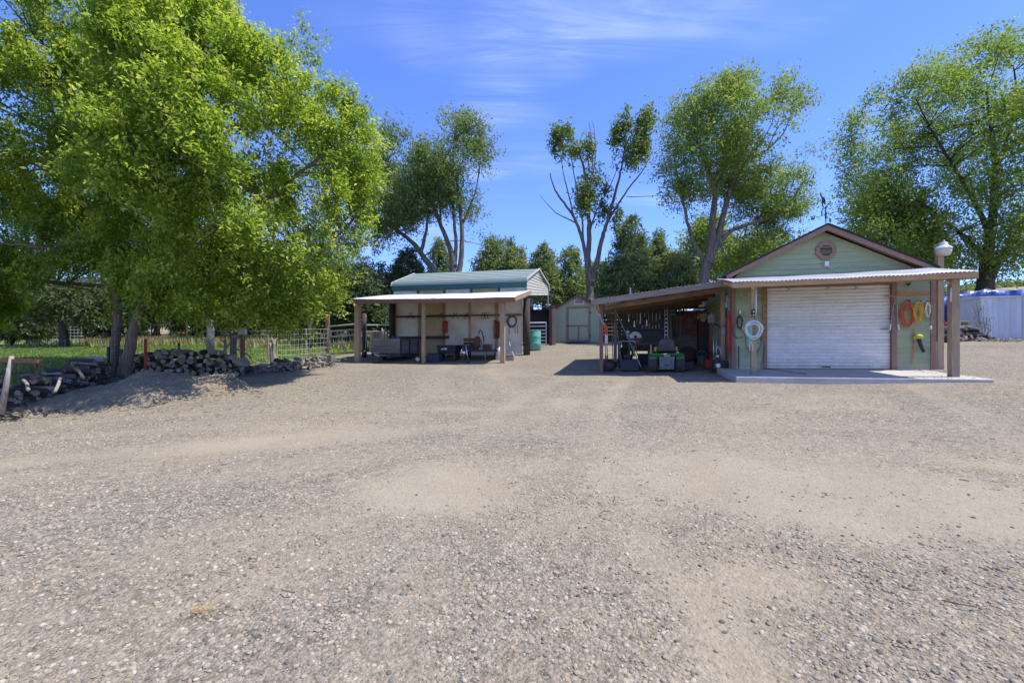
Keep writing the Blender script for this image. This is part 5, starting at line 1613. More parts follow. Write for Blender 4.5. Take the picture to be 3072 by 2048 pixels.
conifer('pointed juniper above the right half of the carport ridge', 35, (1533, 706), 850, 62, 701, m_junil, 520)
conifer('blunt bushy juniper between the carport gable and the bare tree', 33, (1632, 735), 900, 48, 702, m_junil, 520, power=.5)
conifer('greyish bushy juniper just left of the bare tree trunk', 34, (1708, 742), 930, 58, 703, m_junil, 600, power=.45)
conifer('tallest dark pointed juniper above the lean-to roof', 30, (1893, 650), 900, 88, 704, m_juni, 1000, power=.72)
conifer('ragged juniper with a thin bent tip right of the tallest one', 31, (1975, 690), 900, 62, 705, m_juni, 620, power=1.0)
conifer('round-topped juniper beside the elm trunk', 29, (2035, 745), 900, 58, 706, m_junil, 560, power=.5)
conifer('small juniper seen between the forked stems above the carport roof', 36, (1318, 715), 860, 46, 707, m_juni, 380)
conifer('broad dark juniper at the left end of the carport roof', 31, (1225, 745), 960, 66, 708, m_dcedar, 760, power=.5)
conifer('low dark juniper between the maple crown and the carport', 29, (1135, 790), 980, 80, 709, m_dcedar, 760, power=.45)
conifer('wide juniper behind the bare tree and green shed roof', 37, (1790, 780), 930, 80, 710, m_juni, 600, power=.5)

# --- evergreens and trunks beyond the lawn
for i, (px, D, top, base, half, seed, lb) in enumerate([
        (30, 27, 800, 1040, 120, 801, 'grey-green shrubby tree at the far left edge of the lawn'),
        (470, 34, 800, 990, 130, 803, 'dark low-branched tree behind the forked maple trunks'),
        (720, 30, 800, 1000, 130, 804, 'dark cedar behind the grey fence sign'),
        (900, 31, 790, 1000, 130, 805, 'dark cedar behind the gnarled fence stump'),
        (1050, 27, 800, 1010, 100, 806, 'dark cedar beyond the pipe gate')]):
    poly = [(px - half, base - 40), (px - half * .9, top + 40), (px - half * .4, top - 20), (px + half * .3, top - 10), (px + half * .9, top + 50), (px + half, base - 50), (px + half * .6, base - 20), (px + half * .2, base - 45), (px - half * .3, base - 15), (px - half * .7, base - 35)]
    tree('cedar_tree', lb, 'tree', D, [poly], [([(px, base + 18), (px + 4, base - 60), (px, top + 60)], .22, .06), ([(px + half * .45, base + 10), (px + half * .42, base - 70)], .10, .06), ([(px - half * .5, base + 10), (px - half * .48, base - 70)], .09, .05)],
         m_willow if i == 0 else m_dcedar, m_bark3, 1150, 13, .34, .27, .09, 1.6, seed, gap=.36, gsc=1.1, edge=1.6, twigs=14, group='trees beyond the lawn', up=.25, tip=.2)
tree('cedar_tree', 'tree with a straight dark trunk on the lawn left of the maples', 'tree', 24.5,
     [[(90, 945), (110, 880), (140, 840), (260, 840), (320, 900), (330, 985), (290, 960), (250, 985), (230, 950), (150, 955), (120, 985)]],
     [([(192, 1042), (190, 980), (188, 900), (195, 850)], .24, .12)], m_willow, m_bark3, 650, 13, .32, .25, .075, 1.5, 811, gap=.40, gsc=1.0, edge=1.4, twigs=16, group='trees beyond the lawn', up=.25, tip=.2)
conifer('broad green backdrop tree seen through the left maple', 40, (150, 640), 980, 220, 821, m_dcedar, 2000, 'cedar_tree', 'trees beyond the lawn', .4)
conifer('broad green backdrop tree right behind the leaning maple', 40, (620, 660), 980, 230, 822, m_dcedar, 2000, 'cedar_tree', 'trees beyond the lawn', .4)
conifer('broad backdrop tree behind the maple crown right edge', 40, (960, 690), 970, 170, 823, m_dcedar, 1500, 'cedar_tree', 'trees beyond the lawn', .4)

# far wood beyond the field, one mass
rg = np.random.default_rng(91)
fw_ = crown([[(-400, 1000), (-400, 880), (-200, 860), (0, 880), (200, 870), (380, 885), (560, 900), (700, 880), (900, 870), (1100, 890), (1300, 900), (1500, 920), (1700, 930), (1900, 920), (2100, 900), (2400, 890), (2700, 880), (2900, 870), (2990, 868), (3030, 850), (3200, 830), (3600, 820), (3600, 960), (2900, 960), (1500, 985), (480, 978), (440, 965), (400, 978)]], 70.0, 3600, 5.0, rg, 3.0, .30, 3.0, 92)
fw_[:, 2] = np.maximum(fw_[:, 2], gz(fw_[:, 0], fw_[:, 1]) + .2)
Vf, Ff, tf_ = leaf_mesh(fw_, 9, .9, .6, .32, rg)
th = Thing(WF, 'far_wood', 'distant line of trees beyond the dry field', 'wood', kind='stuff')
th.part(None, (Vf, Ff, tf_), m_juni)
th.done()

for px, D, top, half, seed, lb in ((110, 37, 850, 120, 831, 'dense dark hedge tree behind the whitish wire panel'), (330, 38, 860, 110, 832, 'dense dark hedge tree between the maple trunks and the lawn tree'),
                                   (640, 38, 870, 120, 833, 'dense dark hedge tree behind the thick blue-grey post'), (840, 38, 865, 120, 834, 'dense dark hedge tree behind the tan play frame')):
    conifer(lb, D, (px, top), 1002, half / 1.3, seed, m_dcedar, 620, 'hedge_tree', 'trees beyond the lawn', .3)
ORD = ['first', 'second', 'third', 'fourth', 'fifth', 'sixth', 'seventh', 'eighth']
# ------------------------------------------------------------------ things hung on the garage front
solo(GF, 'extension_cord', coil(GF, 2697, 2748, 906, 989, -.07, 9, .0085, 1, .36), m_orange, 'thick coil of orange extension cord hung right of the door', 'cord')
solo(GF, 'extension_cord', coil(GF, 2735, 2773, 907, 975, -.10, 8, .008, 2, .4, tail=[(2735, 915), (2745, 945), (2765, 962), (2768, 978), (2750, 983)]), m_yellow, 'coil of yellow extension cord hung beside the orange one', 'cord')
solo(GF, 'rope', coil(GF, 2774, 2790, 909, 955, -.08, 6, .008, 3, .25), m_white, 'small hank of white rope hung by the right corner board', 'rope')
pc_ = Thing(GF, 'extension_cord', 'thin tan cord with white plug looped over the right corner board', 'cord')
pc_.part('cord', coil(GF, 2776, 2802, 908, 968, -.095, 3, .006, 4, .2, tail=[(2796, 960), (2793, 980), (2792, 990), (2794, 1000), (2788, 1004)]), m_tan)
q = GF.at(2792, 983, -.11)
pc_.part('plug', MB().lathe([(.02, -.04), (.024, -.03), (.024, .03), (.016, .045)], q, 'z', 10), m_white, smooth=True)
pc_.done()
solo(GF, 'orange_cord', MB().tube(poly_px(GF, [(2738, 988), (2739, 1020), (2738, 1055), (2735, 1080), (2731, 1098)], -.055), .005, 5).tube(poly_px(GF, [(2741, 988), (2741.5, 1020), (2741, 1050), (2737, 1085)], -.05), .005, 5), m_orange, 'thin orange cord hanging straight down below the coils', 'cord')
lo = Thing(GF, 'loppers', 'long-handled loppers hung open on the right door jamb', 'loppers')
q = lambda px, v: GF.at(px, v, -.08)
lo.part('blade', MB().tube([q(2686, 898), q(2684, 906), q(2680, 913)], .014, 6).tube([q(2686, 898), q(2691, 908), q(2690, 916)], .014, 6).ball(q(2686, 910), .025, .015, .025), m_tan)
lo.part('handle', MB().tube([q(2681, 912), q(2676, 945), q(2672, 975)], .012, 6), m_dull)
lo.part('handle', MB().tube([q(2691, 914), q(2692, 945), q(2694, 975)], .012, 6), m_dull)
lo.part('grip', MB().tube([q(2672, 973), q(2669.5, 990)], .019, 8), m_white)
lo.part('grip', MB().tube([q(2694, 973), q(2697, 991)], .019, 8), m_white)
lo.done()
bl_ = Thing(GF, 'leaf_blower', 'yellow handheld leaf blower with dark nozzle hung below the cords', 'leaf blower')
q = lambda px, v, d=0: GF.at(px, v, -.12 - d)
bl_.part('housing', MB().ball(q(2757, 1010), .095, .07, .065, 14, 9).tube([q(2746, 1013), q(2740, 1014)], .03, 8), m_lime, smooth=True)
bl_.part('handle', MB().tube([q(2746, 1008), q(2752, 1001), q(2762, 1002), q(2766, 1008)], .014, 6), m_lime, smooth=True)
bl_.part('nozzle', MB().tube([q(2756, 1014), q(2760, 1028), q(2766, 1044), q(2772, 1056)], [.045, .042, .036, .034], 10), m_blackpl, smooth=True)
bl_.done()
br_ = Thing(GF, 'iron_bird', 'small dark iron bird ornament above the pine rail', 'ornament')
q = lambda px, v: GF.at(px, v, -.06)
br_.part('wing', MB().add([q(2717, 848), q(2725, 852), q(2727, 857), q(2721, 853), *(q(p, v) + A((0, .012, 0)) for p, v in ((2717, 848), (2725, 852), (2727, 857), (2721, 853)))], [(0, 1, 2, 3), (7, 6, 5, 4), (0, 4, 5, 1), (1, 5, 6, 2), (2, 6, 7, 3), (3, 7, 4, 0)]), m_dark)
br_.part('wing', MB().add([q(2726, 852), q(2734, 846), q(2733, 852), q(2727, 857), *(q(p, v) + A((0, .012, 0)) for p, v in ((2726, 852), (2734, 846), (2733, 852), (2727, 857)))], [(0, 1, 2, 3), (7, 6, 5, 4), (0, 4, 5, 1), (1, 5, 6, 2), (2, 6, 7, 3), (3, 7, 4, 0)]), m_dark)
br_.part('body', MB().ball(q(2726, 853) + A((0, -.01, 0)), .02, .02, .035), m_dark)
br_.done()
# left post: hose, conduit, sockets
PY = -1.66
hz_ = Thing(GF, 'garden_hose', 'white garden hose coiled on the left canopy post', 'hose')
hz_.part('hose', coil(GF, 2232, 2291, 960, 1024, PY - .03, 6, .011, 9, .34, n=7, y_w=.07), m_white, smooth=True)
hz_.part('hanger', MB().ball(GF.at(2252, 957, PY - .03), .06, .05, .055).tube([GF.at(2245, 952, PY - .08), GF.at(2252, 945, PY - .1), GF.at(2262, 953, PY - .08)], .012, 6), m_tan, smooth=True)
hz_.done()
gr_ = Thing(GF, 'grabber_tool', 'mint green strap with pale wire hooks hung on the left canopy post', 'strap')
q = lambda px, v: GF.at(px, v, PY - .09)
gr_.part('strap', MB().bar(q(2252, 973), q(2253, 1026), .012, .045, up=(1, 0, 0)).bar(q(2246, 1000), q(2247, 1026), .012, .03, up=(1, 0, 0)), m_greenh)
gr_.part('wire_hook', MB().tube([q(2250, 1024), q(2250, 1045), q(2248, 1051), q(2246, 1049)], .007, 6).tube([q(2254, 1024), q(2258, 1047), q(2256, 1052), q(2254, 1050)], .007, 6), m_white)
gr_.done()
cd = Thing(GF, 'conduit', 'white conduit running down to a black socket box on the left canopy post', 'conduit')
cd.part('pipe', MB().tube([GF.at(2268, 861, PY), GF.at(2268.5, 900, PY), GF.at(2268, 935, PY), GF.at(2265, 953, PY)], .013, 8), m_white, smooth=True)
cd.part('socket_box', MB().cbox(GF.at(2260, 941, PY), .075, .06, .20), m_dark, bevel=.006)
cd.part('socket', MB().lathe([(.017, -.036), (.017, -.03)], GF.at(2260, 935, PY), 'y', 10), m_white)
cd.part('socket', MB().lathe([(.017, -.036), (.017, -.03)], GF.at(2260, 945, PY), 'y', 10), m_white)
cd.done()
solo(GF, 'wire_loop', MB().tube(smooth_path(poly_px(GF, [(2228, 873), (2222, 880), (2230, 891), (2243, 890), (2250, 880), (2252, 872)], -.06), 4), .006, 5).tube(smooth_path(poly_px(GF, [(2270, 884), (2284, 887), (2296, 886)], -.06), 3), .006, 5), m_white, 'loop of pale wire near the top of the left wall strip', 'wire')
solo(GF, 'power_cable', MB().tube(smooth_path(poly_px(GF, [(2221, 945), (2212, 958), (2215, 980), (2228, 992), (2236, 1010), (2238, 1035), (2248, 1053), (2262, 1062), (2276, 1050), (2283, 1030), (2282, 1010)], -.05), 4), .007, 5).tube(smooth_path(poly_px(GF, [(2200, 972), (2199, 990), (2204, 1008), (2218, 1014), (2228, 1008)], -.055), 4), .006, 5).tube(smooth_path(poly_px(GF, [(2296, 1034), (2290, 1070), (2284, 1096), (2289, 1109)], -.055), 4), .006, 5), m_cable, 'dark power cable looped along the left wall strip', 'cable')
wd = Thing(GF, 'jumper_cables', 'bunch of thin dark cables hung on a bright hook, left strip', 'cable')
wd.part('hook', MB().cbox(GF.at(2220, 936, -.06), .035, .05, .08), m_steel)
wd.part('bunch', coil(GF, 2208, 2229, 945, 992, -.05, 6, .005, 15, .3), m_cable)
wd.done()
solo(GF, 'iron_rod', MB().tube([GF.at(2216, 1036, -.06), GF.at(2216, 1108, -.06)], .012, 6), m_dark, 'straight dark rod leaning on the left wall strip', 'rod')
solo(GF, 'slab_cable', MB().tube(smooth_path([GF.at(2294, 1106, -.1) + A((0, -.02, 0)), A((.98, -.5, -.02)), A((1.08, -.95, -.05)), A((1.3, -1.35, -.075))], 4), .006, 5), m_cable, 'thin dark cable lying across the concrete slab', 'cable')

# ------------------------------------------------------------------ lawn tractor, seen from behind
def wheel(t, c, r, w, axis='x', m_t=None, m_r=None, lugs=0, hub=.5, label=None):
    c = A(c)
    prof_ = [(r * hub, -w / 2), (r * .86, -w / 2), (r * .97, -w * .38), (r, -w * .2), (r, w * .2), (r * .97, w * .38), (r * .86, w / 2), (r * hub, w / 2)]
    tyre = t.part('tyre', MB().lathe(prof_, c, axis, 26, cap=False), m_t or m_rubber, smooth=True)
    t.part('rim', MB().lathe([(r * hub * 1.02, -w * .40), (r * hub * .7, -w * .30), (r * .14, -w * .28), (r * .12, -w * .42), (.004, -w * .42)], c, axis, 18, cap=False).lathe([(r * hub * 1.02, w * .40), (r * hub * .7, w * .30), (r * .14, w * .28), (r * .12, w * .42), (.004, w * .42)], c, axis, 18, cap=False), m_r or m_white, under=tyre, smooth=True)
    if lugs:
        mb = MB()
        for i in range(lugs):
            a_ = 2 * math.pi * i / lugs
            for sd in (-1, 1):
                a2 = a_ + (0 if sd < 0 else math.pi / lugs)
                p = [c + A((sd * w * f, r * g_ * math.cos(a2 + ph), r * g_ * math.sin(a2 + ph))) for f, g_, ph in ((.04, 1.015, .10), (.44, .96, -.02))]
                mb.bar(p[0], p[1], .035, .03, up=tuple(p[0] - c))
        t.part('tread_lug', mb, m_t or m_rubber, under=tyre)
    return tyre


tr = Thing(GF, 'lawn_tractor', 'green lawn tractor with black seat parked under the lean-to, rear towards the yard', 'lawn tractor')
tb_ = GF.gnd(2000.5, .05); TX, TY, TZ = tb_
def T(x, y, z): return A((TX + x, TY + y, TZ + z))
for sx in (-1, 1):
    wheel(tr, T(sx * .365, .28, .255), .255, .245, 'x', lugs=14, m_r=m_tyel)
    wheel(tr, T(sx * .36, 1.42, .19), .19, .15, 'x', m_r=m_tyel)
tr.part('fender', MB().add([T(-.40, .02, .545), T(.40, .02, .545), T(.44, -.02, .50), T(-.44, -.02, .50), T(-.37, .75, .60), T(.37, .75, .60), T(.43, .75, .53), T(-.43, .75, .53)],
        [(0, 1, 5, 4), (3, 2, 1, 0), (1, 2, 6, 5), (3, 0, 4, 7), (7, 6, 2, 3), (4, 5, 6, 7)]), m_tract, bevel=.012)
for sx in (-1, 1):
    arc = [(.28 + .30 * math.cos(t), .24 + .31 * math.sin(t)) for t in np.linspace(R(12), R(150), 9)]
    mb = MB()
    for (y0, z0), (y1, z1) in zip(arc[:-1], arc[1:]):
        x0, x1 = sorted((sx * .25, sx * .46))
        mb.add([T(x0, y0, z0), T(x1, y0, z0), T(x1, y1, z1), T(x0, y1, z1), T(x0, y0, z0 + .015), T(x1, y0, z0 + .015), T(x1, y1, z1 + .015), T(x0, y1, z1 + .015)], [(0, 1, 2, 3), (7, 6, 5, 4), (0, 4, 5, 1), (1, 5, 6, 2), (2, 6, 7, 3), (3, 7, 4, 0)])
    tr.part('wheel_arch', mb, m_tract)
tr.part('rear_plate', MB().add([T(-.165, 0, .13), T(.165, 0, .13), T(.165, -.02, .46), T(-.165, -.02, .46), T(-.165, .06, .13), T(.165, .06, .13), T(.165, .06, .46), T(-.165, .06, .46)], [(0, 1, 2, 3), (5, 4, 7, 6), (0, 4, 5, 1), (2, 6, 7, 3), (1, 5, 6, 2), (4, 0, 3, 7)]), m_greypl, bevel=.008)
for x in (-.05, .05):
    tr.part('plate_rib', MB().cbox(T(x, -.012, .27), .018, .02, .22), m_greypl)
tr.part('bumper_frame', MB().tube([T(-.18, -.02, .47), T(-.18, -.01, .12), T(.18, -.01, .12), T(.18, -.02, .47)], .011, 6), m_dull)
tr.part('caution_plate', MB().cbox(T(0.0, -.035, .475), .16, .006, .042), m_tan)
tr.part('emblem', MB().cbox(T(-.05, -.022, .527), .10, .012, .03), m_white, bevel=.004)
tr.part('filler_cap', MB().lathe([(.03, .0), (.03, .03), (.012, .035)], T(.30, .12, .555), 'z', 12), m_white, smooth=True)
seat = MB()
seat.prismx([(TY + .12, TZ + .60), (TY + .50, TZ + .57), (TY + .60, TZ + .60), (TY + .60, TZ + .66), (TY + .22, TZ + .69)], TX - .22, TX + .22)
se = tr.part('seat', seat, m_vinyl, bevel=.03)
tr.part('seat_back', MB().add([T(-.23, .10, .62), T(.23, .10, .62), T(.21, .03, .86), T(.13, .02, .955), T(-.13, .02, .955), T(-.21, .03, .86), T(-.22, .22, .62), T(.22, .22, .62), T(.19, .13, .86), T(.11, .10, .94), T(-.11, .10, .94), T(-.19, .13, .86)],
        [(0, 1, 2, 3, 4, 5), (11, 10, 9, 8, 7, 6), (0, 6, 7, 1), (1, 7, 8, 2), (2, 8, 9, 3), (3, 9, 10, 4), (4, 10, 11, 5), (5, 11, 6, 0)]), m_vinyl, under=se, bevel=.025)
for sx in (-1, 1):
    tr.part('lever_grip', MB().tube([T(sx * .28, .28, .60), T(sx * .28, .26, .66), T(sx * .275, .25, .735)], [.028, .042, .03], 8), m_tyel, smooth=True)
tr.part('steering_wheel', MB().ring(T(0, .95, .93), .17, .016, 'z', 20, 6).tube([T(0, .95, .93), T(0, 1.05, .6)], .02, 6).bar(T(-.16, .95, .93), T(.16, .95, .93), .03, .015), m_blackpl)
tr.part('hood', MB().prismx([(TY + 1.0, TZ + .35), (TY + 1.0, TZ + .72), (TY + 1.12, TZ + .76), (TY + 1.6, TZ + .66), (TY + 1.68, TZ + .55), (TY + 1.68, TZ + .32)], TX - .22, TX + .22), m_tract, bevel=.03)
tr.part('chassis', MB().box(TX - .14, TX + .14, TY + .06, TY + 1.6, TZ + .2, TZ + .42).box(TX - .25, TX + .25, TY + .24, TY + .32, TZ + .22, TZ + .28), m_dark)
tr.part('mower_deck', MB().prism([(TX - .50, TZ + .07), (TX + .50, TZ + .07), (TX + .48, TZ + .19), (TX + .38, TZ + .23), (TX - .38, TZ + .23), (TX - .48, TZ + .19)], TY + .55, TY + 1.22), m_tract, bevel=.01)
tr.part('discharge_chute', MB().add([T(.44, .6, .26), T(.44, 1.0, .26), T(.80, 1.0, .33), T(.80, .6, .33), T(.44, .6, .08), T(.44, 1.0, .08), T(.74, 1.0, .12), T(.74, .6, .12)], [(0, 3, 2, 1), (4, 5, 6, 7), (0, 1, 5, 4), (2, 3, 7, 6), (1, 2, 6, 5), (3, 0, 4, 7)]), m_blackpl)
tr.part('hitch', MB().box(TX - .05, TX + .05, TY - .06, TY + .02, TZ + .22, TZ + .235), m_dark)
tr.part('flag_rod', MB().tube([T(-.42, .02, .54), T(-.42, .02, .78)], .007, 5), m_steel)
tr.done()

# ------------------------------------------------------------------ other things under the lean-to
solo(GF, 'air_hose', coil(GF, 2049, 2083, 940, 998, 3.85, 7, .016, 21, .18, tail=[(2081, 985), (2078, 1005), (2079, 1022), (2088, 1033), (2104, 1033)], n=6), m_red, 'round coil of red hose hung on the grey plank wall', 'hose')
solo(GF, 'drain_pipe', MB().tube([GF.at(2096, 948, 3.75), GF.at(2095, 1054, 3.75)], .045, 10), m_white, 'straight white pipe standing against the plank wall', 'pipe', smooth=True)
solo(GF, 'thin_rod', MB().tube([GF.at(2041, 940, 3.8), GF.at(2040, 1023, 3.8)], .012, 6), m_dull, 'thin grey rod standing between ladder and red coil', 'rod')
ld = Thing(GF, 'step_ladder', 'narrow bright aluminium ladder against the post in the lean-to', 'ladder')
for px in (1993, 2002):
    ld.part('rail', MB().bar(GF.at(px, 923, 3.2), GF.at(px + 1, 1015, 3.0), .03, .05), m_steel)
for i in range(7):
    v = 932 + i * 12
    ld.part('rung', MB().bar(GF.at(1993, v, 3.19 - i * .02), GF.at(2002, v, 3.19 - i * .02), .05, .022), m_steel)
ld.done()
ht = Thing(GF, 'hand_truck', 'bright steel hand truck with black toe box by the garage corner', 'hand truck')
hg = GF.gnd(2152, .45)
q = lambda px, v, ly=.35: GF.at(px, v, ly)
for px in (2141, 2149):
    ht.part('frame_tube', MB().tube([q(px, 972, .45), q(px, 1040, .38), q(px + .5, 1090, .35)], .014, 8), m_steel, smooth=True)
ht.part('brace', MB().tube([q(2142, 1033, .36), q(2152, 1041, .28), q(2162, 1050, .25), q(2165, 1088, .25)], .012, 7).tube([q(2150, 1033, .40), q(2160, 1041, .36), q(2169, 1048, .34), q(2169, 1088, .34)], .012, 7), m_steel, smooth=True)
ht.part('handle', MB().tube(smooth_path([q(2139, 985, .45), q(2141, 975, .45), q(2148, 972, .42), q(2156, 978, .4), q(2160, 985, .4)], 3), .018, 7), m_blackpl, smooth=True)
ht.part('toe_plate', MB().box(hg[0] - .2, hg[0] + .2, .05, .3, hg[2] + .01, hg[2] + .03).box(hg[0] - .13, hg[0] + .2, .22, .45, hg[2] + .03, hg[2] + .30), m_dark)
wc = GF.at(2154, 1096, .18)
ht.part('wheel', MB().lathe([(.03, -.03), (.11, -.03), (.125, -.015), (.125, .015), (.11, .03), (.03, .03)], wc, 'y', 20), m_rubber, smooth=True)
ht.part('hub', MB().lathe([(.06, -.034), (.06, -.028)], wc, 'y', 14).ring(wc + A((0, -.034, 0)), .045, .008, 'y', 14, 5), m_white)
ht.part('strap_tag', MB().cbox(q(2153, 1068, .2), .06, .01, .05), m_white)
ht.done()
solo(GF, 'rubber_hose', coil(GF, 2180, 2192, 935, 1070, -.02, 9, .013, 33, .16, n=6, y_w=.08), m_red, 'long narrow loop of red hose hung at the garage corner', 'hose')
solo(GF, 'prop_stick', MB().tube([GF.gnd(2187, .0), GF.at(2190, 1070, .02)], .018, 6), m_grey_z, 'short grey stick propped below the long red hose', 'stick')
tl = Thing(GF, 'hanging_tool', 'dull trowel-like tools hung high beside the garage corner board', 'tools')
for i, (px, v0, v1) in enumerate(((2181, 885, 915), (2186, 893, 930), (2178, 905, 922))):
    tl.part('tool_blade', MB().bar(GF.at(px, v0, .1), GF.at(px + 1, v1, .1), .012, .05, up=(1, 0, 0)), m_dull)
tl.done()
sp_ = Thing(GF, 'spray_bottle', 'pale blue bottle hung on the inner post by the hand truck', 'bottle')
c_ = GF.at(2171, 991, .45)
sp_.part('bottle', MB().lathe([(.045, -.11), (.05, -.10), (.05, .05), (.02, .09), (.02, .12)], c_, 'z', 12), mat('pale_blue_plastic', (.30, .48, .58), (.25, .42, .52), .4), smooth=True)
sp_.part('cap', MB().lathe([(.022, .12), (.022, .15)], c_, 'z', 10), m_redp)
sp_.done()
# chop saw on its stand
ms_ = Thing(GF, 'chop_saw', 'chop saw with pale round blade guard on a dark bench', 'saw')
c_ = GF.at(1908, 1010, 1.5)
g_ = GF.gnd(1908, 1.5)
pl = [(c_[0] - .18 + .0, c_[2] - .06)] + [(c_[0] - .02 + .19 * math.cos(t), c_[2] - .03 + .19 * math.sin(t)) for t in np.linspace(R(165), R(0), 12)]
ms_.part('blade_guard', MB().prism(pl[::-1], 1.44, 1.54), mat('grey_saw_guard', (.42, .40, .44), (.36, .34, .38), .4, 5))
ms_.part('arbor', MB().lathe([(.045, -.07), (.045, .05)], (c_[0] - .02, 1.5, c_[2] - .0), 'y', 14), m_dark, smooth=True)
ms_.part('motor', MB().box(c_[0] - .13, c_[0] + .14, 1.40, 1.62, c_[2] - .19, c_[2] - .11), m_redp, bevel=.02)
ms_.part('saw_base', MB().box(c_[0] - .2, c_[0] + .2, 1.35, 1.75, c_[2] - .11, c_[2] - .06), m_dark)
bt = c_[2] - .2
ms_.part('bench_top', MB().box(c_[0] - .25, c_[0] + .65, 1.3, 1.95, bt - .05, bt), m_dark)
for x in (-.2, .6):
    for y in (1.35, 1.9):
        ms_.part('bench_leg', MB().box(c_[0] + x - .03, c_[0] + x + .03, y - .03, y + .03, g_[2] - .05, bt - .051), m_dark)
ms_.done()
g_ = GF.gnd(1888, .75)
tu = Thing(GF, 'storage_tub', 'dark low plastic tub on the ground left of the tractor', 'tub')
tu.part('tub', MB().add([(g_[0] - .24, .5, g_[2]), (g_[0] + .24, .5, g_[2]), (g_[0] + .24, .95, g_[2]), (g_[0] - .24, .95, g_[2]), (g_[0] - .28, .46, g_[2] + .29), (g_[0] + .28, .46, g_[2] + .29), (g_[0] + .28, .99, g_[2] + .29), (g_[0] - .28, .99, g_[2] + .29)], [(0, 3, 2, 1), (4, 5, 6, 7), (0, 1, 5, 4), (1, 2, 6, 5), (2, 3, 7, 6), (3, 0, 4, 7)]), m_navy)
tu.part('rim', MB().box(g_[0] - .30, g_[0] + .30, .44, 1.01, g_[2] + .291, g_[2] + .315), m_navy, bevel=.006)
tu.done()
pm = Thing(GF, 'push_mower', 'push mower with thin bent handlebar behind the dark tub', 'mower')
g_ = GF.gnd(1884, 1.6)
q = lambda px, v, ly: GF.at(px, v, ly)
pm.part('handlebar', MB().tube(smooth_path([q(1860, 1062, 1.3), q(1858, 1034, 1.0), q(1863, 1023, .95), q(1884, 1024, .95), q(1901, 1022, .95), q(1907, 1036, 1.0), q(1912, 1066, 1.3)], 3), .011, 6), m_steel, smooth=True)
pm.part('deck', MB().lathe([(.25, .08), (.26, .18), (.2, .22), (.1, .23)], g_, 'z', 16), m_dark, smooth=True)
pm.part('engine', MB().lathe([(.11, .22), (.12, .36), (.1, .4)], g_, 'z', 14), m_dark, smooth=True)
for x, y in ((-.24, -.2), (.24, -.2), (-.24, .2), (.24, .2)):
    pm.part('wheel', MB().lathe([(.03, -.025), (.09, -.025), (.09, .025), (.03, .025)], g_ + A((x, y, .09)), 'x', 14), m_rubber, smooth=True)
pm.done()
solo(GF, 'leaning_pole', MB().tube([GF.at(1839, 915, 1.0), GF.at(1923, 1100, .15)], .013, 6), m_dull, 'long thin grey pole leaning diagonally across the lean-to', 'pole')
solo(GF, 'leaning_bar', MB().bar(GF.at(1852, 995, 1.5), GF.at(1864, 1092, .75), .03, .06), m_grey_z, 'weathered short plank leaning on the left inner post', 'plank')
bc = Thing(GF, 'bolt_cutter', 'orange-headed bolt cutter with pale handles hung behind the left post', 'bolt cutter')
q = lambda px, v: GF.at(px, v, .25)
bc.part('head', MB().tube([q(1817, 975), q(1818, 986), q(1819, 994)], [.03, .055, .05], 8), m_orangep)
for dx in (-1, 1):
    bc.part('handle', MB().tube([q(1818 + dx * 1, 992), q(1819 + dx * 2.2, 1012), q(1819 + dx * 2.4, 1030)], .022, 7), m_orangep if False else m_white)
    bc.part('sleeve', MB().tube([q(1818 + dx * 1.2, 990), q(1819 + dx * 2, 1004)], .026, 7), m_orangep)
    bc.part('shaft', MB().tube([q(1819 + dx * 2.4, 1030), q(1819.5 + dx * 2.6, 1066)], .016, 6), m_tan)
    bc.part('grip', MB().tube([q(1819.5 + dx * 2.6, 1066), q(1819.5 + dx * 2.8, 1082)], .022, 7), m_rubber)
bc.done()
ch = MB()
cpts = [(1799, 940), (1802, 955), (1808, 966), (1815, 977)]
sp = smooth_path([GF.at(px, v, -.07) for px, v in cpts], 5)
for i in range(len(sp) - 1):
    c_ = (sp[i] + sp[i + 1]) / 2
    ch.ring(c_, .016, .006, 'y' if i % 2 else 'x', 8, 5, rz=.026)
solo(GF, 'log_chain', ch, m_steel, 'short bright chain hooked round the left red post', 'chain')
sk = MB()
g_ = GF.gnd(1823, .55)
sk.ball(g_ + A((0, 0, .16)), .24, .2, .18, 12, 8)
sk.v = [tuple(A(p) + (vnoise(A([p]) * 7, 3)[0] - .5) * .1) for p in sk.v]
solo(GF, 'lumpy_sack', sk, m_dark, 'dark lumpy sack on the ground behind the left post', 'sack', smooth=True)
lv = MB().bar(GF.at(1902, 1036, 2.0), GF.at(1902, 1069, 2.0), .03, .075, up=(1, 0, 0))
solo(GF, 'spirit_level', lv, m_lime, 'yellow-green upright bar standing behind the handlebar', 'bar')
jars = [(1928, 980), (1938, 981), (1948, 981), (1958, 980), (1968, 981), (1978, 980)]
for i, (px, v) in enumerate(jars):
    c_ = GF.at(px, 986, 3.15)
    h_ = .08 + .03 * (i % 3)
    t = Thing(GF, 'jar', ORD[i] + ' small glass jar from the left on the dark tool shelf', 'jar', 'jars on the tool shelf')
    t.part('glass', MB().lathe([(.03, .001), (.034, .01), (.034, h_ * .8), (.026, h_)], c_, 'z', 10), m_dull, smooth=True)
    t.part('lid', MB().lathe([(.028, h_), (.028, h_ + .018)], c_, 'z', 10), m_white)
    t.done()
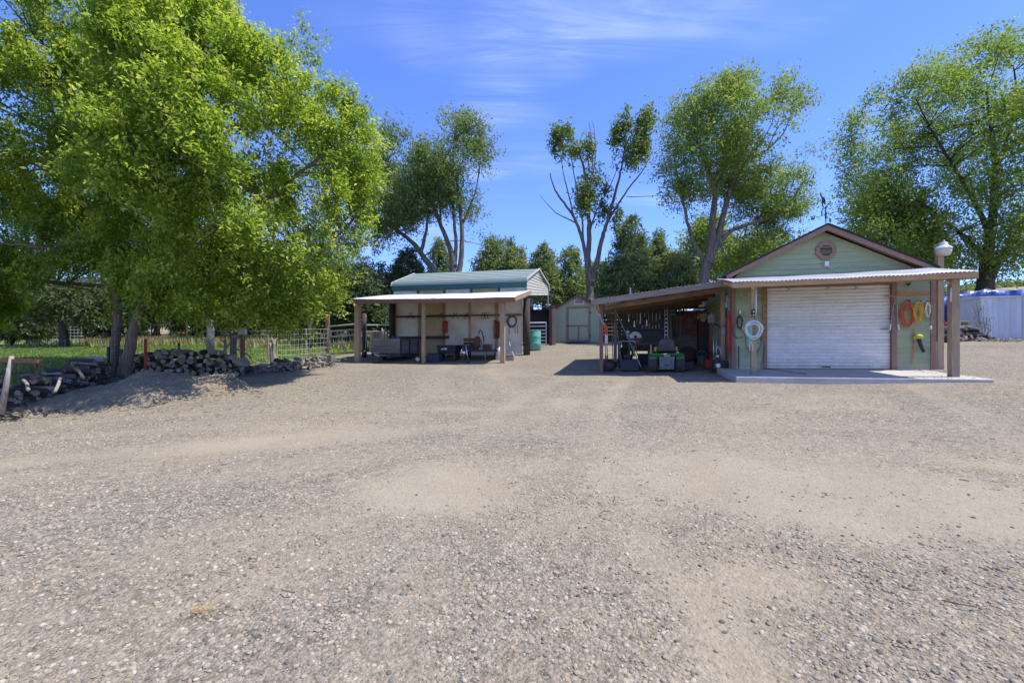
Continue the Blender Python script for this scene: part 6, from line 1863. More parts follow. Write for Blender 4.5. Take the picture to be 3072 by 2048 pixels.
for i, (px, v0, v1, lb) in enumerate(((1886, 942, 962, 'short bright spanner on the dark tool board, leftmost'), (1903, 962, 978, 'bright pliers on the dark tool board, second from left'), (1921, 938, 968, 'long thin bright file on the tool board centre'), (1940, 960, 976, 'small bright hammer head at right of the tool board'))):
    t = Thing(GF, 'hand_tool', lb, 'tool')
    a_, b_ = GF.at(px, v0, 3.27), GF.at(px, v1, 3.27)
    t.part('shank', MB().bar(a_, b_, .012, .022, up=(1, 0, 0)), m_steel)
    t.part('head', MB().cbox(b_, .05, .018, .04), m_steel)
    t.done()
pt = GF.at(1885, 1008, 2.4)
for i in range(4):
    solo(GF, 'paint_can', MB().lathe([(.05, 0), (.055, .006), (.055, .06), (.05, .066)], GF.at(1884, 1016, 2.4) + A((0, 0, i * .068)), 'z', 14), m_white if i % 2 else m_dull, ORD[i] + ' small can from the bottom of the stack left of the saw', 'can', 'stacked cans left of the saw', smooth=True)
stl_ = GF.gnd(1884, 2.4)
solo(GF, 'can_stand', MB().box(stl_[0] - .16, stl_[0] + .16, 2.25, 2.55, GF.at(1884, 1016, 2.4)[2] - .04, GF.at(1884, 1016, 2.4)[2] - .002).box(stl_[0] - .15, stl_[0] - .11, 2.3, 2.5, stl_[2] - .05, GF.at(1884, 1016, 2.4)[2] - .041).box(stl_[0] + .11, stl_[0] + .15, 2.3, 2.5, stl_[2] - .05, GF.at(1884, 1016, 2.4)[2] - .041), m_dark_z, 'dark little stand carrying the stacked cans', 'stand')
cb = GF.gnd(2125, 3.2)
cab = Thing(GF, 'black_cabinet', 'tall black cabinet against the plank wall right of the white pipe', 'cabinet')
cab.part('body', MB().box(cb[0] - .28, cb[0] + .28, 3.2, 3.7, cb[2] - .03, GF.at(2125, 955, 3.2)[2]), m_dark, bevel=.01)
cab.part('door', MB().box(cb[0] - .25, cb[0] + .25, 3.175, 3.198, cb[2] + .1, GF.at(2125, 960, 3.2)[2]), m_dark, bevel=.005)
cab.done()
bn = GF.gnd(2068, 3.2)
solo(GF, 'wooden_trough', MB().box(bn[0] - .55, bn[0] + .3, 3.05, 3.5, bn[2] + .0, bn[2] + .35), m_dark_z, 'low dark timber box under the red hose coil', 'box')

# ------------------------------------------------------------------ things in the pole shed
tr2 = Thing(LF, 'wooden_trailer', 'small grey board-sided trailer with its tongue on a stump, in the pole shed', 'trailer')
a_, b_ = LF.at(1113, 1016, .4), LF.at(1200, 1059, .4)
X0, X1, Z1, Z0 = a_[0], b_[0], a_[2], b_[2]
nb = 4
for i in range(nb):
    z0, z1 = Z0 + (Z1 - Z0) * i / nb + .004, Z0 + (Z1 - Z0) * (i + 1) / nb - .004
    tr2.part('front_board', MB().box(X0, X1, .38, .41, z0, z1), m_grey_x)
    tr2.part('side_board', MB().box(X1 - .03, X1, .42, 2.3, z0 - .0, z1), m_grey_x)
    tr2.part('side_board', MB().box(X0, X0 + .03, .42, 2.3, z0, z1), m_grey_x)
tr2.part('tailboard', MB().box(X0, X1, 2.31, 2.34, Z0, Z1), m_grey_x)
for x, y in ((X1 + .02, .44), (X1 + .02, 1.3), (X1 + .02, 2.2)):
    tr2.part('stake', MB().box(x - .015, x + .02, y - .04, y + .04, Z0 - .06, Z1 - .02), m_dark)
tr2.part('bed', MB().box(X0, X1, .41, 2.31, Z0 - .05, Z0 - .002), m_dark_z)
tr2.part('frame', MB().box(X0 + .05, X1 + .03, .36, .42, Z0 - .14, Z0 - .051).box(X1 - .08, X1 - .01, .42, 2.3, Z0 - .14, Z0 - .051), m_dark)
tg = LF.at(1140, 1066, -.1)
tr2.part('tongue', MB().bar(LF.at(1163, 1066, .36), LF.at(1136, 1066, -.2), .07, .07), m_steel)
tr2.part('coupler', MB().ball(LF.at(1128, 1064, -.25), .07, .12, .05).cbox(LF.at(1133, 1066, -.2), .14, .14, .06), m_steel, smooth=False)
for x in (X0 + .02, X1 - .1):
    wheel(tr2, (x, 1.5, LF.g(x, 1.5) + .27), .27, .16, 'x', m_r=m_white)
tr2.done()
st_ = MB().lathe([(.15, 0), (.145, .1), (.15, .22), (.14, .24)], LF.gnd(1130, -.25) + A((0, 0, -.01)), 'z', 12)
solo(LF, 'stump_block', st_, m_logb, 'bark-covered stump propping the trailer tongue', 'stump', smooth=False)
jw = Thing(LF, 'jockey_wheel', 'small tyre with pale cream hub lying by the middle post', 'wheel')
c_ = LF.at(1254, 1078, .25)
jw.part('tyre', MB().lathe([(.09, -.04), (.15, -.045), (.165, -.02), (.165, .02), (.15, .045), (.09, .04)], c_, 'y', 20), m_rubber, smooth=True)
jw.part('hub', MB().lathe([(.10, -.046), (.03, -.055), (.004, -.055)], c_, 'y', 18), m_lens, smooth=True)
jw.done()
for i, px in enumerate((1180, 1188, 1195)):
    c_ = LF.at(px, 1015, .55)
    solo(LF, 'blue_can', MB().lathe([(.04, -.05), (.045, -.04), (.045, .06), (.02, .08), (.02, .1)], c_, 'z', 10), m_blue, ORD[i] + ' small blue can from the left on the trailer boards', 'can', 'blue cans on the trailer', smooth=True)
nv = Thing(LF, 'storage_tub', 'dark purple-grey tub on the ground right of the middle post', 'tub')
g_ = LF.gnd(1303, .45)
nv.part('tub', MB().box(g_[0] - .24, g_[0] + .24, .3, .75, g_[2] - .02, g_[2] + .33), m_navy, bevel=.02)
nv.part('rim', MB().box(g_[0] - .26, g_[0] + .26, .28, .77, g_[2] + .331, g_[2] + .36), m_navy, bevel=.008)
nv.done()
dc = Thing(LF, 'dump_cart', 'black plastic dump cart with a white maker mark on its side', 'cart')
a_, b_ = LF.at(1309, 1035, .7), LF.at(1367, 1062, .7)
x0, x1, z1, z0 = a_[0], b_[0], a_[2], b_[2]
dc.part('tub', MB().add([(x0 + .06, .75, z0), (x1 - .04, .75, z0), (x1 - .04, 1.5, z0), (x0 + .06, 1.5, z0), (x0, .7, z1), (x1, .7, z1), (x1 + .03, 1.65, z1 + .02), (x0, 1.65, z1 + .02), (x0 + .04, .74, z1), (x1 - .04, .74, z1), (x1 - .01, 1.61, z1 + .02), (x0 + .04, 1.61, z1 + .02), (x0 + .1, .8, z0 + .04), (x1 - .08, .8, z0 + .04), (x1 - .08, 1.46, z0 + .04), (x0 + .1, 1.46, z0 + .04)],
        [(0, 3, 2, 1), (0, 1, 5, 4), (1, 2, 6, 5), (2, 3, 7, 6), (3, 0, 4, 7), (4, 5, 9, 8), (5, 6, 10, 9), (6, 7, 11, 10), (7, 4, 8, 11), (8, 9, 13, 12), (9, 10, 14, 13), (10, 11, 15, 14), (11, 8, 12, 15), (12, 13, 14, 15)]), m_blackpl, bevel=.008)
lg_ = MB()
q = lambda px, v: LF.at(px, v, .70) + A((0, .012, 0))
for (p0, p1) in (((1323, 1049), (1327, 1043)), ((1327, 1043), (1327, 1050)), ((1323, 1048), (1329, 1048)), ((1334, 1043.5), (1330.5, 1046)), ((1330.5, 1046), (1334, 1049.5)), ((1335, 1050), (1336, 1043)), ((1336, 1043), (1338, 1048)), ((1338, 1048), (1339.5, 1043)), ((1339.5, 1043), (1339.5, 1050))):
    lg_.bar(q(*p0), q(*p1), .018, .018)
dc.part('maker_mark', lg_, m_white)
dc.part('undercarriage', MB().bar(((x0 + x1) / 2, .9, z0 - .05), ((x0 + x1) / 2, 1.5, z0 - .05), .08, .06).bar((x0 + .1, 1.2, z0 - .12), (x1 - .1, 1.2, z0 - .12), .05, .05), m_dark)
for x in (x0 + .08, x1 - .08):
    wheel(dc, (x, 1.2, LF.g(x, 1.2) + .17), .17, .09, 'x', m_r=m_dark)
    wheel(dc, (x, .85, LF.g(x, .85) + .15), .15, .08, 'x', m_r=m_dark)
dc.done()
ut = Thing(LF, 'implement_trailer', 'low dark implement trailer with a bright tongue jack, right bay of pole shed', 'trailer')
q = lambda px, v, ly=.5: LF.at(px, v, ly)
d0, d1 = q(1388, 1050, .9), q(1492, 1050, .9)
ut.part('deck', MB().box(d0[0], d1[0], .85, 2.2, d0[2] - .06, d0[2] + .02), m_dark)
ut.part('red_panel', MB().bar(q(1391, 1019, 1.2), q(1425, 1019, 1.2), .05, .13), m_rust)
ut.part('black_box', MB().box(q(1391, 1020, 1.2)[0], q(1425, 1020, 1.2)[0], 1.15, 1.8, d0[2] + .021, q(1400, 1026, 1.2)[2]), m_blackpl, bevel=.01)
ut.part('tongue', MB().bar(q(1400, 1056, .85), q(1388, 1058, .1), .06, .06), m_dull)
ut.part('coupler', MB().ball(q(1384, 1059, .0), .055, .1, .045).cbox(q(1390, 1057, .1), .16, .10, .09).cbox(q(1385, 1051, .05), .03, .06, .1), m_steel)
ut.part('jack_tube', MB().tube([q(1397, 1034, .05), q(1404, 1079, .05)], .025, 8).tube([q(1398, 1036, .05), q(1406, 1033, -.1)], .01, 6), m_steel, smooth=True)
ut.part('jack_wheel', MB().lathe([(.02, -.03), (.085, -.03), (.1, -.01), (.1, .01), (.085, .03), (.02, .03)], LF.gnd(1405, .02) + A((0, 0, .1)), 'x', 16), m_rubber, smooth=True)
for x in (d0[0] + .05, d1[0] - .15):
    wheel(ut, (x, 1.5, LF.g(x, 1.5) + .22), .22, .14, 'x', m_r=m_dull)
ut.done()
rt = Thing(LF, 'tiller', 'rusty garden tiller with brown hood and looped black handle', 'tiller')
q = lambda px, v, ly=1.15: LF.at(px, v, ly)
hood = [(q(1424 + i * 3.2, 1008)[0], q(1432, 1012 - 5.5 * math.sin(math.pi * i / 5))[2]) for i in range(6)]
c0 = q(1432, 1030)
rt.part('hood', MB().lathe([(.13, -.20), (.14, -.1), (.14, .12), (.12, .2), (.05, .25)], q(1432, 1027), 'z', 14), m_rust, smooth=True)
rt.part('handle', MB().tube(smooth_path([q(1436, 1002), q(1439, 992), q(1443, 991), q(1447, 999), q(1449, 1012), q(1452, 1022)], 3), .018, 6).tube([q(1452, 1006), q(1450, 1022)], .016, 6), m_dark, smooth=True)
for px0_, px1_ in ((1425, 1426), (1431, 1432), (1443, 1451), (1452, 1451)):
    rt.part('frame_tube', MB().tube([q(px0_, 1018, 1.0), q(px1_, 1054, .95)], .014, 6), m_rust)
rt.part('cross_tube', MB().tube([q(1425, 1053, .95), q(1455, 1053, .95)], .016, 6).tube([q(1425, 1038, 1.0), q(1452, 1036, 1.0)], .012, 6), m_redp)
rt.part('stand_leg', MB().tube([q(1455, 1050, .95), (q(1456, 1072, .95)[0], .95, LF.g(q(1456, 1072, .95)[0], .95))], .015, 6), m_dull)
rt.part('tine_box', MB().cbox(q(1460, 1041, 1.3), .22, .25, .22), m_rust)
rt.done()
cr_ = Thing(LF, 'straw_crate', 'small tan wooden crate beside the tiller', 'crate')
q0 = LF.at(1462, 1042, 1.55)
for i in range(3):
    cr_.part('slat', MB().box(q0[0] - .16, q0[0] + .16, 1.5, 1.515, q0[2] - .12 + i * .09, q0[2] - .05 + i * .09), m_pine)
cr_.part('box', MB().box(q0[0] - .15, q0[0] + .15, 1.516, 1.8, d0[2] + .025, q0[2] + .13), m_grey_x)
cr_.done()
for px, v0, v1, lb in ((1336, 960, 1006, 'bundle of rusty red chain hung on the shed stud by the yellow panel'), (1491, 958, 1020, 'bundle of rusty red straps hung behind the right shed post')):
    mb = MB()
    rg = random.Random(px)
    for i in range(7):
        q0 = LF.at(px - 7 + i * 2.3, v0 + rg.uniform(0, 5), PB - .12); q1 = LF.at(px - 7 + i * 2.3 + rg.uniform(-1, 1), v1 - rg.uniform(0, 12), PB - .12)
        mid = (q0 + q1) / 2 + A((rg.uniform(-.03, .03), -.02, 0))
        mb.tube(smooth_path([q0, mid, q1], 3), .02, 5)
    solo(LF, 'hanging_chain', mb, m_redp if px < 1400 else m_rust, lb, 'chain')
cc = coil(LF, 1519, 1555, 946, 985, PB - .06, 5, .011, 41, .25)
for px in (1528, 1546, 1553):
    cc.tube(smooth_path(poly_px(LF, [(px, 975), (px - 1, 990), (px + 1, 1000)], PB - .07), 3), .01, 5)
solo(LF, 'cable_coil', cc, m_cable, 'black cable coiled on the right end of the shed wall', 'cable')
solo(LF, 'thin_hose', MB().tube(smooth_path([LF.at(1526, 995, PB - .06), LF.at(1527, 1020, PB - .1), LF.at(1533, 1045, PB - .3), LF.gnd(1545, 1.9) + A((0, 0, .02)), LF.gnd(1570, 1.5) + A((0, 0, .02)), LF.gnd(1585, 1.45) + A((0, 0, .02))], 4), .013, 6), m_white, 'thin white hose hanging down the right shed panel to the ground', 'hose', smooth=True)
g_ = LF.gnd(1527, .75)
cbk = Thing(LF, 'cinder_block', 'tan cinder block on the gravel right of the shed post', 'block')
cbk.part('shell', MB().box(g_[0] - .20, g_[0] + .20, .65, .69, g_[2] - .02, g_[2] + .19).box(g_[0] - .20, g_[0] + .20, .81, .85, g_[2] - .02, g_[2] + .19), m_cinder)
for x in (-.19, 0, .19):
    cbk.part('web', MB().box(g_[0] + x - .018, g_[0] + x + .018, .691, .809, g_[2] - .02, g_[2] + .185), m_cinder)
cbk.done()
wb = MB()
g_ = LF.gnd(1500, 1.2)
wb.ball(g_ + A((0, 0, .26)), .17, .15, .28, 12, 9)
wb.v = [tuple(A(p) + (vnoise(A([p]) * 6, 9)[0] - .5) * .14) for p in wb.v]
solo(LF, 'white_bag', wb, m_white, 'crumpled white bag behind the right shed post', 'bag', smooth=True)
sc_ = MB()
g_ = LF.gnd(1482, -.35)
sc_.add([g_ + A((-.3, -.1, .02)), g_ + A((.35, -.12, .02)), g_ + A((.4, .5, .03)), g_ + A((-.05, .5, .03)), g_ + A((-.3, -.1, .04)), g_ + A((.35, -.12, .04)), g_ + A((.4, .5, .05)), g_ + A((-.05, .5, .05))], [(0, 3, 2, 1), (4, 5, 6, 7), (0, 1, 5, 4), (1, 2, 6, 5), (2, 3, 7, 6), (3, 0, 4, 7)])
# green drum
dg = P(1604, 1046, 21.2); dg[2] = gz(dg[0], dg[1])
dm = Thing(WF, 'plastic_drum', 'mint green plastic drum standing beside the pole shed', 'drum')
dm.part('drum', MB().lathe([(.25, 0), (.275, .02), (.28, .28), (.287, .30), (.28, .32), (.28, .58), (.287, .60), (.28, .62), (.278, .85), (.26, .89)], dg, 'z', 24), m_barrel, smooth=True)
dm.part('rim', MB().ring(dg + A((0, 0, .88)), .272, .015, 'z', 24, 6), m_barrel, smooth=True)
dm.done()
# pinkish offcut and dark board by the stall
q0 = P(1660, 1030, 23.5)
solo(WF, 'plywood_sheet', MB().box(q0[0] - .1, q0[0] + .12, 23.5, 23.55, gz(q0[0], 23.5) - .05, P(1660, 925, 23.5)[2]), m_trim, 'narrow pinkish-brown panel between stall and green shed', 'panel')

# ------------------------------------------------------------------ pipe gate and fences on the left
pg = Thing(WF, 'pipe_gate', 'tan tubular farm gate left of the pole shed', 'gate')
ga, gb = P(986, 1068, 20.0), P(1082, 1064, 19.2)
ga[2] = P(986, 1066, 20)[2] + .08; gb[2] = P(1082, 1060, 19.2)[2] + .06
hts = [0.0, .40, .72, .95, 1.16]
for h in hts:
    pg.part('rail', MB().tube([ga + A((0, 0, h)), gb + A((0, 0, h))], .034, 8), m_gatep, smooth=True)
for e in (ga, gb):
    pg.part('end_tube', MB().tube([e + A((0, 0, -.02)), e + A((0, 0, 1.18))], .034, 8), m_gatep, smooth=True)
for f in (.28, .38, .62, .72):
    a_ = ga * (1 - f) + gb * f; b_ = ga * (1 - f - .16) + gb * (f + .16)
    pg.part('brace', MB().tube([a_ + A((0, .01, .93)), b_ + A((0, .01, .02))], .014, 6), m_dull)
pg.done()
def fpost(px, D, v_top, w, m_, lb, name='fence_post', rnd=False, lean=0, cat='post'):
    b_ = P(px, HZ, D); b_[2] = gz(b_[0], b_[1]) - .15
    t_ = P(px + lean, v_top, D)
    mb = MB().tube([b_, (b_ + t_) / 2 + A((.01, 0, 0)), t_], [w * .55, w * .52, w * .47], 9) if rnd else MB().bar(b_, t_, w, w)
    return solo(WF, name, mb, m_, lb, cat, smooth=rnd)
fpost(983, 20.1, 945, .14, m_redpost, 'reddish square post hinging the pipe gate')
fpost(1093, 20.3, 940, .20, m_dark_z, 'dark round post just right of the gate', rnd=True)
fpost(325, 12.4, 1040, .05, m_dark, 'dark steel stake beside the upright maple trunk', 'steel_stake', cat='stake')
fpost(364, 12.9, 1046, .05, m_dark, 'dark steel stake between the two maple trunks', 'steel_stake', cat='stake')
fpost(436, 12.7, 1016, .055, m_redp, 'rusty red steel stake behind the gravel mound', 'steel_stake', lean=1, cat='stake')
fpost(537, 14.6, 1028, .045, m_dark, 'thin dark stake behind the dark log stack', 'steel_stake', cat='stake')
fpost(700, 15.6, 1000, .15, m_grey_z, 'grey post with a pale box top in the wire fence')
q0 = P(727, 994, 15.5)
fs = Thing(WF, 'fence_box', 'pale metal box fixed on top of the grey fence post', 'box')
fs.part('box', MB().cbox(q0, .26, .08, .22), m_shedw, bevel=.01)
fs.part('bracket', MB().bar(q0 + A((0, -.01, -.1)), P(700, 1012, 15.6) + A((0, -.08, 0)), .03, .03), m_dull)
fs.part('pinkish_post', MB().bar(q0 + A((0, .02, -.11)), A((q0[0], q0[1] + .02, gz(q0[0], q0[1]) - .1)), .11, .11), m_redpost)
fs.done()
gn = MB()
for i in range(7):
    rg = random.Random(i + 60)
    b_ = P(818 + rg.uniform(-10, 14), HZ, 17.2); b_[2] = gz(b_[0], b_[1]) - .1
    t_ = P(816 + rg.uniform(-14, 22), 1010 + rg.uniform(0, 20), 17.2 + rg.uniform(-.1, .1))
    gn.tube(smooth_path([b_, (b_ + t_) / 2 + A((rg.uniform(-.06, .06), rg.uniform(-.05, .05), 0)), t_], 4), [.075] * 5 + [.06, .05, .045, .04], 7)
solo(WF, 'gnarled_stump', gn, m_logp, 'bleached gnarled stump standing as a post in the wire fence', 'stump', smooth=True)
fpost(806, 17.1, 996, .05, m_gatep, 'thin pale stake leaning by the gnarled stump', 'steel_stake', lean=-4, cat='stake')
fpost(921, 18.8, 985, .05, m_gatep, 'thin pale stake in the wire fence near the gate', 'steel_stake', lean=-3, cat='stake')
fpost(928, 24.0, 960, .22, m_bark3, 'dark round trunk post standing on the lawn before the gate', rnd=True)
fpost(631, 22.0, 955, .32, m_greypl, 'thick blue-grey round post standing on the lawn', rnd=True)
# woven wire between the stakes
def wire(name, lb, pts, h0, h1, m_, rows, step, r=.0035, sagz=.0):
    mb = MB()
    pts = [A(p) for p in pts]
    for i in range(rows):
        f = i / (rows - 1)
        path = []
        for j, p in enumerate(pts):
            z = gz(p[0], p[1])
            path.append((p[0], p[1], z + h0 + (h1 - h0) * f + .012 * math.sin(j * 2.1 + i)))
        mb.tube(path, r * (1.3 if i in (0, rows - 1) else 1), 4, cap=False)
    d = [0]
    for a_, b_ in zip(pts[:-1], pts[1:]): d.append(d[-1] + np.linalg.norm((b_ - a_)[:2]))
    s = 0
    while s < d[-1]:
        k = min(np.searchsorted(d, s, side='right') - 1, len(pts) - 2)
        f = (s - d[k]) / (d[k + 1] - d[k]); p = pts[k] * (1 - f) + pts[k + 1] * f
        z = gz(p[0], p[1])
        mb.tube([(p[0], p[1], z + h0), (p[0] + .008, p[1], z + h1)], r, 4, cap=False)
        s += step
    return solo(WF, name, mb, m_, lb, 'fence')
fy = [6.6, 8.0, 9.4, 10.8, 12.2]
wire('wire_fence', 'dark woven wire fence left of the maple trunks', [(fence_x(y) + .1, y, 0) for y in fy], .05, 1.12, m_wire, 8, .16)
fy = [12.2, 13.2, 14.6, 16.0, 17.4]
wire('wire_fence', 'woven wire fence from the maple trunks to the gnarled stump', [(fence_x(y) + .1, y, 0) for y in fy], .05, 1.18, m_wire, 8, .17)
fy = [17.4, 18.4, 19.4, 20.0]
wire('wire_fence', 'pale woven wire fence from gnarled stump to the gate post', [(fence_x(y) + .1, y, 0) for y in fy], .05, 1.22, m_galv, 7, .2, r=.0045)
wire('wire_fence', 'whitish wire panel beyond the lawn behind the straight-trunked tree', [P(p, HZ, 29) for p in (95, 150, 200, 250)], .1, 1.25, m_white, 7, .22, r=.008)
wire('wire_fence', 'whitish wire panel at the far left edge of the lawn', [P(p, HZ, 29) for p in (-60, -20, 15)], .1, 1.25, m_white, 7, .22, r=.008)
for i, px in enumerate((415, 455, 475, 512, 560, 590)):
    b_ = P(px, HZ, 33.0); b_[2] = gz(b_[0], b_[1])
    solo(WF, 'field_stake', MB().bar(b_ + A((0, 0, -.1)), b_ + A((0, 0, 1.5)), .07, .07), m_bark3 if i % 2 else m_rust, ORD[i] + ' slim stake from the left along the far edge of the lawn', 'stake', 'stakes along the far edge of the lawn')
# play frame far behind
pf = Thing(WF, 'play_frame', 'small tan and brown wooden frame beyond the fence', 'frame')
q0, q1 = P(780, 1010, 34), P(815, 1010, 34)
for px, m_ in ((778, m_rust), (816, m_rust)):
    pf.part('leg', MB().bar(P(px, 1010, 34), P(px + (8 if px < 800 else -6), 950, 34), .1, .1), m_)
for v in (965, 978, 990, 1000):
    pf.part('slat', MB().bar(P(783, v, 34.0), P(812, v, 34.0), .05, .2), m_ply)
pf.done()
# pickets and pipe rail behind the trailer
pk_ = Thing(WF, 'picket_fence', 'row of grey pickets with pale pipe rail behind the trailer', 'fence')
for i, px in enumerate((1112, 1120, 1128, 1137, 1146, 1155, 1163)):
    b_ = P(px, 1050, 22.4); t_ = P(px + random.uniform(-1.5, 1.5), 994 + random.uniform(-3, 5), 22.4)
    pk_.part('picket', MB().bar(A((b_[0], b_[1], gz(b_[0], b_[1]) - .1)), t_, .02, .10, up=(1, 0, 0)), m_grey_z)
pk_.part('rail', MB().tube([P(1098, 975, 22.5), P(1168, 974, 22.5)], .03, 8).tube([P(1098, 994, 22.5), P(1168, 993, 22.5)], .022, 8), m_galv)
pk_.done()
lw = Thing(WF, 'looped_rope', 'pale rope looped over the dark post by the gate', 'rope')
lw.part('rope', MB().tube(smooth_path([P(1098, 945, 20.1), P(1099, 1000, 20.0), P(1097, 1040, 20.0), P(1094, 1052, 20.0)], 3), .014, 5), m_galv)
lw.part('end', MB().ball(P(1094, 1054, 20.0), .05, .05, .04), m_white)
lw.done()
# rusty rack at the left edge
rk = Thing(WF, 'timber_rack', 'rusty crossbar on leaning sticks in front of the left log row', 'rack')
q = lambda px, v, D=8.9: P(px, v, D)
rk.part('crossbar', MB().bar(q(-40, 1079), q(114, 1084), .05, .07), m_rust)
rk.part('stick', MB().tube([q(4, 1240), q(22, 1140), q(36, 1068)], [.05, .045, .035], 8), m_logp, smooth=True)
rk.part('prop', MB().bar(q(104, 1130, 8.95), q(120, 1080, 8.95), .05, .05), m_dark_z)
rk.part('lower_bar', MB().bar(q(-40, 1124, 8.95), q(106, 1116, 8.95), .05, .06), m_dark_z)
rk.done()
solo(WF, 'grey_tub', MB().prism([(P(985, 1060, 16.6)[0] - .17, gz(-6.5, 16.6)), (P(985, 1060, 16.6)[0] + .17, gz(-6.5, 16.6)), (P(985, 1060, 16.6)[0] + .17, gz(-6.5, 16.6) + .38), (P(985, 1060, 16.6)[0] - .15, gz(-6.5, 16.6) + .42)], 16.4, 16.8), m_grey_z, 'squat grey wood block at the end of the wire fence', 'block')

# ------------------------------------------------------------------ firewood
def log_variant(kind, seed):
    rg = random.Random(seed)
    L = 1.0
    n = 9
    if kind == 'round':
        ring_ = [(math.cos(2 * math.pi * i / n) * (1 + rg.uniform(-.12, .12)), math.sin(2 * math.pi * i / n) * (1 + rg.uniform(-.12, .12))) for i in range(n)]
    else:
        ang = 1.6 if kind == 'split' else 2.6
        ring_ = [(-.5, -.5)] + [(-.5 + 1.5 * math.cos(-.1 + ang * i / (n - 3)), -.5 + 1.5 * math.sin(-.1 + ang * i / (n - 3))) for i in range(n - 2)]
        n = len(ring_)
    mb = MB()
    rows = 4
    for j in range(rows):
        t = j / (rows - 1)
        ox, oy = rg.uniform(-.12, .12) * (0 < j < rows - 1), rg.uniform(-.12, .12) * (0 < j < rows - 1)
        k = 1 + rg.uniform(-.1, .1)
        for (x, z) in ring_:
            mb.v.append((x * k + ox, (t - .5), z * k + oy))
    for j in range(rows - 1):
        for i in range(n):
            a_, b_ = j * n + i, j * n + (i + 1) % n
            mb.f.append((a_, a_ + n, b_ + n, b_))
    mb.f.append(tuple(range(n))); mb.f.append(tuple(range(rows * n - 1, (rows - 1) * n - 1, -1)))
    me = mb.mesh('log_' + kind)
    me.materials.append(m_logb); me.materials.append(m_loge); me.materials.append(m_logp)
    ncap = len(mb.f)
    for i, p in enumerate(me.polygons):
        if i >= ncap - 2: p.material_index = 1
        elif kind != 'round' and (i % n == n - 1 or i % n == 0): p.material_index = 2
        p.use_smooth = (kind == 'round' and i < ncap - 2)
    return me


def pale_variant(me):
    m2 = me.copy()
    for p in m2.polygons:
        if p.material_index == 0: p.material_index = 2
    return m2


LOGS = [log_variant(k, i) for i, k in enumerate(['round', 'split', 'round', 'split', 'half', 'round'])]
PALE = [pale_variant(m) for m in LOGS]


def put_log(mesh, c, r, L, yaw, pitch, roll, label, group):
    o = bpy.data.objects.new('firewood_log', mesh)
    COL.objects.link(o)
    o.location = c; o.scale = (r, L, r); o.rotation_euler = (pitch, roll, yaw)
    o.rotation_mode = 'XYZ'
    o['label'] = label; o['category'] = 'log'; o['group'] = group
    return o


def log_row(path, rows, count, yaw_off, label, group, rmin, rmax, L, seed, height=None, pale=0.15, mess=.35, cover=None):
    """logs stacked along a path, cut ends to the yard"""
    rg = random.Random(seed)
    path = [A(p) for p in path]
    d = [0]
    for a_, b_ in zip(path[:-1], path[1:]): d.append(d[-1] + np.linalg.norm(b_ - a_))
    per = count / rows
    n = 0
    for lev in range(rows):
        m = int(round(per * (1.25 - .5 * lev / max(1, rows - 1))))
        for i in range(m):
            s = d[-1] * ((i + .5 + rg.uniform(-.35, .35)) / m)
            k = min(np.searchsorted(d, s, side='right') - 1, len(path) - 2); k = max(k, 0)
            f = (s - d[k]) / (d[k + 1] - d[k]); p = path[k] * (1 - f) + path[k + 1] * f
            t = path[k + 1] - path[k]; yaw = math.atan2(t[1], t[0])
            hmax = height(s / d[-1]) if height else 1.0
            if lev / rows > hmax: continue
            r = rg.uniform(rmin, rmax)
            nx, ny = -math.sin(yaw), math.cos(yaw)
            off = rg.uniform(-.16, .10) + lev * .015
            mesh = rg.choice(PALE if rg.random() < pale else LOGS)
            z = gz(p[0] + nx * off, p[1] + ny * off) + r * .9 + lev * (rmin + rmax) * .80 + rg.uniform(-.015, .02)
            wild = rg.random() < mess
            ki = (PALE if mesh in PALE else LOGS).index(mesh)
            zone = ORD[int(min(.999, s / d[-1]) * 8)]
            nm_ = '%s %s %s, %s layer up, %s eighth from left, %s' % ('thin' if r < rmin + (rmax - rmin) / 2 else 'thick', 'bleached' if mesh in PALE else 'dark', 'round log' if ki in (0, 2, 5) else 'split log', ORD[lev], zone, label)
            put_log(mesh, (p[0] + nx * off, p[1] + ny * off, z), r, L * rg.uniform(.8, 1.25), yaw + yaw_off + (rg.uniform(-1.2, 1.2) if wild else rg.uniform(-.22, .22)), rg.uniform(-.5, .4) if wild else rg.uniform(-.1, .1), rg.uniform(0, 6.28), nm_, group)
            n += 1
    return n


n1_ = log_row([(-12.2, 7.9), (-10.75, 9.0), (-10.3, 10.1), (-10.4, 11.2), (-10.7, 12.2)], 8, 150, 0, 'left row', 'logs in the left row', .034, .068, .5, 61, lambda s: 1.0, .10, .32)
n2_ = log_row([(-10.75, 13.1), (-9.4, 13.3), (-7.75, 13.7)], 6, 98, 0, 'stack behind mound', 'logs stacked behind the mound', .05, .095, .5, 62, lambda s: .5 + 2 * s if s < .25 else (1.0 if s < .85 else .6), .08, .2)
n3_ = log_row([(-7.6, 14.4), (-7.0, 15.3), (-6.6, 16.3)], 4, 42, 0, 'heap by fence', 'low heap of bleached branches', .03, .07, .55, 63, lambda s: .5 + .8 * abs(math.sin(s * 5)), .8, .75)
n4_ = log_row([(16.55, 18.0), (17.6, 18.3), (18.7, 18.5)], 7, 46, .0, 'by white shed', 'logs stacked by the white shed', .05, .085, .55, 64, lambda s: 1.0 if s < .55 else max(.2, 1 - (s - .55) * 1.9), .35, .3)
print('LOGS', n1_, n2_, n3_, n4_)
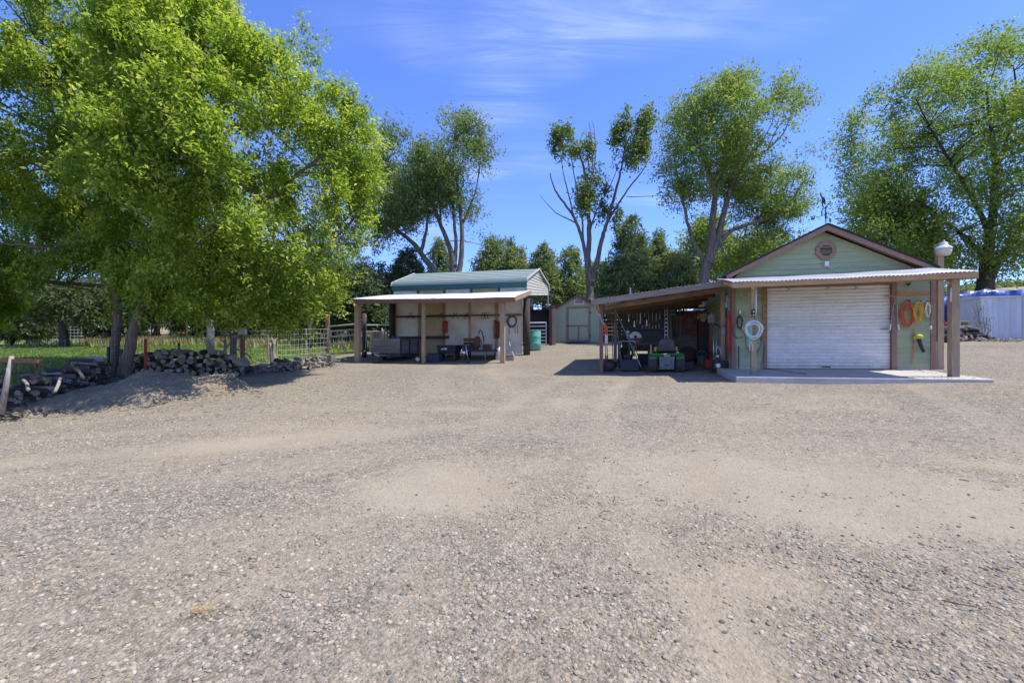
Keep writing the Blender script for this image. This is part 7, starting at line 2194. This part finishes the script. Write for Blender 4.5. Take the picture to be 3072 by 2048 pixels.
# splinters and bark around the stacks, uncountable
def chips(name, lb, areas, n, seed, m_):
    rg = np.random.default_rng(seed)
    V, Fc = [], []
    mb = MB()
    for (cx, cy, rx, ry, hh) in areas:
        for i in range(n):
            x, y = cx + rg.normal() * rx, cy + rg.normal() * ry
            z = gz(x, y) + abs(rg.normal()) * hh + .015
            a_ = rg.random() * 6.28; L = .05 + .22 * rg.random() ** 2; p = rg.normal() * .3
            d = A((math.cos(a_), math.sin(a_), p)) * L
            mb.tube([A((x, y, z)) - d / 2, A((x, y, z)) + d / 2 + A((0, 0, .01))], .006 + .012 * rg.random(), 4)
    return solo(WF, name, mb, m_, lb, 'wood chips', kind='stuff')
chips('wood_chips', 'bark and splinters strewn along the left log row', [(-10.6, 9.0, .5, .5, .06), (-9.9, 9.6, .3, .6, .05), (-10.2, 11, .3, .5, .2)], 130, 5, m_logb)
chips('wood_chips', 'pale splinters and twigs over the low branch heap', [(-7.2, 15.0, .35, .6, .12), (-6.7, 16.2, .3, .35, .25), (-7.9, 14.2, .3, .3, .08)], 170, 6, m_logp)
chips('wood_chips', 'splinters at the foot of the stack by the white shed', [(18.5, 17.8, .5, .3, .05)], 90, 7, m_logp)
# branches sticking out of the stack behind the mound
db = Thing(WF, 'dead_branch', 'dead forked branch sticking up beside the grey fence post', 'branch')
q = lambda px, v, D=14.4: P(px, v, D)
db.part('stem', MB().tube(smooth_path([q(672, 1075), q(676, 1030), q(672, 990), q(690, 985)], 3), .035, 6).tube(smooth_path([q(674, 1050), q(700, 1020), q(728, 1015)], 3), .022, 6).tube(smooth_path([q(673, 1000), q(700, 985), q(728, 975)], 3), .018, 6).tube(smooth_path([q(674, 1030), q(660, 1010), q(690, 1008)], 3), .016, 6), m_logp, smooth=True)
db.part('twig', MB().tube(smooth_path([q(700, 1045), q(730, 1055), q(755, 1075)], 3), .02, 6).tube(smooth_path([q(735, 1010), q(748, 1035), q(752, 1060)], 3), .012, 5), m_logp, smooth=True)
db.done()
for i, (px0_, v0, px1_, v1, lb) in enumerate(((70, 1140, 85, 1170, 'pale stick lying on the left log row near the rack'), (180, 1135, 165, 1175, 'pale stick standing out of the left log row centre'), (215, 1095, 250, 1135, 'dark crooked branch over the middle of the left log row'), (110, 1115, 140, 1150, 'dark crooked branch beside the rusty rack'))):
    solo(WF, 'loose_stick', MB().tube(smooth_path([P(px0_, v0, 9.2 + i * .15), (P(px0_, v0, 9.2 + i * .15) + P(px1_, v1, 8.9 + i * .15)) / 2 + A((.02, 0, .02)), P(px1_, v1, 8.9 + i * .15)], 3), .03, 7), m_logp if i < 2 else m_logb, lb, 'stick', smooth=True)
# dry bush beside the white shed
rg = np.random.default_rng(77)
bsh = crown([[(2930, 908), (2945, 903), (2953, 940), (2962, 960), (2958, 1005), (2940, 1010), (2935, 960), (2924, 930)]], 19.4, 70, .25, rg, .4, .3, .3, 5)
Vb, Fb, tb2 = leaf_mesh(bsh, 6, .10, .05, .03, rng=rg)
bs = Thing(WF, 'dry_bush', 'sparse dry bush in front of the white shed corner', 'bush')
stm = MB()
for i in rg.choice(len(bsh), 22, replace=False):
    b_ = P(2950, 1016, 19.4)
    stm.tube(smooth_path([b_, (b_ + bsh[i]) / 2 + rg.normal(0, .05, 3), bsh[i]], 3), .007, 4)
bs.part('stems', stm, m_logb)
bs.part('leaves', (Vb, Fb, tb2), leafmat('dry_bush_leaves', (.10, .085, .04), (.20, .17, .08), (.36, .32, .18), .3))
bs.done()
# pink loop and whitish pipe by the right canopy post
solo(GF, 'pink_loop', MB().tube(smooth_path(poly_px(GF, [(2834, 960), (2833, 966), (2838, 971), (2847, 971), (2851, 968)], -1.4), 4), .012, 6), m_redp, 'red loop of hose hooked on the right canopy post', 'hose')
solo(GF, 'short_pipe', MB().tube([GF.at(2853, 863, -1.66), GF.at(2852, 905, -1.66)], .014, 8), m_white, 'short white pipe on the right canopy post', 'pipe', smooth=True)
# weed by the slab, straw wisps on the gravel
wg = MB()
rg = random.Random(5)
b_ = GF.at(2758, 1114, -.15)
for i in range(9):
    e_ = b_ + A((rg.uniform(-.12, .1), rg.uniform(-.08, .02), rg.uniform(.04, .16)))
    wg.tube(smooth_path([b_ + A((rg.uniform(-.05, .05), 0, 0)), (b_ + e_) / 2 + A((0, 0, .03)), e_], 3), .004, 4)
solo(GF, 'dry_weed', wg, m_straw, 'little dry weed growing at the slab by the garage wall', 'weed')
sw = MB()
c_ = P(598, 1865, 2.62); c_[2] = gz(c_[0], c_[1])
rg = random.Random(8)
for i in range(60):
    x, y = c_[0] + rg.gauss(0, .028), c_[1] + rg.gauss(0, .022)
    a_ = rg.uniform(0, 6.28); L = rg.uniform(.02, .06); z = gz(x, y) + .012 + rg.random() * .012
    sw.tube([(x, y, z), (x + L * math.cos(a_), y + L * math.sin(a_), z + rg.uniform(-.004, .01))], .0013, 4)
solo(WF, 'straw_wisp', sw, m_straw, 'small tuft of dry golden straw on the foreground gravel', 'straw')
tw = MB()
for (px, v, D) in ((920, 1862, 2.6), (1030, 1790, 2.9), (980, 1745, 3.1)):
    p = P(px, v, D); p[2] = gz(p[0], p[1]) + .014

# ------------------------------------------------------------------ more clutter under the lean-to
def long_tool(name, lb, cat, px, v0, v1, ly, head, m_h=m_grey_z, tilt=0):
    t = Thing(GF, name, lb, cat)
    a_, b_ = GF.at(px, v0, ly), GF.at(px + tilt, v1, ly)
    t.part('handle', MB().tube([a_, b_], .015, 6), m_h, smooth=True)
    if head == 'shovel':
        t.part('blade', MB().add([a_ + A(p) for p in ((-.09, 0, .0), (.09, 0, 0), (.10, -.02, .2), (0, -.03, .29), (-.10, -.02, .2), (-.09, .012, .0), (.09, .012, 0), (.10, -.008, .2), (0, -.018, .29), (-.10, -.008, .2))], [(0, 1, 2, 3, 4), (9, 8, 7, 6, 5), (0, 5, 6, 1), (1, 6, 7, 2), (2, 7, 8, 3), (3, 8, 9, 4), (4, 9, 5, 0)]), m_dull)
    elif head == 'rake':
        mb = MB().bar(a_ + A((-.2, 0, 0)), a_ + A((.2, 0, 0)), .02, .03)
        for i in range(9):
            mb.bar(a_ + A((-.19 + i * .0475, 0, 0)), a_ + A((-.19 + i * .0475, -.07, .02)), .01, .01)
        t.part('rake_head', mb, m_rust)
    elif head == 'broom':
        t.part('bristles', MB().add([a_ + A(p) for p in ((-.06, -.03, 0), (.06, -.03, 0), (.14, -.04, .26), (-.14, -.04, .26), (-.06, .03, 0), (.06, .03, 0), (.14, .04, .26), (-.14, .04, .26))], [(0, 1, 2, 3), (5, 4, 7, 6), (0, 4, 5, 1), (2, 6, 7, 3), (1, 5, 6, 2), (4, 0, 3, 7)]), m_straw)
    elif head == 'hoe':
        t.part('hoe_blade', MB().cbox(a_ + A((0, -.05, .0)), .16, .012, .12), m_dull)
    t.done()
long_tool('shovel', 'round-point shovel hung blade up left of the red hose coil', 'shovel', 2018, 945, 1030, 3.9, 'shovel')
long_tool('garden_rake', 'rusty garden rake hung head up beside the shovel', 'rake', 2030, 936, 1035, 3.88, 'rake', m_tan)
long_tool('broom', 'straw broom standing right of the white pipe', 'broom', 2109, 965, 1045, 3.1, 'broom', m_redp)
long_tool('hoe', 'thin hoe leaning beside the left inner post', 'hoe', 1835, 935, 1090, 1.3, 'hoe', m_grey_z, 4)
long_tool('digging_bar', 'straight steel digging bar leaning on the grey inner post', 'bar', 2013, 940, 1050, 3.2, '', m_dull, 2)
long_tool('pruning_pole', 'long pale pruning pole upright beside the inner right post', 'pole', 2161, 890, 1085, .7, '', m_pine_z, 1)
long_tool('red_handled_spade', 'spade with red handle standing behind the hand truck', 'spade', 2133, 968, 1070, 1.6, 'shovel', m_redp, -2)
for i, (px, v, r_, m_, lb) in enumerate(((2040, 915, .16, m_cable, 'black cable coil hung under the lean-to roof, leftmost'), (2118, 935, .20, m_rubber, 'black rubber loop hung above the cabinet'), (2148, 925, .13, m_redp, 'small red cord loop hung near the inner right post'))):
    c_ = GF.at(px, v, 3.5); mb = MB()
    for k in range(4):
        mb.ring(c_ + A((random.uniform(-.03, .03), k * .03, -r_ * .9 + random.uniform(-.05, .03))), r_ * random.uniform(.65, .85), .012, 'y', 18, 5, rz=r_ * random.uniform(.9, 1.25))
    solo(GF, 'hung_loop', mb, m_, lb, 'loop')
bk = Thing(GF, 'steel_bucket', 'dented steel bucket on the ground right of the tractor', 'bucket')
g_ = GF.gnd(2105, 2.3)
bk.part('pail', MB().lathe([(.11, 0), (.12, .01), (.15, .28), (.158, .285)], g_, 'z', 18), m_dull, smooth=True)
bk.part('bail', MB().ring(g_ + A((0, 0, .28)), .15, .006, 'y', 12, 5, 0, math.pi), m_dull)
bk.done()
gc = Thing(GF, 'fuel_can', 'red fuel can on the ground beside the hand truck', 'can')
g_ = GF.gnd(2128, 1.1)
gc.part('can', MB().box(g_[0] - .13, g_[0] + .13, 1.0, 1.2, g_[2], g_[2] + .27), m_redp, bevel=.03)
gc.part('spout', MB().tube([g_ + A((.08, 0, .26)), g_ + A((.16, -.02, .36))], .018, 8), m_yellow)
gc.part('handle', MB().tube([g_ + A((-.09, 0, .26)), g_ + A((-.06, 0, .31)), g_ + A((.03, 0, .31)), g_ + A((.05, 0, .26))], .014, 6), m_redp)
gc.done()
tc_ = Thing(GF, 'spare_tyre', 'worn black tyre leaning on the plank wall right of the tractor', 'tyre')
c_ = GF.gnd(2062, 2.7) + A((0, 0, .28))
tc_.part('tyre', MB().lathe([(.15, -.08), (.25, -.085), (.28, -.05), (.28, .05), (.25, .085), (.15, .08)], c_, 'y', 22, cap=False), m_rubber, smooth=True)
tc_.part('rim', MB().lathe([(.15, -.05), (.05, -.03), (.004, -.03)], c_, 'y', 16, cap=False), m_rust, smooth=True)
tc_.done()
for i, (px, D_, m_, w_, h_, lb) in enumerate(((1935, 2.2, m_navy, .42, .34, 'dark lidded box on the ground under the tool board'), (1962, 2.5, m_grey_x, .36, .45, 'grey wooden crate on the ground behind the tractor seat'), (1872, 2.8, m_dark_z, .4, .5, 'dark upright keg at the back left of the lean-to'))):
    g_ = GF.gnd(px, D_)
    t = Thing(GF, 'lidded_box', lb, 'box')
    t.part('body', MB().box(g_[0] - w_ / 2, g_[0] + w_ / 2, D_, D_ + .4, g_[2] - .02, g_[2] + h_), m_, bevel=.012)
    t.part('lid', MB().box(g_[0] - w_ / 2 - .015, g_[0] + w_ / 2 + .015, D_ - .015, D_ + .415, g_[2] + h_ + .001, g_[2] + h_ + .03), m_, bevel=.006)
    t.done()
for i in range(9):
    px = 1888 + i * 11.5
    a_ = GF.at(px, 934 + (i * 7 % 5), 3.26); L_ = .16 + .05 * (i * 5 % 4)
    t = Thing(GF, 'hung_tool', ORD[i] if False else ('small bright hand tool, number %s in the upper row of the tool board' % (['one', 'two', 'three', 'four', 'five', 'six', 'seven', 'eight', 'nine'][i])), 'tool')
    t.part('shank', MB().bar(a_, a_ + A((0, 0, -L_)), .012, .02, up=(1, 0, 0)), m_dull)
    t.part('grip', MB().tube([a_ + A((0, 0, -L_)), a_ + A((0, 0, -L_ - .09))], .016, 6), [m_redp, m_blackpl, m_yellow][i % 3])
    t.done()

for px, v, lb in ((2722, 905, 'iron hook holding the orange cord'), (2754, 906, 'iron hook holding the yellow cord'), (2782, 908, 'iron hook holding the white rope')):
    q = GF.at(px, v, -.03)
    solo(GF, 'wall_hook', MB().tube(smooth_path([q + A((0, .02, .05)), q + A((0, -.06, .02)), q + A((0, -.11, .0)), q + A((0, -.125, .04))], 4), .009, 6), m_dark, lb, 'hook')
# twigs and dead leaves blown about the yard
rg = np.random.default_rng(55)
lt = MB()
for i in range(420):
    if i < 220: x, y = rg.uniform(-9, 6), rg.uniform(2.2, 9)
    else: x, y = -7 + rg.normal() * 2.2, 10.2 + rg.normal() * 1.4
    if x < fence_x(y) + 1.2: continue
    z = gz(x, y) + .014 + sum(float(np.clip(heap_lift(A([x]), A([y]), hp)[0], 0, 9)) for hp in HEAPS)
    a_ = rg.random() * 6.28; L = .02 + .13 * rg.random() ** 3
    lt.tube([(x, y, z), (x + L * .5 * math.cos(a_), y + L * .5 * math.sin(a_), z + .006), (x + L * math.cos(a_ + .3), y + L * math.sin(a_ + .3), z + .002)], .0018 + .003 * rg.random(), 4)
solo(WF, 'twig_litter', lt, m_logb, 'dry twigs strewn over the gravel yard', 'twigs', kind='stuff')
lv_n = 260
x = np.where(rg.random(lv_n) < .5, rg.uniform(-9, 7, lv_n), -7 + rg.normal(0, 2.4, lv_n)); y = np.where(x > -3, rg.uniform(2.2, 10, lv_n), 9.6 + rg.normal(0, 1.8, lv_n))
k = x > fence_x(y) + 1.0; x, y = x[k], y[k]
z = gz(x, y) + .016
for hp in HEAPS: z = z + np.clip(heap_lift(x, y, hp), 0, 9)
n_ = len(x); a_ = rg.random(n_) * 6.28; L = .008 + .018 * rg.random(n_)
dx_, dy_ = np.cos(a_) * L, np.sin(a_) * L
Vl = np.stack([np.c_[x - dx_, y - dy_, z], np.c_[x - dy_ * .4, y + dx_ * .4, z + .008], np.c_[x + dx_, y + dy_, z + .002], np.c_[x + dy_ * .4, y - dx_ * .4, z + .006]], 1).reshape(-1, 3)
th = Thing(WF, 'leaf_litter', 'dead brown leaves scattered on the gravel', 'leaves', kind='stuff')
th.part(None, (Vl, np.arange(4 * n_).reshape(-1, 4), rg.random(n_)), leafmat('dead_leaves', (.18, .14, .09), (.28, .22, .14), (.42, .33, .2), .2))
th.done()

rg = random.Random(31)
sp_s = MB()
for i in range(150):
    if i < 90: lx, ly = rg.uniform(-.3, 4.4), -2.0 + abs(rg.gauss(0, .12))
    else: lx, ly = 4.45 - abs(rg.gauss(0, .3)), rg.uniform(-1.95, -.2)
    r_ = rg.uniform(.006, .016)
    sp_s.ball((lx, ly, -.002 + .0622 * (ly - .11) + r_ * .4), r_, r_ * rg.uniform(.6, 1), r_ * .6, 6, 4)
solo(GF, 'slab_gravel', sp_s, m_cinder, 'stray stones kicked onto the edge of the concrete slab', 'gravel', kind='stuff')
